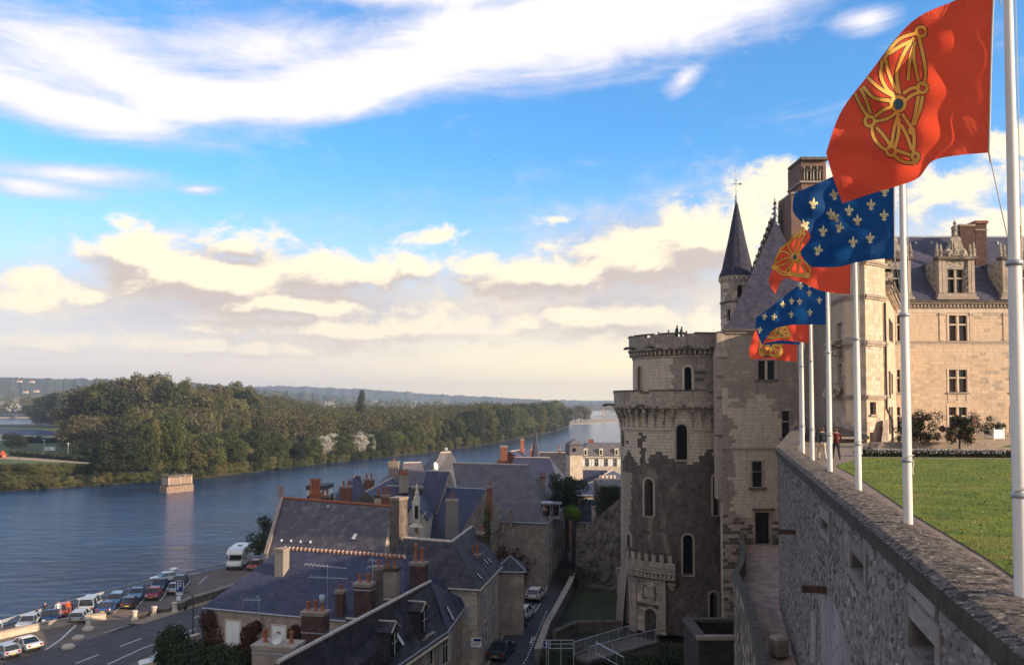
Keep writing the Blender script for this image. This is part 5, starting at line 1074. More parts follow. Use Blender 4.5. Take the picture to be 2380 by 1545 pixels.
# small pointed porch roof (white bargeboards) by the street
p0, p1, p2 = PZ(1159, 1309, -18.3), PZ(1182, 1291, -16.6), PZ(1206, 1328, -18.6); Yp = p1.y
e = thing('porch', V2(p1, ZG), 'small dark pyramid-roofed porch edged in white by the street wall', 'porch'); cx_, cy_ = p1.x + .2, 88; zt_ = P(1182, 1291, cy_).z; ze_ = P(1182, 1327, cy_ - 2).z; w_ = 1.55
b = MB(); q = [(cx_ - w_, cy_ - 2), (cx_ + w_, cy_ - 2), (cx_ + w_, cy_ + 2), (cx_ - w_, cy_ + 2)]
for i in range(4): b.face([(q[i][0], q[i][1], ze_), (q[(i + 1) % 4][0], q[(i + 1) % 4][1], ze_), (cx_, cy_, zt_)])
b.face([(x, y, ze_) for x, y in q][::-1]); b.build('roof', M['slate3'], e)
b = MB(); b.tube([(q[0][0], q[0][1], ze_ + .03), (cx_, cy_, zt_ + .03)], .06, 5); b.tube([(q[1][0], q[1][1], ze_ + .03), (cx_, cy_, zt_ + .03)], .06, 5); b.build('hip_trim', M['zinc'], e); gutter(e, Vector((q[0][0], q[0][1], ze_)), Vector((q[1][0], q[1][1], ze_)))
b = MB(); b.prism([(cx_ - w_ + .2, cy_ - 1.8), (cx_ + w_ - .2, cy_ - 1.8), (cx_ + w_ - .2, cy_ + 1.8), (cx_ - w_ + .2, cy_ + 1.8)], ZG, ze_ - .02); b.build('wall', M['render'], e)
# --- other roofs towards the river
def gh(label, ra, rb, z, Y_run, drop, rm_, wm_, gb=(False, False), hipin=(0, 0), name='house', cap=.09, capm=None):
    Ra, Rb = PZ(ra[0], ra[1], z), PZ(rb[0], rb[1], z); ax_ = (Rb - Ra).normalized(); n = Vector((ax_.y, -ax_.x, 0)); 
    if n.y > 0: n = -n
    Ea = Ra + n * Y_run - ax_ * hipin[0] + Vector((0, 0, -drop)); Eb = Rb + n * Y_run + ax_ * hipin[1] + Vector((0, 0, -drop)); return house(name, label, Ra, Rb, Ea, Eb, rm_, wm_, gable=gb, cap=cap, capm=capm)
def steep(label, ra, rb, Y, hw0, hw1, dep, ybase, rm_, wm_, name='house', capm=None):
    "steep roof whose ridge runs ra->rb at distance Y; hw = extra width at the foot, left and right, in pixels"
    Ra, Rb = P(ra[0], ra[1], Y), P(rb[0], rb[1], Y + dep * .2); zb = P(ra[0], ybase, Y - dep).z
    Ea = P(ra[0] - hw0, ybase, Y - dep); Eb = P(rb[0] + hw1, ybase, Y - dep * .8); Ea.z = Eb.z = zb; Rb.z = Ra.z; return house(name, label, Ra, Rb, Ea, Eb, rm_, wm_, cap=.10, capm=capm)
h8, _ = steep('steep slate pavilion roof behind the big hipped roof, with round white dish', (1023, 1051), (1048, 1049), 142, 34, 50, 6, 1130, M['slate4'], M['render']); chimney(h8, 1031, 1043, 1046, 1056, 143, M['brick'], 0, 0, .6); 
b = MB(); b.tube([P(1036, 1046, 143), P(1036, 1040, 143)], .3, 8); b.build('metal_cowl', M['zinc'], h8)
dp = P(1011, 1083, 128); b = MB(); b.lathe((0, 0, 0), [(.02, 0), (.35, .04), (.6, .18)], 16); o = b.build('satellite_dish', M['white'], None, local=True); o.location = dp; o.rotation_euler = (R(75), 0, R(65)); tag(o, 'bright round white dish on the steep pavilion roof', 'satellite dish')
h9, _ = steep('steep slate roof with cream ridge left of the round dish', (938, 1075), (979, 1069), 128, 12, 24, 6, 1140, M['slate4'], M['render'])
h10, _ = gh('small dark roof with bright ridge below the round dish', (993, 1094), (1045, 1095), -8.6, 5, 4.5, M['slate'], M['render'], (False, True))
h11, _ = steep('narrow pointed slate roof with two white finials near the river', (827, 1105), (836, 1105), 122, 16, 24, 4, 1168, M['slatel'], M['render'])
for px in (826, 836): b = MB(); b.tube([P(px, 1106, 122), P(px, 1092, 122)], [.16, .03], 6); b.build('finial', M['zinc'], h11)
# gabled slate house with ridge running away to the right
Ga = P(850, 1142, 108); Gb = P(911, 1120, 124); Gb.z = Ga.z + .3; axg = (Gb - Ga); axg.z = 0; axg.normalize(); ng = Vector((axg.y, -axg.x, 0)); E_a = Ga + ng * 5.2 + Vector((0, 0, -4.6)); E_b = Gb + ng * 5.2 + Vector((0, 0, -4.9)); 
h12, _ = house('house', 'slate house whose dark stone gable faces the mottled roof', Ga, Gb, E_a, E_b, M['slatel'], M['s3'], gable=(True, False), cap=.10)
chimney(h12, 886, 906, 1150, 1178, 104, M['brick'], 3, 0, .7, pot_h=.9); chimney(h12, 870, 888, 1152, 1178, 106, M['renderp'], 1, 0, .7, capm=M['brickd'], pot_h=.7); chimney(h12, 903, 925, 1073, 1132, 126, M['s2'], 1, 0, 1.3, pot_h=.5)
chimney(h12, 790, 815, 1129, 1170, 108, M['brick'], 2, 0, .9, pot_h=.7); chimney(h12, 845, 868, 1113, 1138, 126, M['brick'], 2, 0, 1.0, pot_h=.8)
# little white river house with the great orange chimney
hb = thing('house', P(740, 1160, 108), 'small white house with dark roof behind the great orange chimney', 'house')
for nm, x0, x1, y0, y1, m in (('wall', 752, 763, 1135, 1160, M['white']), ('wall', 716, 724, 1137, 1162, M['white']), ('roof', 714, 764, 1127, 1136, M['slate3']), ('rear_wall', 716, 766, 1150, 1185, M['s3'])):
    a = P(x0, y1, 112); c = P(x1, y0, 112); b = MB(); b.box(((a.x + c.x) / 2, 112 + (1.2 if nm == 'roof' else 1), (a.z + c.z) / 2), (c.x - a.x, 4 if nm == 'roof' else 3, c.z - a.z)); b.build(nm, m, hb)
b = MB(); b.prism([(P(714, 1150, 112).x, 110.8), (P(766, 1150, 112).x, 110.8), (P(766, 1150, 112).x, 116), (P(714, 1150, 112).x, 116)], ZG, P(740, 1160, 112).z); b.build('lower_wall', M['render'], hb)
def great_chimney():
    Y = 104; c = P(733, 1112, Y); zt = c.z; zb = P(733, 1170, Y).z - 2; w = 24 / F * Y; b = MB(); b.box((c.x, Y, (zt + zb) / 2 - 1.0), (w, w * .9, zt - zb - 2.0), .3); ch = b.build('chimney', M['bricko'], hb)
    for dz, k in ((-2.0, 1.12), (-1.78, 1.2), (-3.4, 1.08)): b = MB(); b.box((c.x, Y, zt + dz), (w * k, w * .9 * k, .2), .3); b.build('band', M['bricko'], ch)
    for i in range(3):
        for j in range(2): b = MB(); b.lathe((c.x + (i - 1) * w * .3, Y + (j - .5) * w * .4, zt - 1.7), [(.2, 0), (.17, 1.3), (.23, 1.45), (.22, 1.7)], 8, smooth=False); b.build('chimney_pot', M['bricko'], ch)
great_chimney(); chimney(hb, 744, 765, 1151, 1170, 106, M['s3'], 2, 0, .8, pot_h=.8)
# white stepped stone gable house catching the sun
def stone_gable():
    Y = 95; e = thing('gabled_house', P(960, 1249, Y), 'pale stone gabled house with a tall carved dormer facing the river', 'house')
    zb = ZG; a = P(937, 1190, Y); ap = P(967, 1170, Y - .5); r_ = P(991, 1182, Y)
    b = MB(); xl, xr = a.x, r_.x; b.prism([(xl, Y), (xr, Y), (xr, Y + 9), (xl, Y + 9)], zb, P(960, 1210, Y).z); b.build('wall', M['tuffeau'], e)
    zt = P(960, 1210, Y).z; b = MB(); m_ = (xl + xr) / 2; zr = P(960, 1165, Y).z
    b.face([(xl - .2, Y - .2, zt), (m_, Y - .2, zr), (m_, Y + 9, zr), (xl - .2, Y + 9, zt)]); b.face([(m_, Y - .2, zr), (xr + .2, Y - .2, zt), (xr + .2, Y + 9, zt), (m_, Y + 9, zr)]); b.build('roof', M['slatel'], e)
    b = MB(); b.face([(xl, Y - .02, zt), (xr, Y - .02, zt), (m_, Y - .02, zr - .1)]); b.build('gable', M['tuffeau'], e)
    x0, x1 = P(958, 1180, Y - 1).x, P(975, 1180, Y - 1).x; zm = P(966, 1164, Y - 1).z; b = MB(); b.box(((x0 + x1) / 2, Y - .9, (zm + zt) / 2 - .6), (x1 - x0, .8, zm - zt + 1.2)); b.build('carved_dormer', M['tuffeau'], e)
    b = MB(); xm = (x0 + x1) / 2 + .1; b.lathe((xm, Y - .9, zm), [(.36, 0), (.36, .5), (.22, .55), (.26, 1.0), (.12, 1.1), (.14, 1.6), (.03, 1.9)], 8, smooth=False); b.build('pinnacle', M['tuffeau'], e)
    b = MB(); b.box((xm, Y - 1.32, (zm + zt) / 2), (.35, .05, 1.4)); b.build('dormer_window', M['glass'], e)
    for xa, za, xb, zb2 in ((937, 1224, 968, 1204), (975, 1208, 990, 1190)): p, q = P(xa, za, Y - .15), P(xb, zb2, Y - .15); b = MB(); b.tube([p, q], .14, 6); b.build('gable_cornice', M['tuffeau'], e)
    b = MB(); b.lathe(P(966, 1232, Y - 1), [(.95, -1.2), (.95, .4), (.05, 1.0)], 8, smooth=False); b.build('bay', M['tuffeau'], e); b = MB(); b.box(P(968, 1235, Y - 2.0), (.4, .08, .9)); b.build('window', M['terra'], e)
stone_gable()
ch_, _ = gh('low slate roof joining the blue roof and the grey stone chimney', (900, 1128), (968, 1130), -10.8, 3.5, 3, M['slatel'], M['render'], name='house'); chimney(ch_, 958, 981, 1131, 1180, 104, M['brickd'], 1, 0, .9, pot_h=.4); chimney(ch_, 928, 948, 1098, 1130, 110, M['s2'], 4, 0, .8, pot_h=.3, capm=M['terra'])
# right: group near the tower
h14, _ = gh('slate house with brick end wall above the river, right of the great roof', (1183, 1049), (1219, 1043), -9.2, 6, 4.8, M['slatel'], M['brick'], (True, False)); chimney(h14, 1163, 1179, 1036, 1080, 158, M['brick'], 0, 0, 1.6); chimney(h14, 1210, 1218, 1020, 1050, 168, M['bricko'], 1, 0, .8, pot_h=.3)
h15, _ = gh('wide blue slate roof just left of the slender square tower', (1196, 1062), (1278, 1063), -9.0, 7, 5.4, M['slate'], M['render'], (False, False), (1, 3)); 
h16, _ = gh('low dark roof with one skylight behind the wide blue roof', (1250, 1051), (1318, 1051), -9.6, 8, 4.5, M['slate3'], M['renderp'], (True, True)); chimney(h16, 1232, 1245, 1043, 1055, 165, M['brick'], 2, 0, .8, pot_h=.9); chimney(h16, 1299, 1303, 1043, 1052, 166, M['brick'], 1, 0, .6)
b = MB(); b.lathe(P(1245, 1070, 160), [(.9, 0), (.45, 3), (.05, 6.5)], 6, smooth=False); tag(b.build('spirelet', M['slatel']), 'small pointed slate spirelet left of the low dark roof', 'spirelet')
def slender_tower():
    Y = 150; c = P(1336, 1060, Y); w = 38 / F * Y; e = thing('square_tower', V2(c, ZG), 'slender square tower with slate-clad top and pyramid roof', 'tower'); rz = .25
    z1 = P(1336, 1034, Y).z; z2 = P(1336, 1058, Y).z; zt = P(1336, 1023, Y).z
    b = MB(); b.box((c.x, Y + w / 2, (ZG + z2) / 2), (w * .82, w * .82, z2 - ZG), rz); b.build('shaft', M['renderp'], e); b = MB(); b.box((c.x, Y + w / 2, (z1 + z2) / 2 + .01), (w * .86, w * .86, z1 - z2), rz); b.build('slate_clad_top', M['slate4'], e)
    b = MB(); k = w * .5; ca, sa = math.cos(rz), math.sin(rz); q = [(c.x + x * ca - y * sa, Y + w / 2 + x * sa + y * ca, z1 + .02) for x, y in ((-k, -k), (k, -k), (k, k), (-k, k))]
    for i in range(4): b.face([q[i], q[(i + 1) % 4], (c.x, Y + w / 2, zt + .3)])
    b.build('roof', M['slate4'], e); b = MB(); b.box((c.x, Y + .0, z1 - .8), (.4, .1, .6), rz); b.build('window', M['glass'], e)
slender_tower()
def mansion():
    Y = 275; e = thing('mansion', P(1400, 1089, Y), 'far grey mansion with mansard roof, white shutters and small dormers', 'house'); xa, xb = P(1352, 1060, Y).x, P(1475, 1060, Y).x
    ze = P(1400, 1061, Y).z; zr = P(1400, 1032, Y).z; zb = P(1400, 1095, Y).z - 4
    b = MB(); b.prism([(xa, Y), (xb, Y), (xb, Y + 14), (xa, Y + 14)], zb, ze); b.build('wall', M['renderp'], e)
    b = MB(); b.hexa([(xa - .4, Y - .4, ze + .02), (xb + .4, Y - .4, ze + .02), (xb + .4, Y + 14.4, ze + .02), (xa - .4, Y + 14.4, ze + .02), (xa + 1.8, Y + 1.8, zr), (xb - 1.8, Y + 1.8, zr), (xb - 1.8, Y + 12, zr), (xa + 1.8, Y + 12, zr)]); b.build('roof', M['slate4'], e)
    b = MB(); b.box(((xa + xb) / 2, Y - .2, ze - .15), (xb - xa + .6, .5, .4)); b.build('cornice', M['s0'], e)
    for px in (1364, 1386, 1408, 1429, 1450): wall_window(e, Vector((0, Y, 0)), Vector((1, 0, 0)), P(px, 1060, Y).x, P(px, 1083, Y).z, 1.25, 2.3, shutter=M['white'], nrm=Vector((0, -1, 0)))
    for px in (1361, 1397, 1433, 1460):
        p = P(px, 1050, Y - .2); b = MB(); b.box((p.x, Y + .8, p.z), (1.2, 2, 2.3)); d = b.build('dormer', M['tuffeau'], e); b = MB(); b.box((p.x, Y - .22, p.z - .1), (.55, .05, 1.4)); b.build('dormer_window', M['glass'], d)
    b = MB(); b.box((P(1378, 1029, Y).x, Y + 6, zr + .6), (1.6, 1, 1.4)); b.build('chimney', M['brick'], e)
    r_ = MB(); a = P(1340, 1039, Y + 20); c = P(1420, 1029, Y + 20); d = P(1500, 1036, Y + 20); r_.face([(a.x, a.y, ze), (d.x, d.y, ze), (d.x, d.y, d.z), (c.x, c.y, c.z), (a.x, a.y, a.z)]); r_.build('rear_gable', M['renderp'], e)
mansion()
h19, _ = gh('low blue roof right of the slender square tower', (1350, 1091), (1412, 1092), -12, 6, 4, M['slate'], M['render'], (False, False)); h19b, _ = gh('small gabled house with a lit white window below the mansion', (1404, 1102), (1424, 1092), -12.0, 5, 2.6, M['slatel'], M['render'], (True, False))
p = P(1412, 1113, 140); b = MB(); b.box(p, (2.6, .15, 1.2)); b.build('window', M['white'], h19b); 
for k in range(4): b = MB(); b.box(p + Vector((-1 + .65 * k, -.12, 0)), (.22, .06, 1.1)); b.build('pane', M['terra'], h19b)
# dark tree in the courtyard, bright bush
c = P(1315, 1145, 118); cm = crown_mesh('courtyard_crown', [(Vector((random.uniform(-2.2, 2.2), random.uniform(-2, 2), random.uniform(-1.8, 1.9))), Vector((1.1, 1.1, .9))) for _ in range(22)] + [(Vector((0, 0, 0)), Vector((2.3, 2, 1.9)))], 130, .13, M['leafd'])
e = thing('courtyard_tree', (c.x, c.y, ZG), 'dark rounded tree below the slender square tower', 'tree'); o = bpy.data.objects.new('crown', cm); C.objects.link(o); o.parent = e; o.location = (0, 0, c.z - ZG); b = MB(); b.tube([(0, 0, 0), (.1, 0, 3), (0, .1, c.z - ZG)], [.3, .24, .12], 8); b.build('trunk', M['bark'], e, local=True)
ivy('bright_bush', [(P(1328, 1190, 116), (1.2, 1.2, 1.1)), (P(1338, 1195, 115), (.8, 1, 1.0))], 900, .11, [M['leafy']], 'bright green bush hanging over the end of the street', 'bush')
# houses, ivy wall and cliff on the right-hand side of the street
e, _ = house('house', 'small slate-roofed house with tall white chimney wall right of the street end', P(1352, 1162, 122), P(1392, 1160, 122), V2(P(1338, 1213, 116), P(1338, 1213, 116).z), V2(P(1384, 1215, 116), P(1338, 1213, 116).z), M['slate3'], M['render'], gable=(False, True), capm=M['zinc'])
b = MB(); q = P(1382, 1175, 116); z_ = P(1382, 1212, 116).z; b.box((q.x, 115.6, (q.z + z_) / 2 - 1), (15 / F * 116, .9, q.z - z_ + 2)); b.build('chimney', M['renderp'], e)
e2, _ = house('house', 'narrow blue roof with zinc edges above the white chimney wall', P(1364, 1122, 138), P(1392, 1120, 138), P(1345, 1150, 132), V2(P(1392, 1152, 132), P(1345, 1150, 132).z), M['slate'], M['render'], capm=M['zinc'])
def block(name, label, cat, px0, px1, ytop, Y, dep, m, zb=ZG, dz=0):
    a = P(px0, ytop, Y); c_ = P(px1, ytop, Y); b = MB(); b.prism([(a.x, Y), (c_.x, Y), (c_.x + .3, Y + dep), (a.x + .3, Y + dep)], zb - .4, a.z); return tag(b.build(name, m), label, cat)
block('dark_house', 'tall dark creeper-covered wall between the street houses and the round tower', 'house', 1394, 1462, 1130, 112, 12, M['rock'])
ivy('creeper', [(P(1396 + 12 * k, 1150 + 22 * j, 111.6), (.9, .35, 1.4)) for k in range(4) for j in range(4)], 200, .12, [M['leafd']], 'dark creeper on the tall wall beside the round tower')
def cliff():
    pts = []; b = MB(); nx, nz = 40, 30
    for i in range(nx + 1):
        col = []
        for j in range(nz + 1):
            px = 1342 + (1450 - 1342) * i / nx; t = j / nz; Y = 108 + 3 * t - 2 * (i / nx); top = interp([(1342, 1225), (1370, 1215), (1390, 1200), (1420, 1175), (1450, 1150)], px); zt = P(px, top, Y).z; z = ZG - .5 + (zt - ZG + .5) * t
            q = P(px, 1200, Y); n = noise.noise(Vector((q.x * .8, z * .9, 1))) * .5 + noise.noise(Vector((q.x * 2.6, z * 2.6, 5))) * .25; col.append(Vector((q.x, Y - n, z)))
        pts.append(col)
    for i in range(nx):
        for j in range(nz): b.face([pts[i][j], pts[i + 1][j], pts[i + 1][j + 1], pts[i][j + 1]], 0, False)
    tag(b.build('cliff', M['rock']), kind='structure')
cliff()
# street surface, kerbs, markings
sl = [(1090, 1640), (1139, 1536), (1210, 1401), (1276, 1321), (1336, 1250), (1352, 1232)]; sr = [(1368, 1236), (1352, 1262), (1339, 1310), (1326, 1375), (1278, 1459), (1248, 1536), (1226, 1640)]
poly_obj('street', [g(*p) for p in sl + sr], M['aspd'], z=ZG + .010)
kb = MB(); L_ = [g(*p) for p in sl]; O_ = [g(*p) for p in [(1030, 1640), (1096, 1530), (1172, 1400), (1254, 1318), (1325, 1245), (1346, 1228)]]
for i in range(len(L_) - 1): kb.hexa([V2(O_[i], ZG), V2(L_[i], ZG), V2(L_[i + 1], ZG), V2(O_[i + 1], ZG), V2(O_[i], ZG + .13), V2(L_[i], ZG + .13), V2(L_[i + 1], ZG + .13), V2(O_[i + 1], ZG + .13)])
tag(kb.build('street_pavement', M['pave']), kind='structure')
b = MB()
for i in range(len(L_) - 1):
    p, q = L_[i], L_[i + 1]; an = math.atan2(q.y - p.y, q.x - p.x); c = (p + q) / 2; b.box((c.x, c.y, ZG + .07), ((q - p).length, .14, .14), an)
tag(b.build('kerb', M['s1']), kind='structure')
# dotted bay edge line, hatched bay and direction arrow
dots = [(1202, 1562), (1224, 1530), (1262, 1440), (1272, 1418)]
for a_, c_ in zip(dots[:-1], dots[1:]):
    A_, B2 = g(*a_), g(*c_); n = int((B2 - A_).length / .8)
    for k in range(n):
        p = A_.lerp(B2, (k + .2) / n); q = A_.lerp(B2, (k + .65) / n); u_ = (q - p).normalized(); nn = Vector((-u_.y, u_.x, 0)) * .07; b = MB(); z = Vector((0, 0, .016)); b.face([p - nn + z, q - nn + z, q + nn + z, p + nn + z]); tag(b.build('road_marking', M['paint']), kind='structure')
stripe([(1266, 1381), (1275, 1352), (1280, 1326)], .10, z=ZG + .016)
for k in range(7): y = 1345 + 5 * k; stripe([(1262 - 2.5 * k, y + 2), (1276 - 1.2 * k, y)], .18, z=ZG + .016)
stripe([(1256, 1402), (1240, 1424), (1225, 1406)], .10, z=ZG + .016); stripe([(1248, 1404), (1232, 1413)], .10, z=ZG + .016)
stripe([(1233, 1494), (1240, 1476)], .18, z=ZG + .016); stripe([(1236, 1482), (1240, 1474), (1243, 1484)], .16, z=ZG + .016)
# road works triangle sign
p = g(1222, 1392); e = thing('roadworks_sign', p, 'small orange triangular road works sign beside the furthest white car', 'sign'); b = MB(); b.add([(p.x - .45, p.y, p.z + .15), (p.x + .45, p.y, p.z + .15), (p.x, p.y, p.z + .95), (p.x - .45, p.y + .05, p.z + .15), (p.x + .45, p.y + .05, p.z + .15), (p.x, p.y + .05, p.z + .95)], [(0, 1, 2), (5, 4, 3), (0, 2, 5, 3), (1, 4, 5, 2), (0, 3, 4, 1)]); b.build('panel', M['orange'], e)
b = MB(); b.tube([(p.x - .3, p.y + .1, p.z), (p.x, p.y + .1, p.z + .9)], .03, 5); b.tube([(p.x + .3, p.y + .1, p.z), (p.x, p.y + .1, p.z + .9)], .03, 5); b.build('legs', M['iron'], e)
# garden below the castle: retaining wall, grass, bridge railings
low_wall('street_wall', [g(1250, 1545), g(1272, 1480), g(1290, 1448), g(1322, 1385), g(1336, 1352), g(1352, 1345), g(1375, 1341)], 1.5, .5, M['rock'], 'old mossy wall along the right side of the street, around the sunken garden', M['s1'])
poly_obj('garden_lawn', [g(*p) for p in [(1300, 1460), (1330, 1400), (1345, 1378), (1440, 1372), (1470, 1440), (1470, 1475), (1300, 1475)]], M['grassd'], z=ZG + .012)
low_wall('garden_terrace_wall', [g(1290, 1490), g(1340, 1468), g(1440, 1466)], 1.1, .5, M['s3'], 'dark low wall closing the sunken garden at the foot of the tower', M['s3'])
b = MB(); 
ivy('garden_bushes', [(g(1360, 1375) + Vector((0, 3, 1.2)), (4, 1.5, 1.5)), (g(1400, 1368) + Vector((0, 3, 1.2)), (4, 1.5, 1.8)), (g(1300, 1560) + Vector((1, 0, .8)), (3, 1.5, 1.0)), (g(1400, 1570) + Vector((2, 0, .6)), (5, 2, 1.0))], 1500, .12, [M['leafd']], 'dark bushes along the garden wall left of the round tower', 'bush')
e = thing('garden_gateway', g(1300, 1352), 'small ruined stone archway standing against the cliff', 'archway'); q = g(1458 - 4, 1340); gq = P(1456, 1340, 106)
gq = g(1461 - 1, 1358)
p = P(1457, 1330, 104)
gx = P(1459, 1300, 104).x
for dx in (-1.0, .9): b = MB(); b.box((P(1457, 1330, 104).x + dx * .9, 104, ZG + 1.2), (.5, .6, 2.9)); b.build('pier', M['s0'], e)
b = MB(); b.box((P(1457, 1330, 104).x, 104, ZG + 2.9), (2.6, .7, .7)); b.build('lintel', M['s1'], e)
def railing(name, a, c, h, n, label, m=M['steel'], grp=None):
    e = thing(name, a, label, 'railing', grp); u_ = (c - a); b = MB(); b.tube([a + Vector((0, 0, h)), c + Vector((0, 0, h))], .045, 6); b.build('handrail', m, e); b = MB(); b.tube([a + Vector((0, 0, .12)), c + Vector((0, 0, .12))], .03, 5); b.build('bottom_rail', m, e)
    for k in range(n + 1):
        p = a.lerp(c, k / n); r_ = .035 if k % 8 == 0 else .013; b = MB(); b.tube([p, p + Vector((0, 0, h))], r_, 4, smooth=False); b.build('baluster' if k % 8 else 'post', m, e)
    return e
Yb = 70
fp = [P(1335, 1522, 70), P(1479, 1476, 77)]; fq = [P(1369, 1535, 66), P(1530, 1490, 73)]
railing('bridge_railing', fp[0], fp[1], 1.05, 46, 'far grey railing of the sloping footbridge to the tower door', grp='footbridge railings'); railing('bridge_railing', fq[0], fq[1], 1.05, 50, 'near grey railing of the sloping footbridge to the tower door', grp='footbridge railings')
b = MB(); t = Vector((0, 0, -.05)); t2 = Vector((0, 0, -.3)); b.hexa([fp[0] + t2, fq[0] + t2, fq[1] + t2, fp[1] + t2, fp[0] + t, fq[0] + t, fq[1] + t, fp[1] + t]); tag(b.build('footbridge', M['s3']), 'dark sloping footbridge deck leading up to the tower door', 'footbridge')
a_ = P(1275, 1519, 69.5); c_ = P(1333, 1519, 69.5)
e = thing('barrier_rail', a_, 'open grey pipe barrier between the blue sign and the footbridge', 'railing')
for dz in (.45, .8, 1.1): b = MB(); b.tube([a_ + Vector((0, 0, dz)), c_ + Vector((0, 0, dz))], .03, 5); b.build('rail', M['steel'], e)
for k in range(3): p = a_.lerp(c_, k / 2); b = MB(); b.tube([p - Vector((0, 0, 1.5)), p + Vector((0, 0, 1.1))], .04, 5); b.build('post', M['steel'], e)
railing('stair_railing', P(1385, 1520, 65), P(1450, 1556, 62), .9, 4, 'plain stair railing going down at the bottom edge right of the barrier')
p = P(1270, 1495, 70.5); e = thing('direction_sign', p, 'square blue sign with a white arrow pointing up, beside the street', 'sign'); b = MB(); b.box(p, (.62, .05, .62)); b.build('panel', M['signblue'], e)
b = MB(); o_ = p + Vector((0, -.03, -.2)); letter(b, [((0, 0), (0, .26))], o_, Vector((1, 0, 0)), Vector((0, 0, 1)), .09); b.face([o_ + Vector((-.13, 0, .24)), o_ + Vector((.13, 0, .24)), o_ + Vector((0, 0, .42))]); b.build('arrow', M['signwhite'], e)
b = MB()
for dx, dz, sx, sz in ((0, .29, .62, .04), (0, -.29, .62, .04), (-.29, 0, .04, .62), (.29, 0, .04, .62)): b.box(p + Vector((dx, -.032, dz)), (sx, .01, sz))
b.build('border', M['signwhite'], e); b = MB(); b.tube([p + Vector((0, .04, .3)), V2(p, ZG)], .035, 6); b.build('post', M['steel'], e)
p = g(1283, 1545 + 10); 
# trees on the quay
TR['quay'] = ([(crown_mesh('quay_crown', blobs_broad(7, 4.6, 26), 120, .13, M['leafd']), trunk_mesh(6, .16, 5, .3))], 7)
q = g(596, 1325); plant('quay', q.x + .6, q.y + 2, ZG, 7.0, 1.0, True, 'quay_tree', 'dark leafy tree rising behind the motorhome and red car', 'tree')
# ================================================================ CASTLE
TONES = [M['s0'], M['s1'], M['s2'], M['s3'], M['s4']]
def unit_stone(name, m, seed):
    "one dressed block: chamfered unit box, 1 x 1 x 1, front face towards -y"
    rr = random.Random(seed); me = bpy.data.meshes.new(name); bm = bmesh.new(); bmesh.ops.create_cube(bm, size=1.0)
    for v in bm.verts:
        if v.co.y < 0: v.co.x *= .985 - rr.random() * .02; v.co.z *= .96 - rr.random() * .03; v.co.y += rr.uniform(-.06, .06)
    bm.to_mesh(me); bm.free(); me.materials.append(m); return me
class Flat:
    def __init__(s, o, u, n): s.o = o; s.u = u; s.n = n; s.ang = math.atan2(u.y, u.x)
    def at(s, u, z, d): p = s.o + s.u * u + s.n * d; return Vector((p.x, p.y, z))
    def angle(s, u): return s.ang
    seg = 1e9
class Round:
    "u is arc length at radius r, measured from the direction facing the camera, positive to the right"
    def __init__(s, c, r, a_face): s.c = c; s.r = r; s.af = a_face; s.seg = .7
    def at(s, u, z, d):
        a = s.af + u / s.r; R_ = s.r + d; return Vector((s.c.x + R_ * math.cos(a), s.c.y + R_ * math.sin(a), z))
    def angle(s, u): return s.af + u / s.r + math.pi / 2
USETS = {}
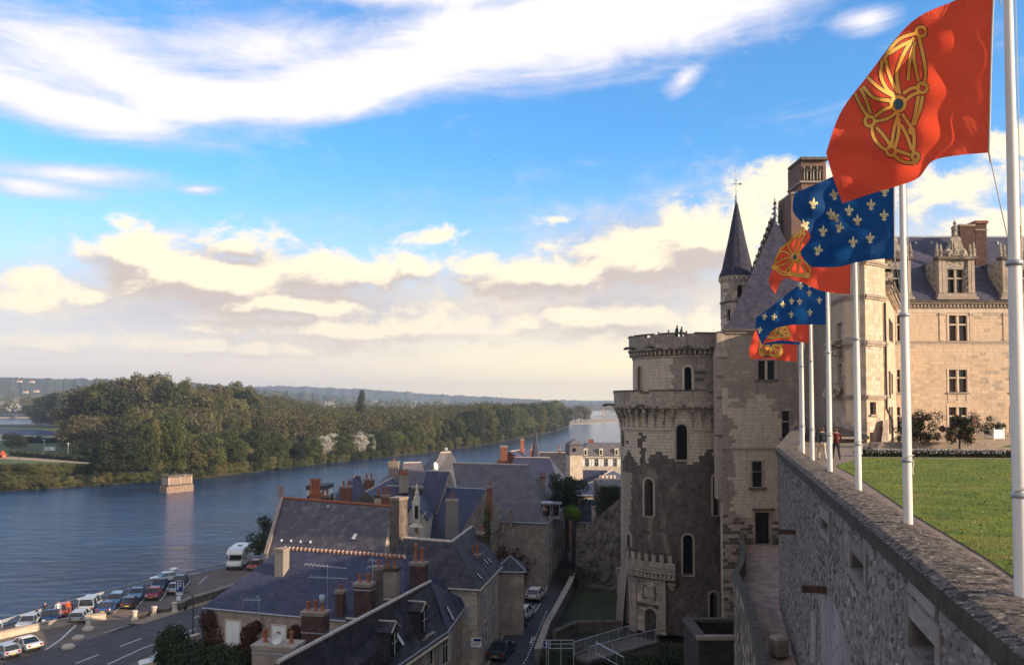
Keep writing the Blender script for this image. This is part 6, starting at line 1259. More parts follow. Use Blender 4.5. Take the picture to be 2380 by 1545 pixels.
def masonry(parent, mp, u0, u1, z0, z1, ops, course, blen, tone, mats=TONES, nparts=60, depth=.6, proud=.03, core=None, cname='wall', near=None, name='stone'):
    "core wall with real openings, faced with individually proud blocks"
    us = sorted({u0, u1} | {o[0] for o in ops} | {o[1] for o in ops}); zs = sorted({z0, z1} | {o[2] for o in ops} | {o[3] for o in ops})
    us = [u for u in us if u0 <= u <= u1]; zs = [z for z in zs if z0 <= z <= z1]; cb = MB()
    for ua, ub in zip(us, us[1:]):
        n = max(1, int(math.ceil((ub - ua) / mp.seg)))
        for za, zb in zip(zs, zs[1:]):
            um, zm = (ua + ub) / 2, (za + zb) / 2
            if any(o[0] < um < o[1] and o[2] < zm < o[3] for o in ops): continue
            for k in range(n):
                a = ua + (ub - ua) * k / n; b = ua + (ub - ua) * (k + 1) / n
                cb.hexa([mp.at(a, za, 0), mp.at(b, za, 0), mp.at(b, za, -depth), mp.at(a, za, -depth), mp.at(a, zb, 0), mp.at(b, zb, 0), mp.at(b, zb, -depth), mp.at(a, zb, -depth)])
    wall = cb.build(cname, core or M['mortar'], parent)
    rr = random.Random(int(abs(u1 * 100 + z1 * 37)) + 5); blocks = []; z = z0; row_ = 0
    while z < z1 - .05:
        h = min(course * rr.uniform(.88, 1.12), z1 - z); u = u0 - (blen * .5 if row_ % 2 else 0) * rr.uniform(.7, 1.1)
        while u < u1:
            L = blen * rr.uniform(.65, 1.4); a, b = max(u, u0), min(u + L, u1); u += L
            if b - a < .08: continue
            segs = [(a, b)]
            for o in ops:
                if z + h * .85 > o[2] and z + h * .15 < o[3]:
                    ns = []
                    for p, q in segs:
                        if q <= o[0] or p >= o[1]: ns.append((p, q)); continue
                        if p < o[0]: ns.append((p, o[0]))
                        if q > o[1]: ns.append((o[1], q))
                    segs = ns
            for p, q in segs:
                if q - p > .08: blocks.append(((p + q) / 2, z + h / 2, q - p, h, rr.uniform(.4, 1.3) * proud, tone((p + q) / 2, z + h / 2, rr)))
        z += h; row_ += 1
    key = id(mats)
    if key not in USETS: USETS[key] = [[unit_stone('stone', m, k * 7 + j) for j in range(3)] for k, m in enumerate(mats)]
    if near is None: near = lambda u, z: (mp.at(u, z, 0)).length
    blocks.sort(key=lambda b: near(b[0], b[1])); g_ = .012
    for (u, zz, L, h, pr, t) in blocks[:nparts]:
        dd = .12; p = mp.at(u, zz, pr - dd / 2); o = bpy.data.objects.new(name, rr.choice(USETS[key][t])); C.objects.link(o); o.parent = parent; o.location = p - off(parent)
        o.rotation_euler = (0, 0, mp.angle(u)); o.scale = (L - g_, dd, h - g_)
    if len(blocks) > nparts:
        mb = MB()
        for (u, zz, L, h, pr, t) in blocks[nparts:]:
            a, b = u - L / 2 + g_ / 2, u + L / 2 - g_ / 2; k = .012; za, zb = zz - h / 2 + g_ / 2, zz + h / 2 - g_ / 2
            q = [mp.at(a, za, -.02), mp.at(b, za, -.02), mp.at(b, zb, -.02), mp.at(a, zb, -.02)]; f = [mp.at(a + k, za + k, pr), mp.at(b - k, za + k, pr), mp.at(b - k, zb - k, pr), mp.at(a + k, zb - k, pr)]
            mb.add(q + f, [(4, 5, 6, 7), (0, 1, 5, 4), (1, 2, 6, 5), (2, 3, 7, 6), (3, 0, 4, 7)], t)
        o = mb.build('masonry', list(mats), parent); o['kind'] = 'stuff'
    return wall
def arch_fill(parent, mp, uc, w, zspring, m, d=.0, depth=.5, n=10, name='arch'):
    "solid spandrels that turn a square opening head into a round arch, plus a moulded ring"
    b = MB(); r = w / 2
    for s_ in (-1, 1):
        for k in range(n):
            a0, a1 = math.pi / 2 * k / n, math.pi / 2 * (k + 1) / n; x0, z0 = r * math.cos(a0), r * math.sin(a0); x1, z1 = r * math.cos(a1), r * math.sin(a1)
            f = [mp.at(uc + s_ * x0, zspring + z0, d), mp.at(uc + s_ * x1, zspring + z1, d), mp.at(uc + s_ * x1, zspring + r + .02, d), mp.at(uc + s_ * x0, zspring + r + .02, d)]
            q = [mp.at(uc + s_ * x0, zspring + z0, -depth), mp.at(uc + s_ * x1, zspring + z1, -depth), mp.at(uc + s_ * x1, zspring + r + .02, -depth), mp.at(uc + s_ * x0, zspring + r + .02, -depth)]
            b.hexa(q + f)
    b.build(name, m, parent)
def arch_ring(parent, mp, uc, w, zb, zspring, m, t=.22, out=.10, name='surround', pointed=False):
    b = MB(); r = w / 2; pts = [(-r, zb)] + [(-r, zspring)] + [(-r * math.cos(math.pi * k / 12), zspring + r * math.sin(math.pi * k / 12)) for k in range(1, 12)] + [(r, zspring), (r, zb)]
    def outp(p, k): 
        x, z = p; 
        if z <= zspring: return (x + (t if x > 0 else -t), z)
        l = math.hypot(x, z - zspring); return (x * (l + t) / l, zspring + (z - zspring) * (l + t) / l)
    O = [outp(p, 0) for p in pts]
    for i in range(len(pts) - 1):
        A_, B_, C_, D_ = pts[i], pts[i + 1], O[i + 1], O[i]
        f = [mp.at(uc + x, z, out) for x, z in (A_, B_, C_, D_)]; q = [mp.at(uc + x, z, -.25) for x, z in (A_, B_, C_, D_)]; b.hexa(q + f)
    return b.build(name, m, parent)
# ---------------------------------------------------------------- great round tower
TC = Vector((P(1598, 935, 90).x, 90, 0)); af = math.atan2(-TC.y, -TC.x)
tower = thing('round_tower', V2(TC, -22), 'great round castle tower with machicolated gallery and soot-blackened lower walls', 'tower')
def utow(px, r): # pixel column -> arc length on radius r
    d = px_dir(px, 935); d.z = 0; d.normalize(); b_ = d.dot(TC); c_ = TC.length_squared - r * r; t = b_ - math.sqrt(max(0, b_ * b_ - c_)); p = d * t; a = math.atan2(p.y - TC.y, p.x - TC.x) - af
    while a < -math.pi: a += 2 * math.pi
    return a * r
def ztow(px, py, r):
    d = px_dir(px, py); h = Vector((d.x, d.y, 0)); l = h.length; hn = h / l; b_ = hn.dot(TC); c_ = TC.length_squared - r * r; t = b_ - math.sqrt(max(0, b_ * b_ - c_)); return d.z / l * t
R1, R2, R3, R4, R5 = 6.95, 7.62, 5.62, 6.02, 7.35
def rop(x0, x1, y0, y1, r): return (utow(x0, r), utow(x1, r), ztow((x0 + x1) / 2, y1, r), ztow((x0 + x1) / 2, y0, r))
mpA = Round(TC, R1, af)
opsA = [rop(1571, 1596, 986, 1068, R1), rop(1497, 1517, 1112, 1198, R1), rop(1655, 1668, 1104, 1196, R1), rop(1585, 1607, 1242, 1335, R1), rop(1456, 1466, 1240, 1268, R1), rop(1445.5, 1451, 1000, 1035, R1)]
opsA2 = [rop(1645, 1663, 1375, 1440, R1)]
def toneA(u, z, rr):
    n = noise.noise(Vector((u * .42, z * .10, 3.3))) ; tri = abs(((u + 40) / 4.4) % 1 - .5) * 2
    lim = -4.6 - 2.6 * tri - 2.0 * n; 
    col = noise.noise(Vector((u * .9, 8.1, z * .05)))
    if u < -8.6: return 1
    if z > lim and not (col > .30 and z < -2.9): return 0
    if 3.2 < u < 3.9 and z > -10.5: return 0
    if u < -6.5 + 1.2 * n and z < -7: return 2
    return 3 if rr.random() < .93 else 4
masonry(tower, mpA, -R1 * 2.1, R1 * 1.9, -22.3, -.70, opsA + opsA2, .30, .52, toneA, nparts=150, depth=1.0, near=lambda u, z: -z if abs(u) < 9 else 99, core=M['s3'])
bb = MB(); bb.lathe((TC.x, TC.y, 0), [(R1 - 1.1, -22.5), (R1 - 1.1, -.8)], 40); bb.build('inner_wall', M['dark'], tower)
for o in opsA + opsA2:
    uc, w = (o[0] + o[1]) / 2, o[1] - o[0]; zs_ = o[3] - w / 2; arch_fill(tower, mpA, uc, w, zs_, M['s2'], .02, .9); arch_ring(tower, mpA, uc, w, o[2], zs_, M['s1'] if o[2] > -13 else M['s2'], .20, .07)
    if o[3] - o[2] < 2.0 or uc < -8: 
        continue
    b = MB(); b.hexa([mpA.at(uc - w / 2 - .15, o[2] - .14, -.3), mpA.at(uc + w / 2 + .15, o[2] - .14, -.3), mpA.at(uc + w / 2 + .15, o[2] - .14, .14), mpA.at(uc - w / 2 - .15, o[2] - .14, .14), mpA.at(uc - w / 2 - .15, o[2], -.3), mpA.at(uc + w / 2 + .15, o[2], -.3), mpA.at(uc + w / 2 + .15, o[2], .14), mpA.at(uc - w / 2 - .15, o[2], .14)]); b.build('sill', M['s2'], tower)
o = opsA[4]; b = MB(); uc = (o[0] + o[1]) / 2; b.hexa([mpA.at(o[0], o[2], -.5), mpA.at(o[1], o[2], -.5), mpA.at(o[1], o[2], -.3), mpA.at(o[0], o[2], -.3), mpA.at(o[0], o[3], -.5), mpA.at(o[1], o[3], -.5), mpA.at(o[1], o[3], -.3), mpA.at(o[0], o[3], -.3)]); b.build('blocked_window', M['s1'], tower)
def ring(name, r0, prof, m, a0=af - 2.3, a1=af + 2.3, n=72):
    b = MB(); b.lathe((TC.x, TC.y, 0), prof, n, 0, False, a0, a1); b.build(name, m, tower)
oc = ((opsA[0][0] + opsA[0][1]) / 2) / R1
for a_, b_ in ((af - 2.3, af + oc - .14), (af + oc + .14, af + 2.3)): ring('string_course', R1, [(R1, -2.80), (R1 + .12, -2.78), (R1 + .12, -2.66), (R1, -2.60)], M['s1'], a_, b_, 30)
# corbels of the gallery: stepped consoles, each one a piece
nb = 26
for k in range(nb):
    a = af - 1.72 + 3.44 * (k + .5) / nb; ca, sa = math.cos(a), math.sin(a); b = MB()
    if abs(a - af - oc) < .10: continue
    for j, (ro, z0_, z1_, w_) in enumerate([(.12, -2.5, -2.05, .10), (.20, -2.04, -1.65, .16), (.34, -1.64, -1.32, .24), (.46, -1.31, -1.0, .32), (.62, -.99, -.68, .40)]):
        rm_ = R1 - .1 + ro / 2; b.box((TC.x + (R1 - .1 + ro / 2) * ca, TC.y + (R1 - .1 + ro / 2) * sa, (z0_ + z1_) / 2), (ro + .2, w_, z1_ - z0_), a)
    b.build('corbel', M['carv'], tower)
ring('gallery_floor', R2, [(R1 - .5, -.68), (R1 + .5, -.68), (R2 + .05, -.62), (R2 + .12, -.50), (R2 + .12, -.36), (R2, -.28)], M['carv'])
mpB = Round(TC, R2, af); masonry(tower, mpB, -R2 * 2.1, R2 * 2.0, -.30, ztow(1500, 909, R2), [], .38, .9, lambda u, z, rr: 1 if noise.noise(Vector((u * .6, z, 2))) < .15 else 2, nparts=70, depth=.3, core=M['s2'])
ztB = ztow(1500, 909, R2)
for k in range(30):
    a = af - 1.9 + 3.8 * (k + .5) / 30; w_ = 3.8 / 30 * R2; drop = -.18 if k % 7 == 3 else 0; b = MB(); b.box((TC.x + (R2 - .15) * math.cos(a), TC.y + (R2 - .15) * math.sin(a), ztB + .07 + drop), (.5, w_ - .02, .14), a); b.build('coping_stone', M['s3'], tower)
# gargoyles
for px, r_, z_ in ((1497, R2, -.35), (1590, R2, -.35), (1428, R2, -.3), (1478, R4, 5.45), (1520, R4, 5.45), (1600, R4, 5.45)):
    u_ = utow(max(px, 1430 if r_ == R2 else 1466), r_) ; a = af + u_ / r_; b = MB(); ca, sa = math.cos(a), math.sin(a); q = Vector((TC.x + r_ * ca, TC.y + r_ * sa, z_))
    b.tube([q, q + Vector((ca * .6, sa * .6, .12)), q + Vector((ca * 1.15, sa * 1.15, .02)), q + Vector((ca * 1.35, sa * 1.35, -.05))], [.16, .13, .17, .07], 6); b.build('gargoyle', M['s3'], tower)
# drum above the gallery
zD0, zD1 = -.3, 4.45
mpC = Round(TC, R3, af); opsC = [rop(1591, 1608, 852, 908, R3), rop(1483, 1493, 852, 905, R3)]
def toneC(u, z, rr):
    uw = (opsC[0][0] + opsC[0][1]) / 2
    if -1.6 < u - uw < 1.0 + .5 * noise.noise(Vector((0, z * 1.5, 0))) : return 2
    if u - uw > 0 and u - uw < 2.4 - (zD1 - 1.5 - z) * .8 and z < 3: return rr.choice((2, 3))
    return 0 if u < uw else 1
masonry(tower, mpC, -R3 * 2.0, R3 * 2.0, zD0, zD1, opsC, .34, .62, toneC, nparts=80, depth=.8, core=M['s1'])
for o, m_ in zip(opsC, (M['s0'], M['s1'])):
    uc, w = (o[0] + o[1]) / 2, o[1] - o[0]; arch_fill(tower, mpC, uc, w, o[3] - w / 2, m_, .02, .7); arch_ring(tower, mpC, uc, w, o[2], o[3] - w / 2, m_, .2, .08)
o = opsC[1]; b = MB(); b.hexa([mpC.at(o[0], o[2], -.5), mpC.at(o[1], o[2], -.5), mpC.at(o[1], o[2], -.22), mpC.at(o[0], o[2], -.22), mpC.at(o[0], o[3], -.5), mpC.at(o[1], o[3], -.5), mpC.at(o[1], o[3], -.22), mpC.at(o[0], o[3], -.22)]); b.build('blocked_window', M['s1'], tower)
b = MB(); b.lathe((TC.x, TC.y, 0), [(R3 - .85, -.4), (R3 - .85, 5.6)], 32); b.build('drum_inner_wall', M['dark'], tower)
ring('cornice', R4, [(R3, 4.40), (R3 + .10, 4.46), (R3 + .12, 4.60), (R3 + .04, 4.66)], M['s1'])
for k in range(44):
    a = af - 1.85 + 3.7 * (k + .5) / 44; b = MB(); rr_ = R3 + .16; b.box((TC.x + rr_ * math.cos(a), TC.y + rr_ * math.sin(a), 4.92), (.46, .17, .36), a); b.build('cornice_block', M['s1'], tower)
ring('upper_cornice', R4, [(R3, 4.7), (R3 + .02, 5.05), (R3 + .30, 5.12), (R4 + .12, 5.22), (R4 + .14, 5.40), (R4, 5.46)], M['carv'])
mpD = Round(TC, R4, af); zP = 6.75
masonry(tower, mpD, -R4 * 2.1, R4 * 2.1, 5.45, zP, [(utow(1571, R4), utow(1590, R4), 6.45, zP), (utow(1500, R4), utow(1512, R4), 6.5, zP)], .34, .6, lambda u, z, rr: 2 if noise.noise(Vector((u * .5, z * .7, 7))) > -.2 else 1, nparts=60, depth=.3, core=M['s2'])
for k in range(34):
    if k % 5 == 2: continue
    a = af - 2.0 + 4.0 * (k + .5) / 34; b = MB(); b.box((TC.x + (R4 - .12) * math.cos(a), TC.y + (R4 - .12) * math.sin(a), zP + .06), (.46, 4.0 / 34 * R4 - .03, .12), a); b.build('parapet_stone', M['s3'], tower)
b = MB(); b.lathe((TC.x, TC.y, 0), [(0.01, 5.5), (R4 - .2, 5.45)], 32); b.build('platform', M['s2'], tower)
# five visitors on the platform
for px, hh, c, l in ((1521, 1.62, (.04, .04, .05), 'visitor on the tower platform, leftmost and only a head above the parapet'), (1548, 1.75, (.10, .08, .08), 'visitor standing alone second from left on the tower platform'), (1618 - 22, 1.6, (.2, .2, .25), 'small visitor just right of the pair on the tower platform'), (1571, 1.92, (.05, .045, .05), 'tallest visitor on the tower platform in a dark coat'), (1583, 1.78, (.25, .25, .28), 'visitor in grey beside the tallest one on the tower platform')):
    u_ = utow(px, R4); q = mpD.at(u_, zP - 1.25 + (.25 if px in (1571, 1583) else 0), -.75); person(q, af + K / 2 + 2, cloth('tv%d' % px, c), cloth('jeans', (.03, .035, .06)), l, H=hh, group='visitors on the tower platform')
# lower gatehouse with its little battlemented balcony
gt = thing('tower_porch', Vector((P(1503, 1400, 82).x, 82, -22)), 'battlemented balcony over the arched doorway at the foot of the round tower', 'porch')
zb0, zb1 = ztow(1500, 1343, R1 + .9), ztow(1500, 1302, R1 + .9); mpG = Round(TC, R1 + .95, af); ul, ur = utow(1452, R1 + .95), utow(1567, R1 + .95)
masonry(gt, mpG, ul, ur, zb0 + .55, zb1 - .0, [], .3, .45, lambda u, z, rr: rr.choice((1, 2, 2)), nparts=70, depth=.35, core=M['s3'])
nM = 7
for k in range(nM):
    ua = ul + (ur - ul) * (k + .12) / nM; ub = ul + (ur - ul) * (k + .62) / nM; b = MB(); b.hexa([mpG.at(ua, zb1, -.32), mpG.at(ub, zb1, -.32), mpG.at(ub, zb1, .02), mpG.at(ua, zb1, .02), mpG.at(ua, zb1 + .75, -.32), mpG.at(ub, zb1 + .75, -.32), mpG.at(ub, zb1 + .75, .02), mpG.at(ua, zb1 + .75, .02)]); b.build('merlon', M['s1'] if k % 2 else M['s2'], gt)
    b = MB(); b.hexa([mpG.at(ua - .05, zb1 + .752, -.38), mpG.at(ub + .05, zb1 + .752, -.38), mpG.at(ub + .05, zb1 + .752, .08), mpG.at(ua - .05, zb1 + .752, .08), mpG.at(ua, zb1 + .87, -.38), mpG.at(ub, zb1 + .87, -.38), mpG.at(ub, zb1 + .87, .08), mpG.at(ua, zb1 + .87, .08)]); b.build('merlon_cap', M['s4'], gt)
for k in range(14):
    u_ = ul + (ur - ul) * (k + .5) / 14; b = MB(); 
    for (d0, z_, w_) in ((.0, zb0 + .2, .2), (.06, zb0 + .4, .26)): p = mpG.at(u_, z_, d0 - .3); b.box(p, (w_, .7, .18), mpG.angle(u_))
    b.build('corbel', M['s1'], gt)
b = MB(); b.lathe((TC.x, TC.y, 0), [(R1, zb0 - .2), (R1 + .5, zb0 - .05), (R1 + .9, zb0 + .10), (R1 + .98, zb0 + .12), (R1 + .98, zb0 + .2), (R1, zb0 + .5)], 30, 0, False, af + ul / (R1 + .95), af + ur / (R1 + .95)); b.build('balcony_moulding', M['s1'], gt)
for s0_, s1_ in ((1455, 1476), (1545, 1566)):
    for j in range(3): 
        a, c = utow(s0_ + j * 3, R1 + .9) / (R1 + .95), utow(s1_ - j * 3, R1 + .9) / (R1 + .95); b = MB(); b.lathe((TC.x, TC.y, 0), [(R1, zb0 - .5 - .28 * j), (R1 + .75 - .2 * j, zb0 - .42 - .28 * j), (R1 + .75 - .2 * j, zb0 - .3 - .28 * j), (R1, zb0 - .2 - .28 * j)], 8, 0, False, af + a, af + c); b.build('console', M['s1'], gt)
R6 = R1 + .45; mpH = Round(TC, R6, af); ua, ub = utow(1463, R6), utow(1545, R6); od = rop(1497, 1523, 1413, 1475, R6); od = (od[0], od[1], -22.3, od[3])
masonry(gt, mpH, ua, ub, -22.3, zb0 - .1, [od], .36, .6, lambda u, z, rr: rr.choice((1, 1, 2, 0)), nparts=60, depth=.4, core=M['s2'])
uc = (od[0] + od[1]) / 2; arch_fill(gt, mpH, uc, od[1] - od[0], od[3] - (od[1] - od[0]) / 2, M['s1'], .03, .4); arch_ring(gt, mpH, uc, od[1] - od[0], od[2], od[3] - (od[1] - od[0]) / 2, M['s1'], .2, .1)
for x0, x1, y0, y1, d_, m_ in ((1463, 1478, 1350, 1461, .16, M['s1']), (1530, 1545, 1350, 1461, .16, M['s1']), (1480, 1528, 1396, 1405, .14, M['s3']), (1492, 1522, 1356, 1389, .06, M['s3']), (1496, 1518, 1360, 1384, .14, M['s1'])):
    a, c = utow(x0, R6), utow(x1, R6); za, zb = ztow(x0, y1, R6), ztow(x0, y0, R6); b = MB(); b.hexa([mpH.at(a, za, -.1), mpH.at(c, za, -.1), mpH.at(c, za, d_), mpH.at(a, za, d_), mpH.at(a, zb, -.1), mpH.at(c, zb, -.1), mpH.at(c, zb, d_), mpH.at(a, zb, d_)]); b.build('carved_panel' if y1 - y0 < 60 else 'pilaster', m_, gt, bevel=.02)
# foot of the tower: battered plinth at the left
b = MB(); b.lathe((TC.x, TC.y, 0), [(R1 + .6, -23.2), (R1 + .5, -21), (R1 + .06, -17.0)], 30, 0, False, af - 1.9, af + ul / R1 - .04); b.build('battered_plinth', M['s2'], tower)
ivy('tower_shrubs', [(P(1560 + 14 * k, 1520 + (k % 3) * 10, 72 - (k % 2) * 3), (1.2, 1, 1.1)) for k in range(6)] + [(P(1450 + 18 * k, 1548, 66), (1.0, 1, .9)) for k in range(5)], 900, .08, [M['leafd']], 'dark bushes in the shade at the foot of the round tower', 'bush')
# ---------------------------------------------------------------- square keep house beside the tower
YK = 80.0; kx0, kx1 = P(1677, 935, YK).x, P(1916, 935, YK).x; ze = P(1800, 769, YK).z; zk0 = P(1780, 1264, YK).z
keep = thing('keep_house', Vector(((kx0 + kx1) / 2, YK, -22)), 'tall square castle building with steep pyramid slate roof left of the flags', 'building'); mk = Flat(Vector((kx0, YK, 0)), Vector((1, 0, 0)), Vector((0, -1, 0))); KW = kx1 - kx0
def kop(x0, x1, y0, y1): return (P(x0, y0, YK).x - kx0, P(x1, y0, YK).x - kx0, P(x0, y1, YK).z, P(x0, y0, YK).z)
o1, o2, o3, od = kop(1762, 1801, 838, 882), kop(1817, 1836, 955, 1017), kop(1748, 1772, 1072, 1132), kop(1755, 1789, 1190, 1264)
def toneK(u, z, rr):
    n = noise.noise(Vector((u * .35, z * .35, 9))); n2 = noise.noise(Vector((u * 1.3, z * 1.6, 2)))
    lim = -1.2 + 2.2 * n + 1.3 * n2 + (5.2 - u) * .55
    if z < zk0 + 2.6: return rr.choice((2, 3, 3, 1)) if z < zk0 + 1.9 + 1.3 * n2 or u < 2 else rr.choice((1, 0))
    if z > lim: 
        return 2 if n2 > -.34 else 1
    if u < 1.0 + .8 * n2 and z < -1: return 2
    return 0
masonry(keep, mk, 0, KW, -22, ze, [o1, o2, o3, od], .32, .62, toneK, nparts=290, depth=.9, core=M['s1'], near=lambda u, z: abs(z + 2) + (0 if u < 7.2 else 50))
bx_ = P(1679, 935, YK + 12).x; b = MB(); b.prism([(kx0 + .3, YK + .92), (kx1 - .01, YK + .92), (kx1 - .01, YK + 12), (bx_, YK + 12)], -22, ze - .05); b.build('inner_wall', M['s3'], keep)
def kbox(nm, x0, x1, y0, y1, d0, d1, m, par=None): 
    a, c = P(x0, y1, YK), P(x1, y0, YK); b = MB(); b.box(((a.x + c.x) / 2, YK - (d0 + d1) / 2, (a.z + c.z) / 2), (c.x - a.x, d1 - d0, c.z - a.z)); return b.build(nm, m, par or keep)
def recess(o, nm='window'):
    b = MB(); b.box((kx0 + (o[0] + o[1]) / 2, YK + .45, (o[2] + o[3]) / 2), (o[1] - o[0], .04, o[3] - o[2])); return b.build(nm, M['glass'], keep)
w_ = recess(o1); kbox('mullion', 1779, 1783, 838.5, 881.5, -.3, .02, M['s0'], w_); kbox('sill', 1755, 1808, 882, 887, -.1, .16, M['s3'], w_); kbox('surround', 1757.5, 1761.8, 834, 882, -.1, .07, M['s1'], w_); kbox('surround', 1801.2, 1805.5, 834, 882, -.1, .07, M['s1'], w_)
w_ = recess(o2); kbox('transom', 1817, 1836, 978, 981, -.3, .02, M['s1'], w_); kbox('sill', 1811, 1841, 1017, 1022, -.1, .16, M['s3'], w_)
w_ = recess(o3); kbox('transom', 1748.4, 1771.6, 1094, 1098, -.3, .03, M['s3'], w_); kbox('sill', 1740, 1780, 1132, 1138, -.1, .22, M['s3'], w_); kbox('surround', 1743, 1747.8, 1068, 1132, -.1, .07, M['s1'], w_); kbox('surround', 1772.2, 1777, 1068, 1132, -.1, .07, M['s1'], w_)
w_ = recess(od, 'door'); kbox('lintel', 1748, 1799, 1181, 1186, -.1, .28, M['s3'], w_); kbox('lintel', 1751, 1796, 1186.3, 1189.8, -.1, .15, M['s1'], w_); kbox('jamb', 1750, 1754.6, 1190, 1264, -.1, .08, M['s1'], w_); kbox('jamb', 1789.4, 1794, 1190, 1264, -.1, .08, M['s1'], w_)
kbox('string_course', 1677, 1840, 1040, 1044, -.1, .18, M['s2']); kbox('cornice', 1684, 1919, 770, 775, -.1, .22, M['s2']); kbox('gutter', 1681, 1921, 765.5, 769.6, -.1, .42, M['s3'])
kbox('corner_shaft', 1668, 1676.8, 816, 1160, -1.2, .06, M['s1']); kbox('corner_block', 1664, 1690, 810, 830, -.6, .2, M['s1']); kbox('corner_block', 1667, 1684, 770, 809, -.6, .1, M['s1'])
for y in (872, 921, 1010): kbox('shaft_ring', 1666, 1678, y, y + 4, -1, .14, M['s3'])
# roof
xa, xb = P(1684, 768, YK).x, P(1920, 768, YK).x; zr0 = ze + .05; ap = P(1804, 511, YK + 6); b = MB(); q = [(xa - .2, YK - .4), (xb + .2, YK - .4), (xb + .2, YK + 12.4), (P(1690, 768, YK + 12.4).x, YK + 12.4)]
k = .10; q2 = [((1 - k) * x + k * ap.x, (1 - k) * y + k * ap.y) for x, y in q]; zk = zr0 + (ap.z - zr0) * .075
for i in range(4):
    j = (i + 1) % 4; b.face([(q[i][0], q[i][1], zr0), (q[j][0], q[j][1], zr0), (q2[j][0], q2[j][1], zk), (q2[i][0], q2[i][1], zk)]); b.face([(q2[i][0], q2[i][1], zk), (q2[j][0], q2[j][1], zk), (ap.x, ap.y, ap.z)])
b.face([(x, y, zr0) for x, y in q][::-1]); b.build('roof', M['slatec'], keep)
b = MB(); b.lathe(ap, [(.5, -1.6), (.28, -.6), (.30, -.5), (.16, -.3), (.10, .4), (.2, .6), (.02, 1.3)], 8); b.build('finial', M['zinc'], keep)
b = MB(); b.box(P(1857, 758, YK - .2) * 1.0, (.4, .2, .25)); 
p = P(1857, 756, YK - .0); b = MB(); b.lathe((p.x, p.y, p.z - .25), [(.16, 0), (.16, .25), (.22, .32)], 8); b.build('roof_vent', M['zinc'], keep)
# crocketed gable rising behind the roof
def crocket_gable():
    e = thing('gothic_gable', P(1812, 600, 95), 'dark crocketed gothic gable with twin pinnacles behind the pyramid roof', 'gable'); Y = 95
    for (px, yt, yb, w_) in ((1803, 460, 640, 12), (1815, 467, 640, 10), (1823, 488, 640, 10)):
        p0, p1 = P(px, yb, Y), P(px, yt, Y); b = MB(); r = w_ / F * Y / 2; b.lathe((p0.x, Y, 0), [(r * 1.2, p0.z), (r * 1.2, p0.z + (p1.z - p0.z) * .45), (r * .9, p0.z + (p1.z - p0.z) * .5), (.04, p1.z)], 6, smooth=False); H = p1.z - p0.z
        for j in range(7): z = p0.z + H * (.5 + .07 * j); rr_ = r * 1.15 * (1 - j / 9); 
        b.build('pinnacle', M['s3'], e)
        for j in range(8):
            z = p0.z + H * (.46 + .066 * j); rr_ = r * (1.5 - j * .13)
            b = MB(); b.box((p0.x, Y, z), (rr_ * 2.2, rr_ * 2.2, H * .014), .4 * j); b.box((p0.x, Y, z + H * .02), (rr_ * 1.5, rr_ * 1.5, H * .012), .4 * j); b.build('crocket', M['s3'], e)
    a, c = P(1744, 652, Y), P(1796, 512, Y); b = MB(); b.hexa([a, (P(1840, 660, Y)), P(1840, 660, Y) + Vector((0, .6, 0)), a + Vector((0, .6, 0)), c, P(1830, 520, Y), P(1830, 520, Y) + Vector((0, .6, 0)), c + Vector((0, .6, 0))]); b.build('gable_wall', M['s3'], e)
    for j in range(9): p = a.lerp(c, (j + .5) / 9); b = MB(); b.lathe(p + Vector((-.05, 0, -.05)), [(.08, -.2), (.34, .1), (.34, .25), (.12, .45), (.04, .8)], 6, smooth=False); b.build('crocket', M['s3'], e)
    for px in (1838,):
        p0, p1 = P(px, 640, Y), P(px, 545, Y); b = MB(); b.lathe((p0.x, Y, 0), [(.5, p0.z), (.5, p0.z + (p1.z - p0.z) * .6), (.03, p1.z)], 6, smooth=False); b.build('pinnacle', M['s3'], e)
crocket_gable()
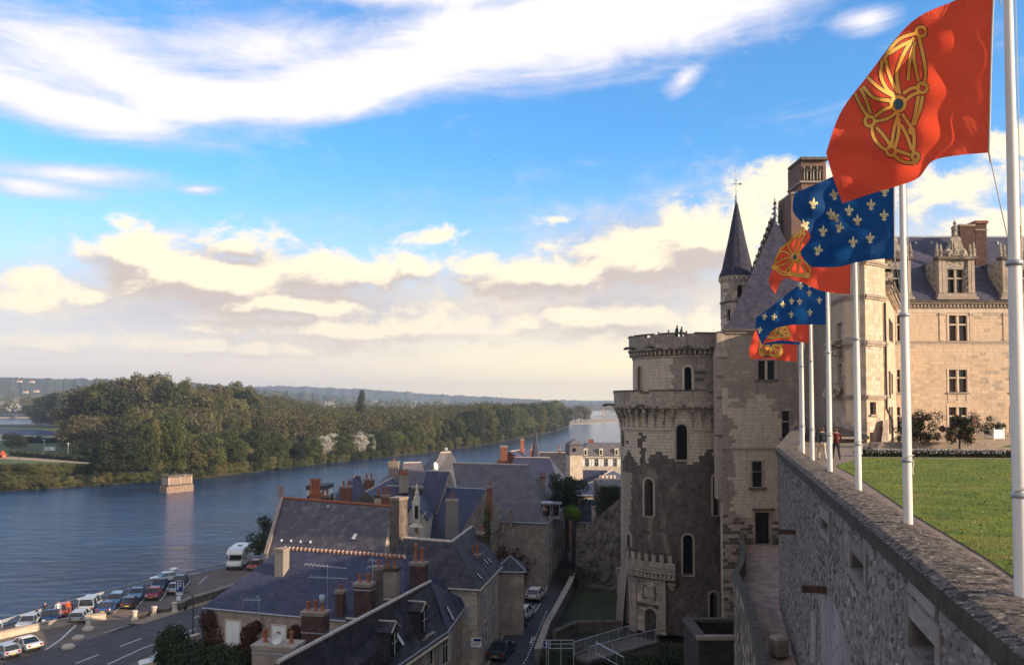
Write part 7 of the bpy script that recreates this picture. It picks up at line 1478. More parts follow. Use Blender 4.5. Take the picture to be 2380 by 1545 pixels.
# stair turret with needle spire
def spire_turret():
    Y = 91; c = P(1714, 700, Y); e = thing('stair_turret', V2(c, -3), 'slim round stair turret with needle slate spire and weather vane', 'tower'); r = 38 / F * Y
    zt = P(1714, 468, Y).z; ze_ = P(1714, 637, Y - r).z; mt = Round(Vector((c.x, c.y, 0)), r, math.atan2(-c.y, -c.x)); z0 = P(1714, 800, Y).z
    def op(x0, x1, y0, y1): z1_ = P(x0, y0, Y - r).z; z0_ = P(x0, y1, Y - r).z; return ((x0 - 1714) / F * (Y - r), (x1 - 1714) / F * (Y - r), z0_, z1_)
    ops_ = [op(1714, 1727, 663, 691), op(1688, 1697, 718, 745)]
    masonry(e, mt, -r * 2.4, r * 2.4, z0 - 3, ze_ - .75, ops_, .34, .55, lambda u, z, rr: rr.choice((0, 0, 1, 2)), nparts=60, depth=.35, core=M['s1'])
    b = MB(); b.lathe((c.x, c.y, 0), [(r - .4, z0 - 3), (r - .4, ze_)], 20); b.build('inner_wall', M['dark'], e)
    b = MB(); b.lathe((c.x, c.y, 0), [(r, ze_ - .76), (r + .05, ze_ - .7), (r + .06, ze_ - .5), (r + .2, ze_ - .3), (r + .22, ze_ - .1), (r, ze_ - .05)], 24, smooth=False); b.build('cornice', M['s1'], e)
    for k in range(24): a = k * K / 12; b = MB(); b.box((c.x + (r + .1) * math.cos(a), c.y + (r + .1) * math.sin(a), ze_ - .42), (.2, .2, .22), a); b.build('cornice_block', M['s0'], e)
    zz = P(1690, 700, Y - r).z; b = MB(); b.lathe((c.x, c.y, 0), [(r, zz - .1), (r + .12, zz - .06), (r + .12, zz + .06), (r, zz + .1)], 24, smooth=False); b.build('string_course', M['s3'], e)
    b = MB(); R_ = 43 / F * Y; b.lathe((c.x, c.y, 0), [(R_ * .9, ze_ - .04), (R_, ze_ - .02), (R_ * .84, ze_ + .7), (R_ * .46, (ze_ + zt) / 2), (.09, zt)], 12, smooth=False); b.build('spire', M['slatec'], e)
    zf = P(1714, 395, Y).z; b = MB(); b.tube([(c.x, c.y, zt - .3), (c.x, c.y, zf)], [.07, .025], 6); b.lathe((c.x, c.y, zt), [(.12, -.3), (.2, -.1), (.2, .1), (.08, .25), (.16, .5), (.05, .7)], 8); b.build('finial', M['zinc'], e)
    zv = P(1714, 428, Y).z; b = MB(); b.box((c.x, c.y, zv), (.75, .03, .06)); b.box((c.x, c.y, zv + .35), (.06, .5, .05)); b.add([(c.x + .35, c.y, zv - .15), (c.x + .62, c.y, zv), (c.x + .35, c.y, zv + .18), (c.x + .35, c.y + .02, zv - .15), (c.x + .62, c.y + .02, zv), (c.x + .35, c.y + .02, zv + .18)], [(0, 1, 2), (5, 4, 3)]); b.build('weather_vane', M['iron'], e)
spire_turret()
# big brick chimney tower behind the flags
def brick_tower():
    Y = 92; e = thing('brick_chimney_tower', P(1885, 700, Y), 'massive brick chimney tower with gothic tracery panels behind the flags', 'chimney')
    def bx(nm, x0, x1, y0, y1, m, out=0, par=None, dep=4.5): a, c = P(x0, y1, Y), P(x1, y0, Y); b = MB(); b.box(((a.x + c.x) / 2, Y + dep / 2 - out, (a.z + c.z) / 2), (c.x - a.x, dep, c.z - a.z)); return b.build(nm, m, par or e)
    bx('shaft', 1842, 1926, 452, 720, M['bricktower']); bx('shaft_cornice', 1838, 1928, 447, 451.6, M['s2'], .15); bx('upper_shaft', 1865, 1922, 372, 446.6, M['bricktower'], -.3); bx('cap', 1861, 1925, 365, 371.6, M['s3'], .1); bx('ledge', 1861, 1925, 419, 424, M['s2'], -.1)
    for k in range(3):
        x0 = 1871 + k * 15; pnl = bx('tracery_panel', x0, x0 + 13, 385, 417, M['dark'], -.24); 
        bx('mullion', x0 + 5.5, x0 + 7.5, 396, 417, M['s1'], -.16, pnl); bx('mullion', x0 - .8, x0 + .8, 385, 417, M['s1'], -.16, pnl)
        for q in (3.2, 9.8):
            c = P(x0 + q, 393, Y); b = MB(); b.lathe((0, 0, 0), [(.17, -.02), (.13, .03), (.17, .08)], 8); o = b.build('tracery_ring', M['s1'], pnl, local=True); o.rotation_euler = (R(90), 0, 0); o.location = Vector((c.x, Y + .16, c.z)) - off(e)
brick_tower()
# ---------------------------------------------------------------- octagonal pavilion and the logis wing
def logis():
    GM = [M['gold'], M['gold'], M['gold'], M['s1'], M['gold']]
    YL = 80.0; xl = P(2083, 935, YL).x; xr = 66; zg = P(2200, 1012, YL).z; zev = P(2200, 700, YL).z; e = thing('logis_wing', Vector((xl + 8, YL, zg)), 'long sunlit stone wing with stone-mullioned windows, carved dormers and blue slate roof', 'building')
    mf = Flat(Vector((xl, YL, 0)), Vector((1, 0, 0)), Vector((0, -1, 0)))
    def op(x0, x1, y0, y1): return (P(x0, y0, YL).x - xl, P(x1, y0, YL).x - xl, P(x0, y1, YL).z, P(x0, y0, YL).z)
    ops = []; cols = [(2084.5, 2093), (2205, 2248), (2351, 2394)]
    for x0, x1 in cols:
        for y0, y1 in ((733, 792), (859, 911), (946, 1003)): ops.append(op(x0, x1, y0, y1))
    def toneL(u, z, rr):
        n = noise.noise(Vector((u * .5, z * .6, 4))); n2 = noise.noise(Vector((u * 1.4, z * 2.2, 14)))
        if 4.5 < z and rr.random() < .04: return 3
        return 3 if (n > .12 and n2 > .12 and u > 7) else rr.choice((0, 1, 2))
    masonry(e, mf, 0, xr - xl, zg, zev - .75, ops, .30, .62, toneL, mats=GM, nparts=290, depth=.7, proud=.008, core=M['goldm'], near=lambda u, z: 0 + (u - 5.5) ** 2 + z * z if u < 13 else 999)
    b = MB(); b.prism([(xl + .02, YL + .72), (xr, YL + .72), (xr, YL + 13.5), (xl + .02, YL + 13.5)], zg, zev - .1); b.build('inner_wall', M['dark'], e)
    def fb(nm, x0, x1, y0, y1, d0, d1, m, par=None): a, c = P(x0, y1, YL), P(x1, y0, YL); b = MB(); b.box(((a.x + c.x) / 2, YL - (d0 + d1) / 2, (a.z + c.z) / 2), (c.x - a.x, d1 - d0, c.z - a.z)); return b.build(nm, m, par or e)
    for (x0, x1) in cols:
        for y0, y1 in ((733, 792), (859, 911), (946, 1003)):
            a, c = P(x0, y1, YL), P(x1, y0, YL); b = MB(); b.box(((a.x + c.x) / 2, YL + .35, (a.z + c.z) / 2), (c.x - a.x, .05, c.z - a.z)); w_ = b.build('window', M['glass'], e); m_ = (x0 + x1) / 2; yt = y0 + (y1 - y0) * .36
            if x1 - x0 > 20: fb('mullion', m_ - 2, m_ + 2, y0 + .5, y1 - .5, -.3, .0, M['s0'], w_)
            fb('transom', x0 + .3, x1 - .3, yt - 1.7, yt + 1.7, -.29, -.02, M['s0'], w_); fb('surround', x0 - 3.4, x0 - .2, y0 - 3, y1, -.2, .05, M['s0'], w_); fb('surround', x1 + .2, x1 + 3.4, y0 - 3, y1, -.2, .05, M['s0'], w_); fb('lintel', x0 - .1, x1 + .1, y0 - 3, y0 - .1, -.2, .048, M['s0'], w_)
            fb('sill', x0 - 5, x1 + 5, y1 + .1, y1 + 4, -.2, .12, M['s2'], w_)
            for k in range(3 if x1 - x0 > 20 else 0): fb('glazing_bar', x0 + 4 + k * 6 - (2 if k == 2 else 0), x0 + 4.8 + k * 6, y0 + .5, y1 - .5, -.33, -.31, M['wood'], w_)
            if y0 == 859 and x1 - x0 > 20:
                fb('apron', m_ - 1.5, m_ + 1.5, 915.2, 930, -.1, .05, M['s0'], w_); fb('apron', x0 - 2, x0 + 2, 915.2, 932, -.1, .05, M['s0'], w_); fb('apron', x1 - 2, x1 + 2, 915.2, 932, -.1, .05, M['s0'], w_)
    # entablature
    fb('frieze', 2084, 3000, 716, 727, -.3, .03, M['s0']); fb('cornice', 2080, 3000, 699.5, 703, -.3, .42, M['s3']); fb('cornice', 2081, 3000, 703.1, 706.5, -.3, .30, M['s1']); fb('string_course', 2083, 3000, 791.5 + 1, 798, -.1, .10, M['s2']); fb('string_course', 2083, 3000, 799, 802, -.1, .05, M['s0']); fb('plinth', 2083, 3000, 1004, 1012, -.1, .10, M['s2'])
    k = 0; x = 2084.0
    while x < 2400: fb('cornice_bracket', x, x + 2.6, 707, 715.5, -.3, .20 if k % 2 else .12, M['s1']); x += 4.2; k += 1
    for x in (2184, 2253.5, 2332, 2397): fb('pilaster', x, x + 9, 727, 791, -.1, .07, M['gold']); fb('pilaster_cap', x - 1.5, x + 10.5, 727.1, 733, -.1, .12, M['s1'])
    # roof
    zr = P(2200, 551, YL + 7).z; b = MB(); x0, x1 = P(2078, 700, YL).x - 3, xr; z0 = zev + .02
    b.face([(x0, YL - .35, z0), (x1, YL - .35, z0), (x1, YL + 7, zr), (x0 - 1, YL + 7, zr)]); b.face([(x1, YL + 14.3, z0), (x0, YL + 14.3, z0), (x0 - 1, YL + 7, zr), (x1, YL + 7, zr)]); b.face([(x0, YL - .35, z0), (x0 - 1, YL + 7, zr), (x0, YL + 14.3, z0)]); b.face([(x0, YL - .35, z0), (x0, YL + 14.3, z0), (x1, YL + 14.3, z0), (x1, YL - .35, z0)]); b.build('roof', M['slatel'], e)
    ridge_cap(e, Vector((x0 - 1, YL + 7, zr)), Vector((x1, YL + 7, zr)), .12, M['zinc'])
    slope = lambda y: (YL - .35) + (P(2200, y, YL).z - z0) / (zr - z0) * 7.3
    for px in (2129, 2240 - 75, 2318): p = on_roof(px, 566, [Vector((x0, YL - .35, z0)), Vector((x1, YL - .35, z0)), Vector((x1, YL + 7, zr))]); b = MB(); b.lathe(p, [(.12, -.05), (.12, .15), (.02, .25)], 6); b.build('roof_vent', M['zinc'], e)
    # carved dormers
    def lucarne(pc, full=True):
        Yd = YL - .1; 
        def q(nm, xa, xb, ya, yb, d, m, par, dep=.5): a, c = P(pc + xa, yb, Yd), P(pc + xb, ya, Yd); b = MB(); b.box(((a.x + c.x) / 2, Yd - d + dep / 2, (a.z + c.z) / 2), (c.x - a.x, dep, c.z - a.z)); return b.build(nm, m, par)
        a, c = P(pc - 40, 698, Yd), P(pc + 40, 600, Yd); b = MB(); 
        for xa, xb, ya, yb in ((-40, -20.5, 604, 697), (20.5, 40, 604, 697), (-20.4, 20.4, 604, 626), (-20.4, 20.4, 681, 697)):
            A_, C_ = P(pc + xa, yb, Yd), P(pc + xb, ya, Yd); b.box(((A_.x + C_.x) / 2, Yd + 1.2, (A_.z + C_.z) / 2), (C_.x - A_.x, 2.4, C_.z - A_.z))
        D = b.build('dormer', M['lucarne'], e); 
        b = MB(); A_, C_ = P(pc - 38, 690, Yd), P(pc + 38, 604, Yd); b.prism([(A_.x, Yd + 2.4), (C_.x, Yd + 2.4), (C_.x, Yd + 5), (A_.x, Yd + 5)], z0, C_.z); b.build('dormer_cheek', M['slatel'], D)
        q('dormer_window', -20, 20, 627, 680, -.5, M['glass'], D, .05); q('mullion', -2, 2, 627, 680, -.1, M['s1'], D, .2); q('transom', -19.8, 19.8, 645, 648.5, -.12, M['s1'], D, .2)
        q('cornice', -46, 46, 597, 603.5, .35, M['s3'], D, 1.0); q('base_moulding', -44, 44, 682, 690, .25, M['s2'], D, .5); q('base_moulding', -48, 48, 690.5, 697, .4, M['s2'], D, .6)
        for s_ in (-1, 1):
            for xx in (30, 38): q('pilaster', s_ * xx - 2.6, s_ * xx + 2.6, 604, 681, .16, M['s1'], D, .3)
            for k in range(5): q('carved_block', s_ * 27 - 4, s_ * 27 + 4, 612 + k * 13, 619 + k * 13, .10, M['lucarne'], D, .2)
            for xx, yt in ((43, 562), (34, 566)):
                p0 = P(pc + s_ * xx, 597, Yd); zt_ = P(pc, yt, Yd).z; b = MB(); H = zt_ - p0.z; b.lathe((p0.x, Yd + .1, p0.z), [(.20, 0), (.20, H * .3), (.28, H * .34), (.13, H * .42), (.20, H * .52), (.08, H * .62), (.14, H * .72), (.03, H)], 6, smooth=False); b.build('pinnacle', M['lucarne'], D)
        # curved gable
        n = 12; b = MB(); prof = [(-30, 597), (-27, 588), (-22, 580), (-17, 575), (-14, 566), (-13, 556), (-8, 550), (0, 547), (8, 550), (13, 556), (14, 566), (17, 575), (22, 580), (27, 588), (30, 597)]
        f = [P(pc + x, y, Yd) + Vector((0, 0, 0)) for x, y in prof]; g2 = [p + Vector((0, .5, 0)) for p in f]; b.face(f); b.face(g2[::-1])
        for i in range(len(f) - 1): b.face([f[i], f[i + 1], g2[i + 1], g2[i]])
        b.build('carved_gable', M['lucarne'], D)
        for xa, xb, ya, yb in ((-10, 10, 560, 594), (-5, 5, 565, 590)): q('carved_panel', xa, xb, ya, yb, .08 if xa == -10 else .14, M['s2'] if xa == -10 else M['lucarne'], D, .2)
        for s_ in (-1, 1): c_ = P(pc + s_ * 17, 586, Yd - .1); b = MB(); b.lathe((0, 0, 0), [(.34, -.04), (.2, .08), (.08, .1)], 10); o = b.build('volute', M['lucarne'], D, local=True); o.rotation_euler = (R(90), 0, 0); o.location = c_ - off(D) 
        p0 = P(pc, 547, Yd); zt_ = P(pc, 511 if full else 520, Yd).z; H = zt_ - p0.z; b = MB(); b.lathe((p0.x - .0, Yd + .2, p0.z), [(.25, 0), (.22, H * .3), (.34, H * .35), (.18, H * .45), (.28, H * .6), (.1, H * .68), (.18, H * .8), (.03, H)], 6, smooth=False); b.build('pinnacle', M['lucarne'], D)
    lucarne(2222); lucarne(2370); lucarne(2074)
    # brick chimney of the wing
    Yc = YL + 3.5; 
    for nm, x0_, x1_, y0, y1, m, ex in (('chimney', 2268, 2293, 520, 620, M['brickd'], 0), ('chimney_top', 2266, 2296, 513, 519.5, M['brick'], .1), ('chimney_band', 2266, 2295, 533, 536, M['s2'], .08), ('chimney_side', 2232, 2267, 526, 600, M['brickd'], 0), ('chimney_side_cap', 2230, 2267, 521, 525.5, M['s2'], .06)):
        a, c = P(x0_, y1, Yc), P(x1_, y0, Yc); b = MB(); b.box(((a.x + c.x) / 2, Yc + .8, (a.z + c.z) / 2), (c.x - a.x, 1.6 + ex * 2, c.z - a.z)); b.build(nm, m, e)
    return e
logis()
def pavilion():
    GM = [M['gold'], M['gold'], M['gold'], M['s1'], M['gold']]; GP = [M['s0'], M['s0'], M['gold'], M['s1'], M['gold']]
    e = thing('octagonal_pavilion', Vector((P(1995, 935, 68).x, 68, ZT)), 'sunlit octagonal corner pavilion with string courses in front of the long wing', 'tower')
    zt = P(2040, 590, 66).z
    pts = [(1936, 69.5), (1966, 66.2), (2014, 65.0), (2046, 66.0), (2062, 67.0), (2083, 79.9)]
    W_ = [V2(P(px, 935, Y), 0) for px, Y in pts]; bz = ZT - .1
    names = ['left_face', 'front_left_face', 'front_face', 'front_right_face', 'linking_wall']
    opx = {1: [], 2: [(2026 - 0, 0, 0, 0)], }
    for i in range(5):
        a, c = W_[i], W_[i + 1]; u_ = (c - a).normalized(); n = Vector((u_.y, -u_.x, 0)); L = (c - a).length; mf = Flat(a, u_, n); ops = []
        def op(x0, x1, y0, y1):
            pa, pb = PV(x0, y1, a, c), PV(x1, y0, a, c); pc = PV(x0, y0, a, c); return ((pa - a).dot(u_) if True else 0, (pb - a).dot(u_), pa.z, pc.z)
        lst = {0: [(1945, 1956, 752, 790), (1947, 1957, 846, 888)], 1: [(1996 - 24, 1984, 1090, 1100)] and [], 2: [(2022, 2036, 934, 963), (2019, 2031, 1005, 1033)], 3: [(2047.5, 2054, 993, 1041)], 4: [(2066, 2070, 738, 790), (2071, 2075, 745, 792), (2066, 2070, 862, 925), (2072, 2075, 868, 915), (2066, 2070, 945, 1010), (2072, 2075, 945, 1000)]}[i]
        ops = [op(*q) for q in lst]; 
        if i == 4: topz = P(2083, 700, 79.9).z - .6
        else: topz = zt
        masonry(e, mf, 0, L, bz, topz, [(o[0], o[1], max(o[2], bz), o[3]) for o in ops], .34, .60, lambda u, z, rr: (3 if noise.noise(Vector((u, z * .8, 21))) > .33 else rr.choice((0, 1, 2))), mats=(GP if i in (2, 4) else GM), nparts=60, depth=.45, proud=.009, core=M['goldm'], cname='wall')
        for o in ops: 
            b = MB(); q = a + u_ * (o[0] + o[1]) / 2 - n * .3; b.box((q.x, q.y, (o[2] + o[3]) / 2), (o[1] - o[0], .05, o[3] - o[2]), mf.ang); b.build('window', M['glass'], e)
            if o[3] - o[2] < 2 and i < 4: b = MB(); q = a + u_ * (o[0] + o[1]) / 2 + n * .06; b.box((q.x, q.y, o[2] - .06), (o[1] - o[0] + .3, .3, .12), mf.ang); b.build('sill', M['s1'], e)
        for y, m_, t_ in ((690, M['s2'], .20), (797, M['s2'], .26), (921, M['s2'], .20), (612, M['s2'], .2)):
            if i == 4: continue
            z = P(2000, y, 66).z; b = MB(); q = a + u_ * L / 2 + n * .05; b.box((q.x, q.y, z), (L + .14 - .02 * i, .30, t_), mf.ang); b.build('string_course', m_, e); b = MB(); q = a + u_ * L / 2; b.box((q.x, q.y, z - t_ / 2 - .07), (L + .04 - .01 * i, .24, .13), mf.ang); b.build('string_moulding', M['s1'], e)
        if i == 4:
            z = P(2083, 700, 79.9).z
            for dz, d_, m_ in ((-.1, .5, M['s3']), (-.34, .36, M['s1']), (-.58, .2, M['s1'])): b = MB(); q = a + u_ * L / 2 + n * d_ / 2; b.box((q.x, q.y, z + dz), (L - .1, d_ + .3, .22), mf.ang); b.build('cornice', m_, e)
            for k in range(34): b = MB(); q = a + u_ * (L * (k + .5) / 34) + n * .12; b.box((q.x, q.y, z - .78), (.22, .3, .2), mf.ang); b.build('cornice_bracket', M['s0'], e)
    # back body so the block is solid, roofs
    back = [V2(P(1925, 935, 80), 0)]
    b = MB(); poly = [W_[0] + Vector((.4, .5, 0)), W_[1] + Vector((.2, .6, 0)), W_[2] + Vector((0, .6, 0)), W_[3] + Vector((-.3, .5, 0)), W_[4] + Vector((-.5, .4, 0)), W_[5] + Vector((-.5, 0, 0)), Vector((33, 84, 0)), Vector((28.5, 84, 0)), Vector((27.0, 73, 0))]
    b.prism([(p.x, p.y) for p in poly], bz, 8.4); b.prism([(p.x, p.y) for p in poly[:5] + [Vector((30, 71, 0)), Vector((26.6, 73, 0))]], 8.41, zt - .05); b.build('core_wall', M['s2'], e)
    b = MB(); c = Vector((28.0, 69.5, 0)); z_ = zt
    o8 = [(c.x + 3.0 * math.cos(k * K / 4 + .39), c.y + 3.2 * math.sin(k * K / 4 + .39), z_ + .0) for k in range(8)]
    for k in range(8): b.face([o8[k], o8[(k + 1) % 8], (c.x, c.y, z_ + 1.1)])
    b.build('roof', M['slatel'], e)
    q = P(2052, 640, 70); 
    for dz, w_ in ((0, 1.5), (1.0, 1.2), (1.7, .8)): b = MB(); b.box((P(2052, 690, 68.5).x, 68.6, 8.6 + dz + .5), (w_, 1.4, .95)); b.build('carved_block', M['carv'], e)
    for dx in (-.5, .4): b = MB(); b.lathe((P(2052, 690, 68.5).x + dx, 68.4, 11.2), [(.3, 0), (.3, .8), (.4, .9), (.15, 1.3), (.22, 1.7), (.04, 2.6)], 6, smooth=False); b.build('pinnacle', M['carv'], e)
    # drain pipe and stepped projection at the left
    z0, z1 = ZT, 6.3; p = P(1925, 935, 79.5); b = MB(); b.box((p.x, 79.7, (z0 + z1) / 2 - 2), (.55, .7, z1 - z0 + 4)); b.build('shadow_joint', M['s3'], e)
    p = V2(P(2059, 935, 66.8), 0); b = MB(); b.tube([(p.x - .05, p.y - .25, P(2059, 705, 67).z), (p.x - .05, p.y - .25, P(2059, 950, 67).z), (p.x + .25, p.y - .5, P(2059, 975, 67).z), (p.x + .25, p.y - .5, ZT)], .09, 7); b.build('drain_pipe', M['iron'], e)
    for j, (px, py) in enumerate(((1947, 800), (1940, 822), (1946, 906), (1938, 918))): q = P(px, py, 66.4); b = MB(); b.box((q.x, 67.4, q.z), (1.2 - .2 * (j % 2), 1.2, .28), -.4); b.box((q.x, 67.3, q.z + .2), (.9, 1.0, .2), -.4); b.build('corbelled_ledge', M['carv'], e)
    b = MB(); q = P(2048, 1010, 65.2); b.hexa([P(2046, 1044, 64.6), P(2066, 1044, 64.6), P(2066, 1044, 66), P(2046, 1044, 66), P(2055, 975, 65.4), P(2063, 975, 65.4), P(2063, 975, 66.2), P(2055, 975, 66.2)]); b.build('buttress', M['s1'], e)
    # low pent roof over the path
    b = MB(); A_, B2 = P(1924, 992, 66.5), P(2016, 1014, 64.6); b.hexa([A_ + Vector((0, -.6, -1.0)), B2 + Vector((0, -.5, -.12)), B2 + Vector((0, .6, -.12)), A_ + Vector((0, .8, -1.0)), A_ + Vector((0, -.1, .2)), B2 + Vector((0, -.1, .1)), B2 + Vector((0, .6, .1)), A_ + Vector((0, .8, .2))]); b.build('lead_pent_roof', M['s3'], e)
    b = MB(); b.box((P(1970, 1020, 65.2).x, 65.3, P(1970, 1017, 65.2).z), (3.2, .8, .14), 0); b.build('string_course', M['s2'], e)
pavilion()
# ================================================================ TERRACE, WALL, WALKWAY
def wallX(Y): return 5.10 + (Y - 9.7) * .2417        # outer face of the rampart
A0 = Vector((wallX(2.0), 2.0, 0)); A1 = Vector((wallX(41.5), 41.5, 0)); A2 = Vector((26.3, 79.8, 0)); HW = -2.2
n1 = (A1 - A0).normalized(); out1 = Vector((-n1.y, n1.x, 0)); n2 = (A2 - A1).normalized(); out2 = Vector((-n2.y, n2.x, 0))
b = MB(); poly = [(A0.x + .4, A0.y - 20), (A0.x + .4, A0.y), (A1.x + .4, A1.y), (A2.x + .5, A2.y), (A2.x + .5, 110), (140, 110), (140, -18)]
b.prism(poly, -24, ZT, top=0); tag(b.build('terrace', M['gravel']), kind='structure')
lawn_px = [(2380 + 300, 1700), (2420, 1420), (2372, 1350), (2300, 1300), (2125, 1196), (2060, 1152), (2000, 1112), (1950, 1086), (1945, 1080), (1960, 1076), (2010, 1063), (2380, 1066), (2900, 1075), (3600, 1300)]
poly_obj('lawn', [PZ(x, y, ZT + .02) for x, y in lawn_px], M['lawn'])
poly_obj('forecourt', [PZ(x, y, ZT + .012) for x, y in [(2030, 1052), (2600, 1056), (2700, 1012), (2090, 1016)]], M['sandy'])
poly_obj('lawn_strip', [PZ(x, y, ZT + .03) for x, y in [(2325, 1038), (2600, 1050), (2700, 1020), (2380, 1024)]], M['lawn'])
# grass blades and fallen leaves on the lawn
def lawn_blades():
    b = MB(); rr = random.Random(11); L = [PZ(x, y, ZT + .02) for x, y in lawn_px]
    def inside(x, y):
        c = False; n = len(L)
        for i in range(n):
            p, q = L[i], L[(i + 1) % n]
            if (p.y > y) != (q.y > y) and x < (q.x - p.x) * (y - p.y) / (q.y - p.y) + p.x: c = not c
        return c
    k = 0
    while k < 26000:
        Y = 9.0 + 40 * rr.random() ** 1.6; px = rr.uniform(1940, 2420); x = (px - CX) / F * Y
        if not inside(x, Y): k += 0; continue_ = True; 
        else:
            h = rr.uniform(.02, .05); a = rr.uniform(0, 6.28); w_ = .006 + Y * .0003; b.face([(x - w_ * math.cos(a), Y - w_ * math.sin(a), ZT + .02), (x + w_ * math.cos(a), Y + w_ * math.sin(a), ZT + .02), (x + rr.uniform(-.02, .02), Y + rr.uniform(-.02, .02), ZT + .02 + h)], 0)
        k += 1
    tag(b.build('grass', M['lawn']), 'short mown grass blades covering the terrace lawn', kind='stuff')
    b = MB()
    for _ in range(420):
        Y = rr.uniform(10, 46); px = rr.uniform(1960, 2400); x = (px - CX) / F * Y
        if inside(x, Y):
            s = rr.uniform(.03, .07); a = rr.uniform(0, 6.28); c, s_ = math.cos(a) * s, math.sin(a) * s; z = ZT + .06; b.face([(x - c, Y - s_, z), (x + s_ * .6, Y - c * .6, z + .02), (x + c, Y + s_, z), (x - s_ * .6, Y + c * .6, z + .03)], rr.choice((0, 0, 1)))
    tag(b.build('fallen_leaves', [mat('dry_leaf', (.11, .055, .03), .9), mat('pale_leaf', (.34, .30, .14), .9)]), 'scattered dry leaves lying on the lawn', kind='stuff')
lawn_blades()
# rampart wall
ramp = thing('rampart_wall', V2(A1, -10), 'long grey rubble rampart wall carrying the flagpoles, running away to the castle', 'wall')
L1 = (A1 - A0).length; mR = Flat(A0, n1, out1)
def wop(x0, x1, y0, y1): 
    a, c = PV(x0, y1, A0, A1), PV(x1, y0, A0, A1); d = PV(x0, y0, A0, A1); u0_, u1_ = (a - A0).dot(n1), (c - A0).dot(n1); return (min(u0_, u1_), max(u0_, u1_), a.z, d.z)
wo = [wop(2121, 2179, 1372, 1500), wop(1981, 2012, 1232, 1318), wop(1912, 1928, 1163, 1226)]
wo = [(o[0], o[1], o[2], min(o[3], HW - .9)) for o in wo]
zw0 = -13.0; zs = sorted({zw0, HW - .3} | {o[2] for o in wo} | {o[3] for o in wo}); us = sorted({0, L1} | {o[0] for o in wo} | {o[1] for o in wo}); cb = MB()
for ua, ub in zip(us, us[1:]):
    for za, zb in zip(zs, zs[1:]):
        if any(o[0] < (ua + ub) / 2 < o[1] and o[2] < (za + zb) / 2 < o[3] for o in wo): continue
        cb.hexa([mR.at(ua, za, 0), mR.at(ub, za, 0), mR.at(ub, za, -.35), mR.at(ua, za, -.35), mR.at(ua, zb, 0), mR.at(ub, zb, 0), mR.at(ub, zb, -.35), mR.at(ua, zb, -.35)])
cb.build('wall', M['rmort'], ramp)
b = MB(); b.hexa([mR.at(0, zw0, -.36), mR.at(L1, zw0, -.36), mR.at(L1, zw0, -.9), mR.at(0, zw0, -.9), mR.at(0, HW - .3, -.36), mR.at(L1, HW - .3, -.36), mR.at(L1, HW - .3, -.9), mR.at(0, HW - .3, -.9)]); b.build('inner_wall', M['r2'], ramp)
for o in wo:   # dressed surrounds of the blocked openings
    for ua, ub, za, zb in ((o[0] - .28, o[0], o[2], o[3] + .3), (o[1], o[1] + .28, o[2], o[3] + .3), (o[0], o[1], o[3], o[3] + .3), (o[0] - .3, o[1] + .3, o[2] - .2, o[2])):
        n_ = max(1, int((zb - za) / .45)) if zb - za > .6 else 1
        for k in range(n_):
            z0_, z1_ = za + (zb - za) * k / n_ + .008, za + (zb - za) * (k + 1) / n_ - .008; b = MB(); b.hexa([mR.at(ua, z0_, -.3), mR.at(ub, z0_, -.3), mR.at(ub, z0_, .055), mR.at(ua, z0_, .055), mR.at(ua, z1_, -.3), mR.at(ub, z1_, -.3), mR.at(ub, z1_, .05), mR.at(ua, z1_, .05)]); b.build('dressed_stone', M['r1'], ramp)
# smooth rendered patches
def patch(pts_px, d=.045):
    b = MB(); p = [PV(x, y, A0, A1) for x, y in pts_px]; f = [q + out1 * d for q in p]; b.face(f)
    for i in range(len(p)): b.face([p[i], p[(i + 1) % len(p)], f[(i + 1) % len(p)], f[i]])
    b.build('render_patch', M['plaster'], ramp)
patch([(2125, 1327), (2118, 1372), (2180, 1438), (2186, 1375)]); patch([(1905, 1382), (1912, 1545), (1985, 1545), (1960, 1450), (1935, 1384)], .03); patch([(1886, 1420), (1884, 1540), (1898, 1540), (1900, 1420)], .03)
inpatch = [(1905, 1382, 1975, 1545), (2118, 1340, 2186, 1425)]
lump = []
rr = random.Random(5)
for j in range(9):
    me = bpy.data.meshes.new('stone'); bm = bmesh.new(); bmesh.ops.create_icosphere(bm, subdivisions=1, radius=.5)
    for v in bm.verts: v.co.x += rr.uniform(-.06, .06); v.co.z += rr.uniform(-.06, .06); v.co.y = max(-.36, min(.36, v.co.y * 1.3)); v.co.x = max(-.45, min(.45, v.co.x * 1.15)); v.co.z = max(-.44, min(.44, v.co.z * 1.15))
    bm.to_mesh(me); bm.free(); me.materials.append([M['r0'], M['r1'], M['r1'], M['r2'], M['r1'], M['r0'], M['r1'], M['r2'], M['r1']][j]); lump.append(me)
stones = []; z = zw0 + .1
while z < HW - .38:
    h = rr.uniform(.09, .22); u = rr.uniform(0, .3)
    while u < L1:
        l_ = rr.uniform(.12, .46); uc = u + l_ / 2; zc = z + h / 2; u += l_ + rr.uniform(.01, .10)
        if any(o[0] - .3 < uc < o[1] + .3 and o[2] - .2 < zc < o[3] + .3 for o in wo) or rr.random() < .22: continue
        p = mR.at(uc, zc + rr.uniform(-.05, .05), .0); 
        if p.y < 4: continue
        stones.append((p, l_, h, rr.uniform(.04, .10), rr.randrange(9), rr.uniform(-.25, .25)))
    z += h * .95
def vis(s): 
    p = s[0]; f = p.y * math.cos(TH) + p.z * math.sin(TH); x = CX + F * p.x / f; y = CY - F * (p.z * math.cos(TH) - p.y * math.sin(TH)) / f; return (0 if (x < 2400 and y < 1560) else 1000) + p.y
stones.sort(key=vis)
for (p, l_, h, dp_, j, ro) in stones[:300]:
    o = bpy.data.objects.new('stone', lump[j]); C.objects.link(o); o.parent = ramp; o.location = p - off(ramp); o.rotation_euler = (0, ro, mR.ang); o.scale = (l_, dp_, h)
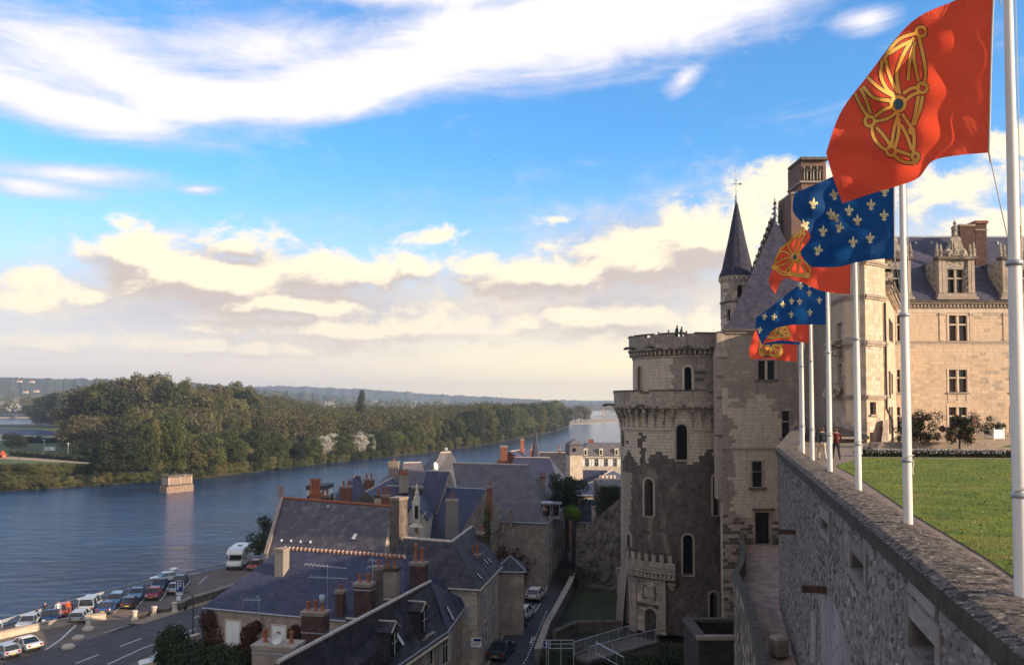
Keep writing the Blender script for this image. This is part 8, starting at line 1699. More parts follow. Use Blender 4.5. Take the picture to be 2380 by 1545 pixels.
mb = MB()
for (p, l_, h, dp_, j, ro) in stones[300:]:
    me = lump[j]; ca, sa = math.cos(mR.ang), math.sin(mR.ang); vs = []
    for v in me.vertices: x, y_, z_ = v.co.x * l_, v.co.y * dp_, v.co.z * h; x, z_ = x * math.cos(ro) + z_ * math.sin(ro), -x * math.sin(ro) + z_ * math.cos(ro); vs.append((p.x + x * ca - y_ * sa, p.y + x * sa + y_ * ca, p.z + z_))
    mb.add(vs, [tuple(f.vertices) for f in me.polygons], (0, 1, 1, 2, 1, 0, 1, 2, 1)[j])
o = mb.build('rubble', [M['r0'], M['r1'], M['r2']], ramp); o['kind'] = 'stuff'
# coping stones: rough lichened slabs laid end to end, sun flecks painted in
rr = random.Random(3); nC = 34; du = .235
cm_ = []
for j in range(5):
    me = bpy.data.meshes.new('coping_stone'); b = MB(); nx, ny = 8, 7; Lc, Wc = L1 / nC, 1.0
    g_ = [[None] * (ny + 1) for _ in range(nx + 1)]
    for i in range(nx + 1):
        for k in range(ny + 1):
            x = (i / nx - .5) * (Lc - .006); y = (k / ny - .5) * Wc; z_ = .0 + .05 * (1 - (2 * k / ny - 1) ** 2) + rr.uniform(-.010, .010) - (.035 if k == ny else 0) - (.02 if k == 0 else 0); g_[i][k] = (x, y, z_)
    for i in range(nx):
        for k in range(ny): b.face([g_[i][k], g_[i + 1][k], g_[i + 1][k + 1], g_[i][k + 1]], 0, True)
    h_ = .30
    for k, y in ((0, -Wc / 2), (ny, Wc / 2)):
        for i in range(nx): a, c = g_[i][k], g_[i + 1][k]; f = [(a[0], y, -h_), (c[0], y, -h_), c, a]; b.face(f if k == 0 else f[::-1], 1 if k == ny else 0)
    b.face([(g_[0][0][0], -Wc / 2, -h_), g_[0][0], g_[0][ny], (g_[0][0][0], Wc / 2, -h_)], 0); b.face([(g_[nx][0][0], -Wc / 2, -h_), g_[nx][0], g_[nx][ny], (g_[nx][0][0], Wc / 2, -h_)], 0); b.face([(-Lc / 2, -Wc / 2, -h_), (Lc / 2, -Wc / 2, -h_), (Lc / 2, Wc / 2, -h_), (-Lc / 2, Wc / 2, -h_)], 1)
    me.from_pydata(b.v, [], b.f); me.materials.append(M['cope']); me.materials.append(M['copes']); me.polygons.foreach_set('material_index', b.m); me.update(); cm_.append(me)
for k in range(nC):
    u = L1 * (k + .5) / nC; p = mR.at(u, HW - .03, -.5 + .10); o = bpy.data.objects.new('coping_stone', cm_[k % 5]); C.objects.link(o); o.parent = ramp; o.location = p - off(ramp); o.rotation_euler = (0, 0, mR.ang)
# dark outlet stubs
for px, py, l in ((1850, 1236, 0), (1921, 1370, 1)):
    p = PV(px, py, A0, A1); b = MB(); b.box(p + out1 * .25, (.18, .75, .17), mR.ang); b.build('outlet_stub', M['wood'], ramp)
# second leg of the wall, up to the castle
wall2 = thing('parapet_wall', V2(A1, -10), 'further rampart parapet leading up to the castle building', 'wall'); L2 = (A2 - A1).length; m2_ = Flat(A1, n2, out2)
masonry(wall2, m2_, 0, L2, -14, HW - .25, [], .3, .55, lambda u, z, rr: rr.choice((1, 2, 2, 3)), nparts=40, depth=.8, core=M['s2'])
for k in range(20): p = m2_.at(L2 * (k + .5) / 20, HW - .12, -.4); b = MB(); b.box(p, (L2 / 20 - .02, 1.05, .26), m2_.ang); b.build('coping_stone', M['cope'], wall2)
# walkway below the wall
def zwk(Y): return -9.8 - max(0, Y - 41.5) * .0857
def leftX(Y): return interp([(20, 6.7), (28.9, 8.6), (32.8, 9.5), (36.8, 10.4), (42, 11.4), (47.9, 12.6), (55.6, 15.0), (62, 16.8), (79.5, 21.3)], Y) - .36
b = MB(); ys = [20 + 60 * k / 60 for k in range(61)]; nx = 14
def rightX(Y): return (wallX(Y) if Y < 41.5 else A1.x + (A2.x - A1.x) * (Y - 41.5) / (A2.y - A1.y)) + .3
grid = [[Vector((leftX(Y) + (rightX(Y) - leftX(Y)) * i / nx, Y, zwk(Y) + .10 * noise.noise(Vector((i * .5, Y * .8, 0))) + .05 * noise.noise(Vector((i * 1.3, Y * 2.2, 4))))) for i in range(nx + 1)] for Y in ys]
for a, c in zip(grid, grid[1:]):
    for i in range(nx): b.face([a[i], a[i + 1], c[i + 1], c[i]], 0, True)
tag(b.build('walkway', M['walk']), kind='structure')
b = MB()
for Ya, Yb in zip(ys[::2], ys[2::2]): b.hexa([(leftX(Ya), Ya, -23), (rightX(Ya), Ya, -23), (rightX(Yb), Yb, -23), (leftX(Yb), Yb, -23), (leftX(Ya), Ya, zwk(Ya) - .3), (rightX(Ya), Ya, zwk(Ya) - .3), (rightX(Yb), Yb, zwk(Yb) - .3), (leftX(Yb), Yb, zwk(Yb) - .3)])
tag(b.build('walkway_base', M['s3']), kind='structure')
pw = thing('walkway_parapet', Vector((leftX(42), 42, -10)), 'mossy curved parapet on the outer side of the sunken walkway', 'wall')
Yv = [21, 25, 28.9, 32.8, 36.8, 42, 45, 47.9, 52, 55.6, 62, 70, 79.5]
for Ya, Yb in zip(Yv, Yv[1:]):
    pa, pb = Vector((leftX(Ya), Ya, 0)), Vector((leftX(Yb), Yb, 0)); u_ = (pb - pa).normalized(); n = Vector((-u_.y, u_.x, 0)); m_ = Flat(pa, u_, n); zt_ = (zwk(Ya) + zwk(Yb)) / 2
    masonry(pw, m_, 0, (pb - pa).length, -22.8, zt_ + .75, [], .34, .55, lambda u, z, rr: rr.choice((3, 3, 2, 4)), nparts=14, depth=.28, core=M['s3'], near=lambda u, z: -z)
    k_ = max(1, int((pb - pa).length / 1.1))
    for k in range(k_):
        t0, t1 = k / k_, (k + 1) / k_; P0, P1 = pa.lerp(pb, t0), pa.lerp(pb, t1 - .01); h0, h1 = zwk(P0.y) + .76, zwk(P1.y) + .76; b = MB(); b.hexa([V2(P0 + n * .08, h0), V2(P1 + n * .08, h1), V2(P1 - n * .30, h1), V2(P0 - n * .30, h0), V2(P0 + n * .06, h0 + .2), V2(P1 + n * .06, h1 + .2), V2(P1 - n * .28, h1 + .2), V2(P0 - n * .28, h0 + .2)]); b.build('coping_stone', mat('mossy_coping', (.065, .062, .040), .95, (.11, .095, .075), 2.5, .03, 9), pw)
b = MB(); q = PV(1828, 1400, Vector((0, 33.5, 0)), Vector((1, 33.5, 0)))
cr = Vector((wallX(33.5) - .6, 33.5, zwk(33.5))); b.box(cr + Vector((0, 0, .45)), (.6, .6, .8), .3); tag(b.build('stone_block', M['s2'], bevel=.1), 'rough stone block standing on the walkway against the wall', 'stone block')
# roofless dark annex at the foot of the wall
an = thing('annex', P(1700, 1545, 52), 'dark roofless stone annex with rubble rim beside the walkway', 'building'); Ya = 50; x0, x1 = P(1624, 1480, Ya).x, P(1776, 1480, Ya).x; zt_ = P(1700, 1478, Ya).z
for ax0, ax1, ay0, ay1 in ((x0, x1, Ya, Ya + .45), (x0, x0 + .45, Ya + .45, Ya + 4.0), (x0, x1, Ya + 4.0, Ya + 4.4)):
    w = MB(); w.prism([(ax0, ay0), (ax1, ay0), (ax1, ay1), (ax0, ay1)], -22, zt_ - .2 + (.0 if ay0 == Ya else .0)); w.build('wall', mat('black_rubble', (.026, .022, .02), .95, (.045, .038, .034), 2, .03, 9), an)  # near-black tone for the walls
    w = MB(); w.prism([(ax0 - .1, ay0 - .1), (ax1 + .02, ay0 - .1), (ax1 + .02, ay1 + .0), (ax0 - .1, ay1 + .0)], zt_ - .198, zt_); w.build('wall_cap', M['s2'] if ay0 == Ya else M['s4'], an)
w = MB(); w.prism([(x0 + .4, Ya + .4), (x1, Ya + .4), (x1, Ya + 4), (x0 + .4, Ya + 4)], -22, zt_ - 2.4); w.build('floor', M['s4'], an)
# ================================================================ FLAGPOLES AND FLAGS
poles = []
pole_data = [(5.75, 9.7), (7.18, 15.6), (8.70, 21.6), (10.16, 27.5), (11.52, 33.0), (12.80, 38.0), (14.15, 42.5)]
def pole(i, x, Y):
    lbl = ['nearest and thickest white flagpole at the right edge', 'second white flagpole, standing before the long wing', 'third white flagpole, before the octagonal pavilion', 'fourth white flagpole, beside the walking couple', 'fifth white flagpole, left of the walking man', 'sixth white flagpole, close to the furthest one', 'furthest white flagpole of the row'][i]
    pb = PZ([2376, 2111, 1995.5, 1929, 1888, 1866, 1858][i], [1387, 1217.5, 1138.6, 1094.7, 1068, 1051, 1040][i], -2.2); x, Y = pb.x, pb.y
    if i == 6: x, Y = 13.95, 41.6
    e = thing('flagpole', (x, Y, -2.25), lbl, 'flagpole', 'row of white flagpoles along the rampart'); H = 5.45
    b = MB(); b.tube([(x, Y, -2.45), (x, Y, .0), (x - .0, Y, 1.6)], [.082, .078, .070], 14); b.build('lower_tube', M['pole'], e); b = MB(); b.tube([(x, Y, 1.6), (x, Y, H)], [.062, .045], 14); b.build('upper_tube', M['pole'], e)
    for z in (-1.05, 1.6): b = MB(); b.lathe((x, Y, z), [(.075, -.03), (.092, -.03), (.092, .03), (.075, .03)], 14); b.build('collar', M['zinc'], e)
    b = MB(); b.lathe((x, Y, H), [(.05, 0), (.07, .02), (.07, .06), (.0, .09)], 10); b.build('cap', M['zinc'], e)
    b = MB(); pts = [(x + .095 + .01 * math.sin(k), Y - .02, -1.05 - .035 * k) for k in range(8)]; b.tube(pts, .012, 5); b.tube([(x + .09, Y - .08, -.95), (x - .02, Y - .105, -.98), (x - .09, Y - .05, -1.0)], .012, 5); b.build('cleat_rope', M['rope'], e)
    b = MB(); b.tube([(x - .10, Y - .03, H - .1), (x - .11, Y - .03, 4.6)], .008, 4); b.tube([(x + .085, Y, H - .1), (x + .09, Y, 0), (x + .085, Y, -1.0)], .007, 4); b.build('halyard', M['rope'], e)
    return (x, Y)
PO = [pole(i, x, Y) for i, (x, Y) in enumerate(pole_data)]
def flagmat(name, c):
    m = bpy.data.materials.new(name); m.use_nodes = True; t = m.node_tree; N = NT(t); b = t.nodes['Principled BSDF']; b.inputs['Roughness'].default_value = .75; b.inputs['Specular IOR Level'].default_value = .2
    g_ = t.nodes.new('ShaderNodeNewGeometry'); n = N.noise(g_.outputs['Position'], 60, 2, .5); col = N.mix(n, c4(tuple(x * .88 for x in c)), c4(tuple(min(1, x * 1.1) for x in c))); t.links.new(col, b.inputs['Base Color'])
    bn = t.nodes.new('ShaderNodeBump'); bn.inputs['Distance'].default_value = .034; t.links.new(N.noise(N.vscale(g_.outputs['Position'], (1.9, 1.9, 1)), 4.5, 7, .62, 1.6), bn.inputs['Height']); t.links.new(bn.outputs[0], b.inputs['Normal'])
    tl = t.nodes.new('ShaderNodeBsdfTranslucent'); t.links.new(col, tl.inputs[0]); mx = t.nodes.new('ShaderNodeMixShader'); mx.inputs[0].default_value = .48
    t.links.new(b.outputs[0], mx.inputs[1]); t.links.new(tl.outputs[0], mx.inputs[2]); t.links.new(mx.outputs[0], t.nodes['Material Output'].inputs[0]); return m
M['fred'] = flagmat('red_flag_cloth', (.92, .10, .045)); M['fblue'] = flagmat('blue_flag_cloth', (.010, .075, .235)); M['fgold'] = mat('gold_print', (.80, .40, .07), .7); M['flil'] = mat('cream_gold_print', (.80, .66, .32), .7); M['fline'] = mat('dark_print_line', (.06, .035, .04), .8); M['fgreen'] = mat('emerald_print', (.02, .10, .12), .6)
def along(pts, t):
    Ls = [math.hypot(b[0] - a[0], b[1] - a[1]) for a, b in zip(pts, pts[1:])]; T = sum(Ls) * t
    for (a, b), l in zip(zip(pts, pts[1:]), Ls):
        if T <= l or (a, b) == (pts[-2], pts[-1]): k = T / l; return (a[0] + (b[0] - a[0]) * k, a[1] + (b[1] - a[1]) * k)
        T -= l
def catmull(p, n=6):
    q = [p[0]] + list(p) + [p[-1]]; out = []
    for i in range(1, len(q) - 2):
        for k in range(n):
            t = k / n; out.append(tuple(.5 * ((2 * q[i][j]) + (-q[i - 1][j] + q[i + 1][j]) * t + (2 * q[i - 1][j] - 5 * q[i][j] + 4 * q[i + 1][j] - q[i + 2][j]) * t * t + (-q[i - 1][j] + 3 * q[i][j] - 3 * q[i + 1][j] + q[i + 2][j]) * t ** 3) for j in (0, 1)))
    return out + [tuple(p[-1])]
def flag(i, Y0, hoist, top, fly, bottom, m, label, seed, emb=None, lilies=None, scale=1.0):
    "cloth surface bounded by its four edges (hoist top->bottom, top hoist->fly, fly top->bottom, bottom hoist->fly) with folds in depth"
    x_, Yp = PO[i]; s = Y0 / 9.7
    def dep(px, py):
        hx = (hoist[0][0] + hoist[-1][0]) / 2; w = max(1, hx - min(p[0] for p in fly)); t = max(0, (hx - px) / w)
        k = 2380 / 400.0
        ph = (px * .9 + py * .55) / w
        return Yp + .02 + t * .55 * w / F * Y0 * .9 + (.030 + .085 * t) * w / F * Y0 * (math.sin(ph * 7.0 + seed) * .8 + .5 * math.sin(ph * 15 + seed * 2.3 + 2 * math.sin(py / w * 5)) + .25 * math.sin((px * .3 - py) / w * 22 + seed)) * min(1, t * 4 + .05)
    H, T, Fy, B_ = catmull(hoist, 4), catmull(top, 6), catmull(fly, 4), catmull(bottom, 6); nu, nv = 110, 80; b = MB(); G = []
    for a in range(nu + 1):
        u = a / nu; col = []
        for c in range(nv + 1):
            v = c / nv; t_, b_, h_, f_ = along(T, u), along(B_, u), along(H, v), along(Fy, v); c00, c01, c10, c11 = T[0], B_[0], T[-1], B_[-1]
            p = [(1 - v) * t_[j] + v * b_[j] + (1 - u) * h_[j] + u * f_[j] - ((1 - u) * (1 - v) * c00[j] + u * (1 - v) * c10[j] + (1 - u) * v * c01[j] + u * v * c11[j]) for j in (0, 1)]; col.append(P(p[0], p[1], dep(p[0], p[1])))
        G.append(col)
    vs = [p for col in G for p in col]; n_ = nv + 1; b.add(vs, [(a * n_ + c, (a + 1) * n_ + c, (a + 1) * n_ + c + 1, a * n_ + c + 1) for a in range(nu) for c in range(nv)], 0, True)
    e = thing('flag', G[0][0], label, 'flag', None); b.build('cloth', m, e)
    b = MB(); b.tube([G[0][c] for c in range(0, nv + 1, 10)], .010 * 1.2, 5); b.build('hoist_band', M['rope'], e)
    b = MB(); hb = G[0][-1]; ht = G[0][0]; b.tube([hb, hb + Vector((.01, 0, -.05)), hb + Vector((.02, 0, -.12))], .012, 5); b.tube([hb + Vector((.02, 0, -.1)), Vector((x_ - .085, Yp - .02, hb.z - (1.0 if i == 0 else .5)))], .007, 4); b.tube([ht, Vector((x_ - .08, Yp, ht.z + .1))], .008, 4); b.build('halyard', M['rope'], e)
    q = Y0 / F
    def ribbon(name, lines, wpx, m_, lift, par, closed=False):
        b = MB()
        for ln in lines:
            c = catmull(ln, 5) if len(ln) > 2 else [tuple((ln[0][j] * (1 - k / 4) + ln[1][j] * k / 4) for j in (0, 1)) for k in range(5)]
            for k in range(len(c) - 1):
                (xa, ya), (xb, yb) = c[k], c[k + 1]; l = math.hypot(xb - xa, yb - ya) or 1; 
                def nrm(k_): 
                    a_, b2 = c[max(k_ - 1, 0)], c[min(k_ + 1, len(c) - 1)]; l2 = math.hypot(b2[0] - a_[0], b2[1] - a_[1]) or 1; return -(b2[1] - a_[1]) / l2 * wpx / 2, (b2[0] - a_[0]) / l2 * wpx / 2
                (n0x, n0y), (n1x, n1y) = nrm(k), nrm(k + 1); f = [(xa + n0x, ya + n0y), (xa - n0x, ya - n0y), (xb - n1x, yb - n1y), (xb + n1x, yb + n1y)]
                for sg in (-1, 1): 
                    pp = [P(x, y, dep(x, y) + sg * lift) for x, y in f]; b.face(pp if sg < 0 else pp[::-1])
        return b.build(name, m_, par)
    if emb:
        out_ = emb; o = ribbon('emblem_outline', out_['lines'], out_['w'] * 1.0, M['fline'], .0035 * s ** .5, e); o = ribbon('emblem_chain', out_['lines'], out_['w'] * .68, M['fgold'], .005 * s ** .5, e)
        cx_, cy_, rc = out_['c']; b = MB()
        for sg in (-1, 1): pp = [P(cx_ + rc * math.cos(t), cy_ + rc * 1.2 * math.sin(t), dep(cx_ + rc * math.cos(t), cy_ + rc * math.sin(t)) + sg * (.0065 * s ** .5)) for t in [k * K / 4 + .3 for k in range(8)]]; b.face(pp)
        b.build('emerald', M['fgreen'], e)
    if lilies:
        for (lx, ly, sz, rot) in lilies:
            b = MB(); shp = [[(0, -1), (.16, -.55), (.14, -.1), (0, .1), (-.14, -.1), (-.16, -.55)], [(.12, .05), (.30, -.32), (.58, -.36), (.66, -.05), (.50, .12), (.48, -.12), (.38, -.08), (.22, .2)], [(-.12, .05), (-.30, -.32), (-.58, -.36), (-.66, -.05), (-.50, .12), (-.48, -.12), (-.38, -.08), (-.22, .2)], [(-.36, .12), (.36, .12), (.36, .26), (-.36, .26)], [(0, .9), (.13, .62), (.1, .3), (-.1, .3), (-.13, .62)], [(.06, .3), (.3, .5), (.36, .72), (.2, .62), (.05, .45)], [(-.06, .3), (-.3, .5), (-.36, .72), (-.2, .62), (-.05, .45)]]
            for pl in shp:
                for sg in (-1, 1):
                    pp = []
                    for X, Z in pl: X, Z = X * math.cos(rot) - Z * math.sin(rot), X * math.sin(rot) + Z * math.cos(rot); x, y = lx + X * sz, ly + Z * sz; pp.append(P(x, y, dep(x, y) + sg * (.005 * s ** .5)))
                    b.face(pp)
            b.build('fleur_de_lis', M['flil'], e)
    return e
def c6(pts): return [(1778.8 + x * .3289, y * .3289) for x, y in pts]
def circ(cx, cy, r, n=9, a0=0, a1=2 * math.pi): return [(cx + r * math.cos(a0 + (a1 - a0) * k / (n - 1)), cy + r * math.sin(a0 + (a1 - a0) * k / (n - 1))) for k in range(n)]
EL = [[(1070, 235), (960, 270), (890, 340), (835, 430)], [(1050, 285), (960, 325), (870, 385)], [(1052, 270), (985, 370), (930, 520), (950, 665)], [(1085, 260), (1120, 420), (1132, 540), (1112, 605)], [(1060, 300), (1022, 420), (1010, 570)],
      [(1048, 330), (1052, 430), (1082, 575)], [(850, 420), (880, 540), (935, 655)], [(825, 430), (818, 540), (860, 630), (905, 670)], [(722, 548), (810, 625), (922, 690)], [(690, 610), (765, 690), (880, 712)],
      [(632, 660), (690, 775), (735, 832)], [(672, 625), (715, 715), (742, 800)], [(925, 755), (850, 770), (775, 825)], [(935, 790), (860, 840), (765, 862)], [(975, 662), (1035, 625), (1092, 622)], [(990, 712), (1040, 672), (1092, 655)],
      [(1082, 680), (1060, 800), (1040, 890)], [(1112, 680), (1092, 780), (1052, 885)], [(945, 800), (912, 900), (892, 1025)], [(968, 805), (1010, 870), (1035, 910)], [(958, 880), (1000, 960), (1035, 1060)], [(945, 840), (940, 950), (915, 1045)],
      [(752, 885), (765, 970), (820, 1040), (870, 1062)], [(785, 900), (845, 970), (885, 1030)], [(905, 1095), (970, 1142), (1050, 1152)], [(930, 1062), (990, 1085), (1035, 1100)], [(1040, 900), (1052, 980), (1045, 1085)],
      circ(1100, 225, 34), circ(1110, 622, 34), circ(738, 858, 34), circ(890, 1068, 32), circ(1062, 1108, 24), circ(1035, 925, 16), circ(940, 735, 50), [(1060, 1160), (1075, 1120), (1095, 1105)]]
E1_ = {'lines': [c6(l) for l in EL], 'w': 35 * .3289, 'c': (1778.8 + 940 * .3289, 738 * .3289, 11)}
flag(0, 9.7, [(2311, -42), (2306, 60), (2302, 200), (2298.5, 355)], [(2311, -42), (2223, 0), (2117.6, 52.6), (2015.6, 177.6), (1953, 263), (1920, 355)], [(1920, 355), (1934, 405), (1958, 473)], [(2298.5, 355), (2222.8, 361.8), (2167, 375), (2134, 414), (2081.4, 434), (2028.8, 449), (1958, 473)], M['fred'],
     'nearest and largest flag, red with a golden chain emblem, at the upper right', 1.3, emb=E1_)
def L3(pts): return [(1815 + x * .329, 326.7 + y * .329, 15.5, r) for x, y, r in pts]
flag(1, 15.6, [(2077, 350), (2078, 480), (2079, 599)], [(2077, 350), (2000, 378), (1932, 412), (1864, 442), (1846, 449)], [(1846, 449), (1843, 491), (1866, 520), (1884, 552), (1860, 588), (1887, 621)], [(2079, 599), (1999, 608), (1950, 620), (1887, 621)], M['fblue'],
     'large blue flag with golden fleurs-de-lis right behind the nearest red flag', 2.9, lilies=L3([(230, 447, .1), (298, 640, .05), (264, 775, .3), (172, 597, -.4), (376, 385, -.2), (482, 495, 0), (541, 565, 0), (415, 615, .3), (510, 718, 0), (637, 455, 0), (631, 690, 0), (730, 530, 0), (733, 360, 0), (352, 520, 0), (385, 545, -.5)]))
def radial(cx, cy, rx, ry, w, rot=0.0, rings=True):
    L = []; co, si = math.cos(rot), math.sin(rot)
    def T(x, y): return (cx + (x * co - y * si) * rx, cy + (x * si + y * co) * ry)
    box = [(-1, -1), (0, -1), (1, -1), (1, 0), (1, 1), (0, 1), (-1, 1), (-1, 0)]
    for k, (x, y) in enumerate(box):
        x2, y2 = box[(k + 1) % 8]
        for d in (-.10, .10):
            mx, my = (x + x2) / 2 * (1 + d), (y + y2) / 2 * (1 + d); L.append([T(x, y), T(mx, my), T(x2, y2)]); px_, py_ = -y, x; L.append([T(x * .12, y * .12), T(x * .55 + px_ * d * .8, y * .55 + py_ * d * .8), T(x, y)])
    return {'lines': L, 'w': w, 'c': (cx, cy, rx * .13)}
def c7(pts): return [(1633.6 + x * .505, 348.5 + y * .505) for x, y in pts]
E2_ = {'lines': [c7(l) for l in [[(420, 485), (432, 430), (455, 378)], [(432, 485), (452, 430), (470, 382)], [(418, 485), (398, 455), (388, 432)], [(412, 490), (380, 470), (352, 468)], [(412, 495), (375, 500), (335, 522)], [(412, 502), (375, 525), (330, 540)],
      [(418, 505), (395, 540), (372, 565)], [(424, 508), (402, 545), (400, 575)], [(430, 508), (440, 545), (425, 575)], [(436, 505), (462, 540), (478, 575)], [(440, 498), (475, 520), (488, 545)], [(438, 488), (470, 450), (500, 428)], [(445, 484), (480, 462), (508, 430)],
      [(458, 372), (418, 398), (390, 430)], [(466, 384), (425, 402), (392, 440)], [(388, 430), (360, 455), (338, 500), (328, 538)], [(328, 540), (360, 572), (402, 574)], [(334, 530), (362, 558), (400, 566)], [(402, 574), (440, 582), (478, 580)], [(402, 564), (440, 572), (476, 570)], [(478, 582), (492, 562), (494, 542)], circ(458, 374, 9), circ(330, 540, 10), circ(402, 571, 9), circ(482, 578, 9), circ(424, 494, 14)]], 'w': 5.2, 'c': (1848, 597, 5)}
flag(2, 21.6, [(1980, 520), (1978.5, 600), (1976.5, 684)], [(1980, 520), (1920, 528), (1868, 534), (1822, 572), (1792, 632)], [(1792, 632), (1787, 656), (1802, 683)], [(1976.5, 684), (1914, 677), (1864, 657), (1822, 648), (1802, 683)], M['fred'],
     'red flag with a golden radiating chain emblem, third from the viewer', 4.1, emb=E2_)
L4 = [(1820, 708, 0), (1840, 700, 0), (1858.5, 701, 0), (1880.7, 681.5, 0), (1882.5, 726.5, 0), (1904.5, 698, 0), (1861, 665.5, 0), (1839, 731, 0), (1799, 737, .2), (1777, 736, .2), (1766, 767, .2), (1840 + 41, 661, 0)]
flag(3, 27.5, [(1921, 615), (1920.5, 690), (1920, 755)], [(1921, 615), (1895, 638), (1868, 655), (1820, 690), (1790, 715), (1758, 737)], [(1758, 737), (1757, 765), (1771, 801)], [(1920, 755), (1870, 754), (1826, 757), (1795, 768), (1771, 801)], M['fblue'],
     'smaller blue flag with fleurs-de-lis, fourth from the viewer', .7, lilies=[(x, y, 9.5, r) for x, y, r in L4])
E5 = radial(1808, 772, 24, 12, 4.2, -.2)
flag(4, 33, [(1886, 690), (1885, 745), (1884, 797)], [(1886, 690), (1850, 705), (1815, 735), (1782, 765)], [(1782, 765), (1778, 780), (1773, 800)], [(1884, 797), (1850, 794), (1810, 791), (1773, 800)], M['fred'], 'small red flag peeping out below the second blue flag', 5.2, emb=E5)
flag(5, 38, [(1870, 725), (1869, 765), (1868, 802)], [(1870, 725), (1840, 740), (1800, 752), (1766, 768)], [(1766, 768), (1768, 785), (1774, 803)], [(1868, 802), (1830, 799), (1800, 799), (1774, 803)], M['fblue'], 'smallest blue flag, only a strip visible above the furthest red flag', 3.3)
E7 = radial(1792, 802, 24, 24, 4.4, .05)
flag(6, 42, [(1854, 757), (1853.5, 800), (1853, 841)], [(1854, 757), (1820, 758), (1780, 757), (1757, 764)], [(1757, 764), (1744, 800), (1741, 822), (1747, 835)], [(1853, 841), (1815, 837), (1780, 834), (1747, 835)], M['fred'], 'furthest flag of the row, red with a golden half-hidden emblem', 2.2, emb=E7)
# ================================================================ TERRACE LIFE
def tp(px, py): return PZ(px, py, ZT)
p = tp(1911, 1070); person(p, math.radians(180), cloth('navy_jacket', (.018, .022, .032)), cloth('beige_trousers', (.50, .42, .32)), 'man in a dark jacket and beige trousers walking away along the rampart path', 'walk', H=1.77)
p = tp(1944, 1068); person(p, math.radians(176), cloth('red_top', (.11, .012, .016)), cloth('black_trousers', (.03, .03, .035)), 'woman in a dark red top and black trousers walking beside the man', 'walk', hair=mat('auburn_hair', (.12, .04, .02), .8), H=1.70)
def shrub(name, px, py_base, py_top, wpx, label, m=M['leafd'], tr_=True, cat='shrub', flowers=False, n=2600, s=.055):
    base = tp(px, py_base); Y = base.y; zt = P(px, py_top, Y).z; h = zt - ZT; w = wpx / F * Y; e = thing(name, base, label, cat); bl = []
    for _ in range(22):
        a = random.uniform(0, 6.28); r_ = random.uniform(.1, .8) * w / 2; t = random.uniform(.28, .98); k_ = random.uniform(.5, 1.3); bl.append((Vector((math.cos(a) * r_ * 1.2, math.sin(a) * r_ * 1.2, h * t)), Vector((w * .15 * k_, w * .15 * k_, h * .15 * k_))))
    b = MB()
    for c, r_ in bl:
        for _ in range(n // 22):
            d = rnd_dir(); q = c + Vector((d.x * r_.x, d.y * r_.y, d.z * r_.z)) * random.uniform(.5, 1.25); nn = rnd_dir(); u_ = nn.cross(rnd_dir()).normalized(); v_ = nn.cross(u_); b.face([q - u_ * s, q - v_ * s * .6, q + u_ * s, q + v_ * s * .6], 1 if (flowers and random.random() < .10) else 0)
    b.build('foliage', [m, mat('pink_flower', (.45, .18, .16), .8)], e, local=True)
    if tr_: 
        b = MB(); b.tube([(0, 0, -.05), (.03, 0, h * .3), (0, .05, h * .6)], [.07, .05, .03], 7)
        for k in range(4): a = k * 1.6; b.tube([(0, 0, h * .3), (math.cos(a) * w * .2, math.sin(a) * w * .2, h * .6)], [.035, .015], 5)
        b.build('stem', M['bark'], e, local=True)
    return e
shrub('rose_shrub', 2140, 1040, 962, 88, 'large loose rose shrub just left of the middle facade windows', flowers=True, n=7000)
shrub('rose_shrub', 2105, 1042, 975, 50, 'half-hidden shrub behind the second flagpole', n=1800)
shrub('small_tree', 2230, 1044, 968, 80, 'round-headed small tree on a short stem below the middle window', flowers=True, n=7000)
pc = tp(2310, 1020); e = thing('planter_box', pc, 'white square planter box in front of the long wing', 'planter'); b = MB(); b.box(pc + Vector((0, 0, .42)), (1.0, 1.0, .75), .3); b.build('box', M['white'], e, bevel=.02)
for k in range(4): a = .3 + k * K / 2 + K / 4; b = MB(); b.box(pc + Vector((math.cos(a) * .70, math.sin(a) * .70, .47)), (.1, .1, .94), .3); b.build('corner_post', M['white'], e)
s_ = shrub('planter_shrub', 2310, 1020, 968, 56, 'bushy orange tree growing out of the white planter box', n=2200); 
hedge('flower_bed', tp(2005, 1060), tp(2395, 1063), .38, .9, [M['leafd']], 'low dark flower border along the far edge of the lawn', 9000, .045)
b = MB()
A_, B2 = tp(2005, 1060), tp(2330, 1063)
for _ in range(1600):
    t = random.random() ** 1.2; q = A_.lerp(B2, t) + Vector((0, random.uniform(-.5, .4), random.uniform(.22, .44))); n_ = rnd_dir(); u_ = n_.cross(rnd_dir()).normalized() * .03; v_ = n_.cross(u_).normalized() * .03; b.face([q - u_, q - v_, q + u_, q + v_])
tag(b.build('flower_heads', mat('white_flower', (.45, .42, .46), .8)), 'pale small flowers scattered over the low border', kind='stuff')
for px, w_, l in ((2012, 26, 'dense dark bush at the left end of the flower border'),): shrub('border_bush', px, 1060, 1040, w_, l, tr_=False, n=900)
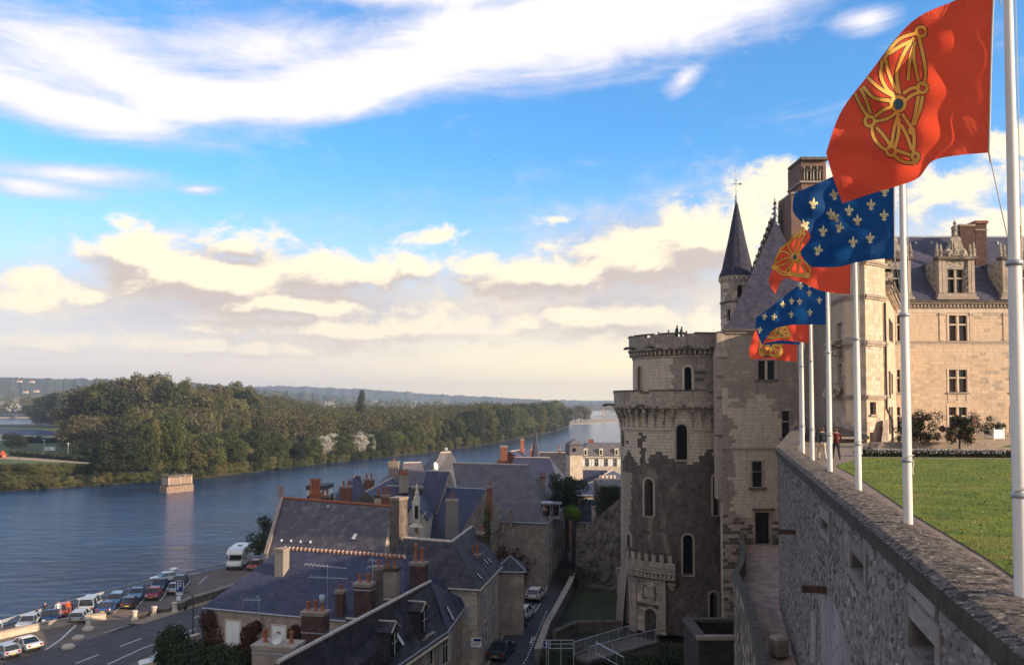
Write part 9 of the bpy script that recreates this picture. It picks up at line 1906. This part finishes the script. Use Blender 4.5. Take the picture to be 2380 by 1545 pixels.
b = MB(); a, c = tp(2045, 1044), tp(2330, 1044); b.box((a + c) / 2 + Vector((0, 1.6, .2)), ((c - a).length, .3, .4)); tag(b.build('low_kerb_wall', M['s2']), 'low stone edging wall behind the shrubs', 'wall')
# birds
for i, (px, py) in enumerate([(1113, 392), (1134, 362), (1151, 371), (1166, 369), (1182, 357), (1184, 338), (1209, 367)]):
    Y = 260; p = P(px, py, Y); b = MB(); a = random.uniform(-.5, .5); w_ = .45
    b.lathe((p.x, p.y, p.z), [(0, -.09), (.09, 0), (0, .12)], 6); b.add([p, p + Vector((w_ * .5, .2, .22)), p + Vector((w_, 0, .12 + a * .2)), p + Vector((w_ * .4, -.15, .1))], [(0, 1, 2, 3)]); b.add([p, p + Vector((-w_ * .5, .2, .22)), p + Vector((-w_, 0, .12 - a * .2)), p + Vector((-w_ * .4, -.15, .1))], [(0, 3, 2, 1)])
    tag(b.build('bird', M['iron']), ['lowest bird of the flock, furthest left', 'bird at the upper left of the flock', 'left bird of the close pair in the flock', 'right bird of the close pair in the flock', 'bird just below the highest one of the flock', 'highest bird of the flock', 'rightmost bird of the flock'][i], 'bird', 'flock of birds in the sky')
# ================================================================ HAZE
def haze():
    b = MB(); b.box((0, 4100, 0), (19000, 9600, 2)); b = MB(); x, y0, y1, z0, z1 = 8200, -220, 6600, -31.6, 150
    b.add([(-x, y0, z0), (x, y0, z0), (x, y1, z0), (-x, y1, z0), (-x, y0, z1), (x, y0, z1), (x, y1, z1), (-x, y1, z1)], [(3, 2, 1, 0), (4, 5, 6, 7), (0, 1, 5, 4), (1, 2, 6, 5), (2, 3, 7, 6), (3, 0, 4, 7)])
    m = bpy.data.materials.new('haze_air'); m.use_nodes = True; t = m.node_tree; t.nodes.clear(); o = t.nodes.new('ShaderNodeOutputMaterial'); v = t.nodes.new('ShaderNodeVolumePrincipled'); v.inputs['Color'].default_value = (.66, .78, 1, 1); v.inputs['Density'].default_value = .00014; v.inputs['Anisotropy'].default_value = .2
    t.links.new(v.outputs[0], o.inputs['Volume']); tag(b.build('haze', m), kind='stuff')
haze()
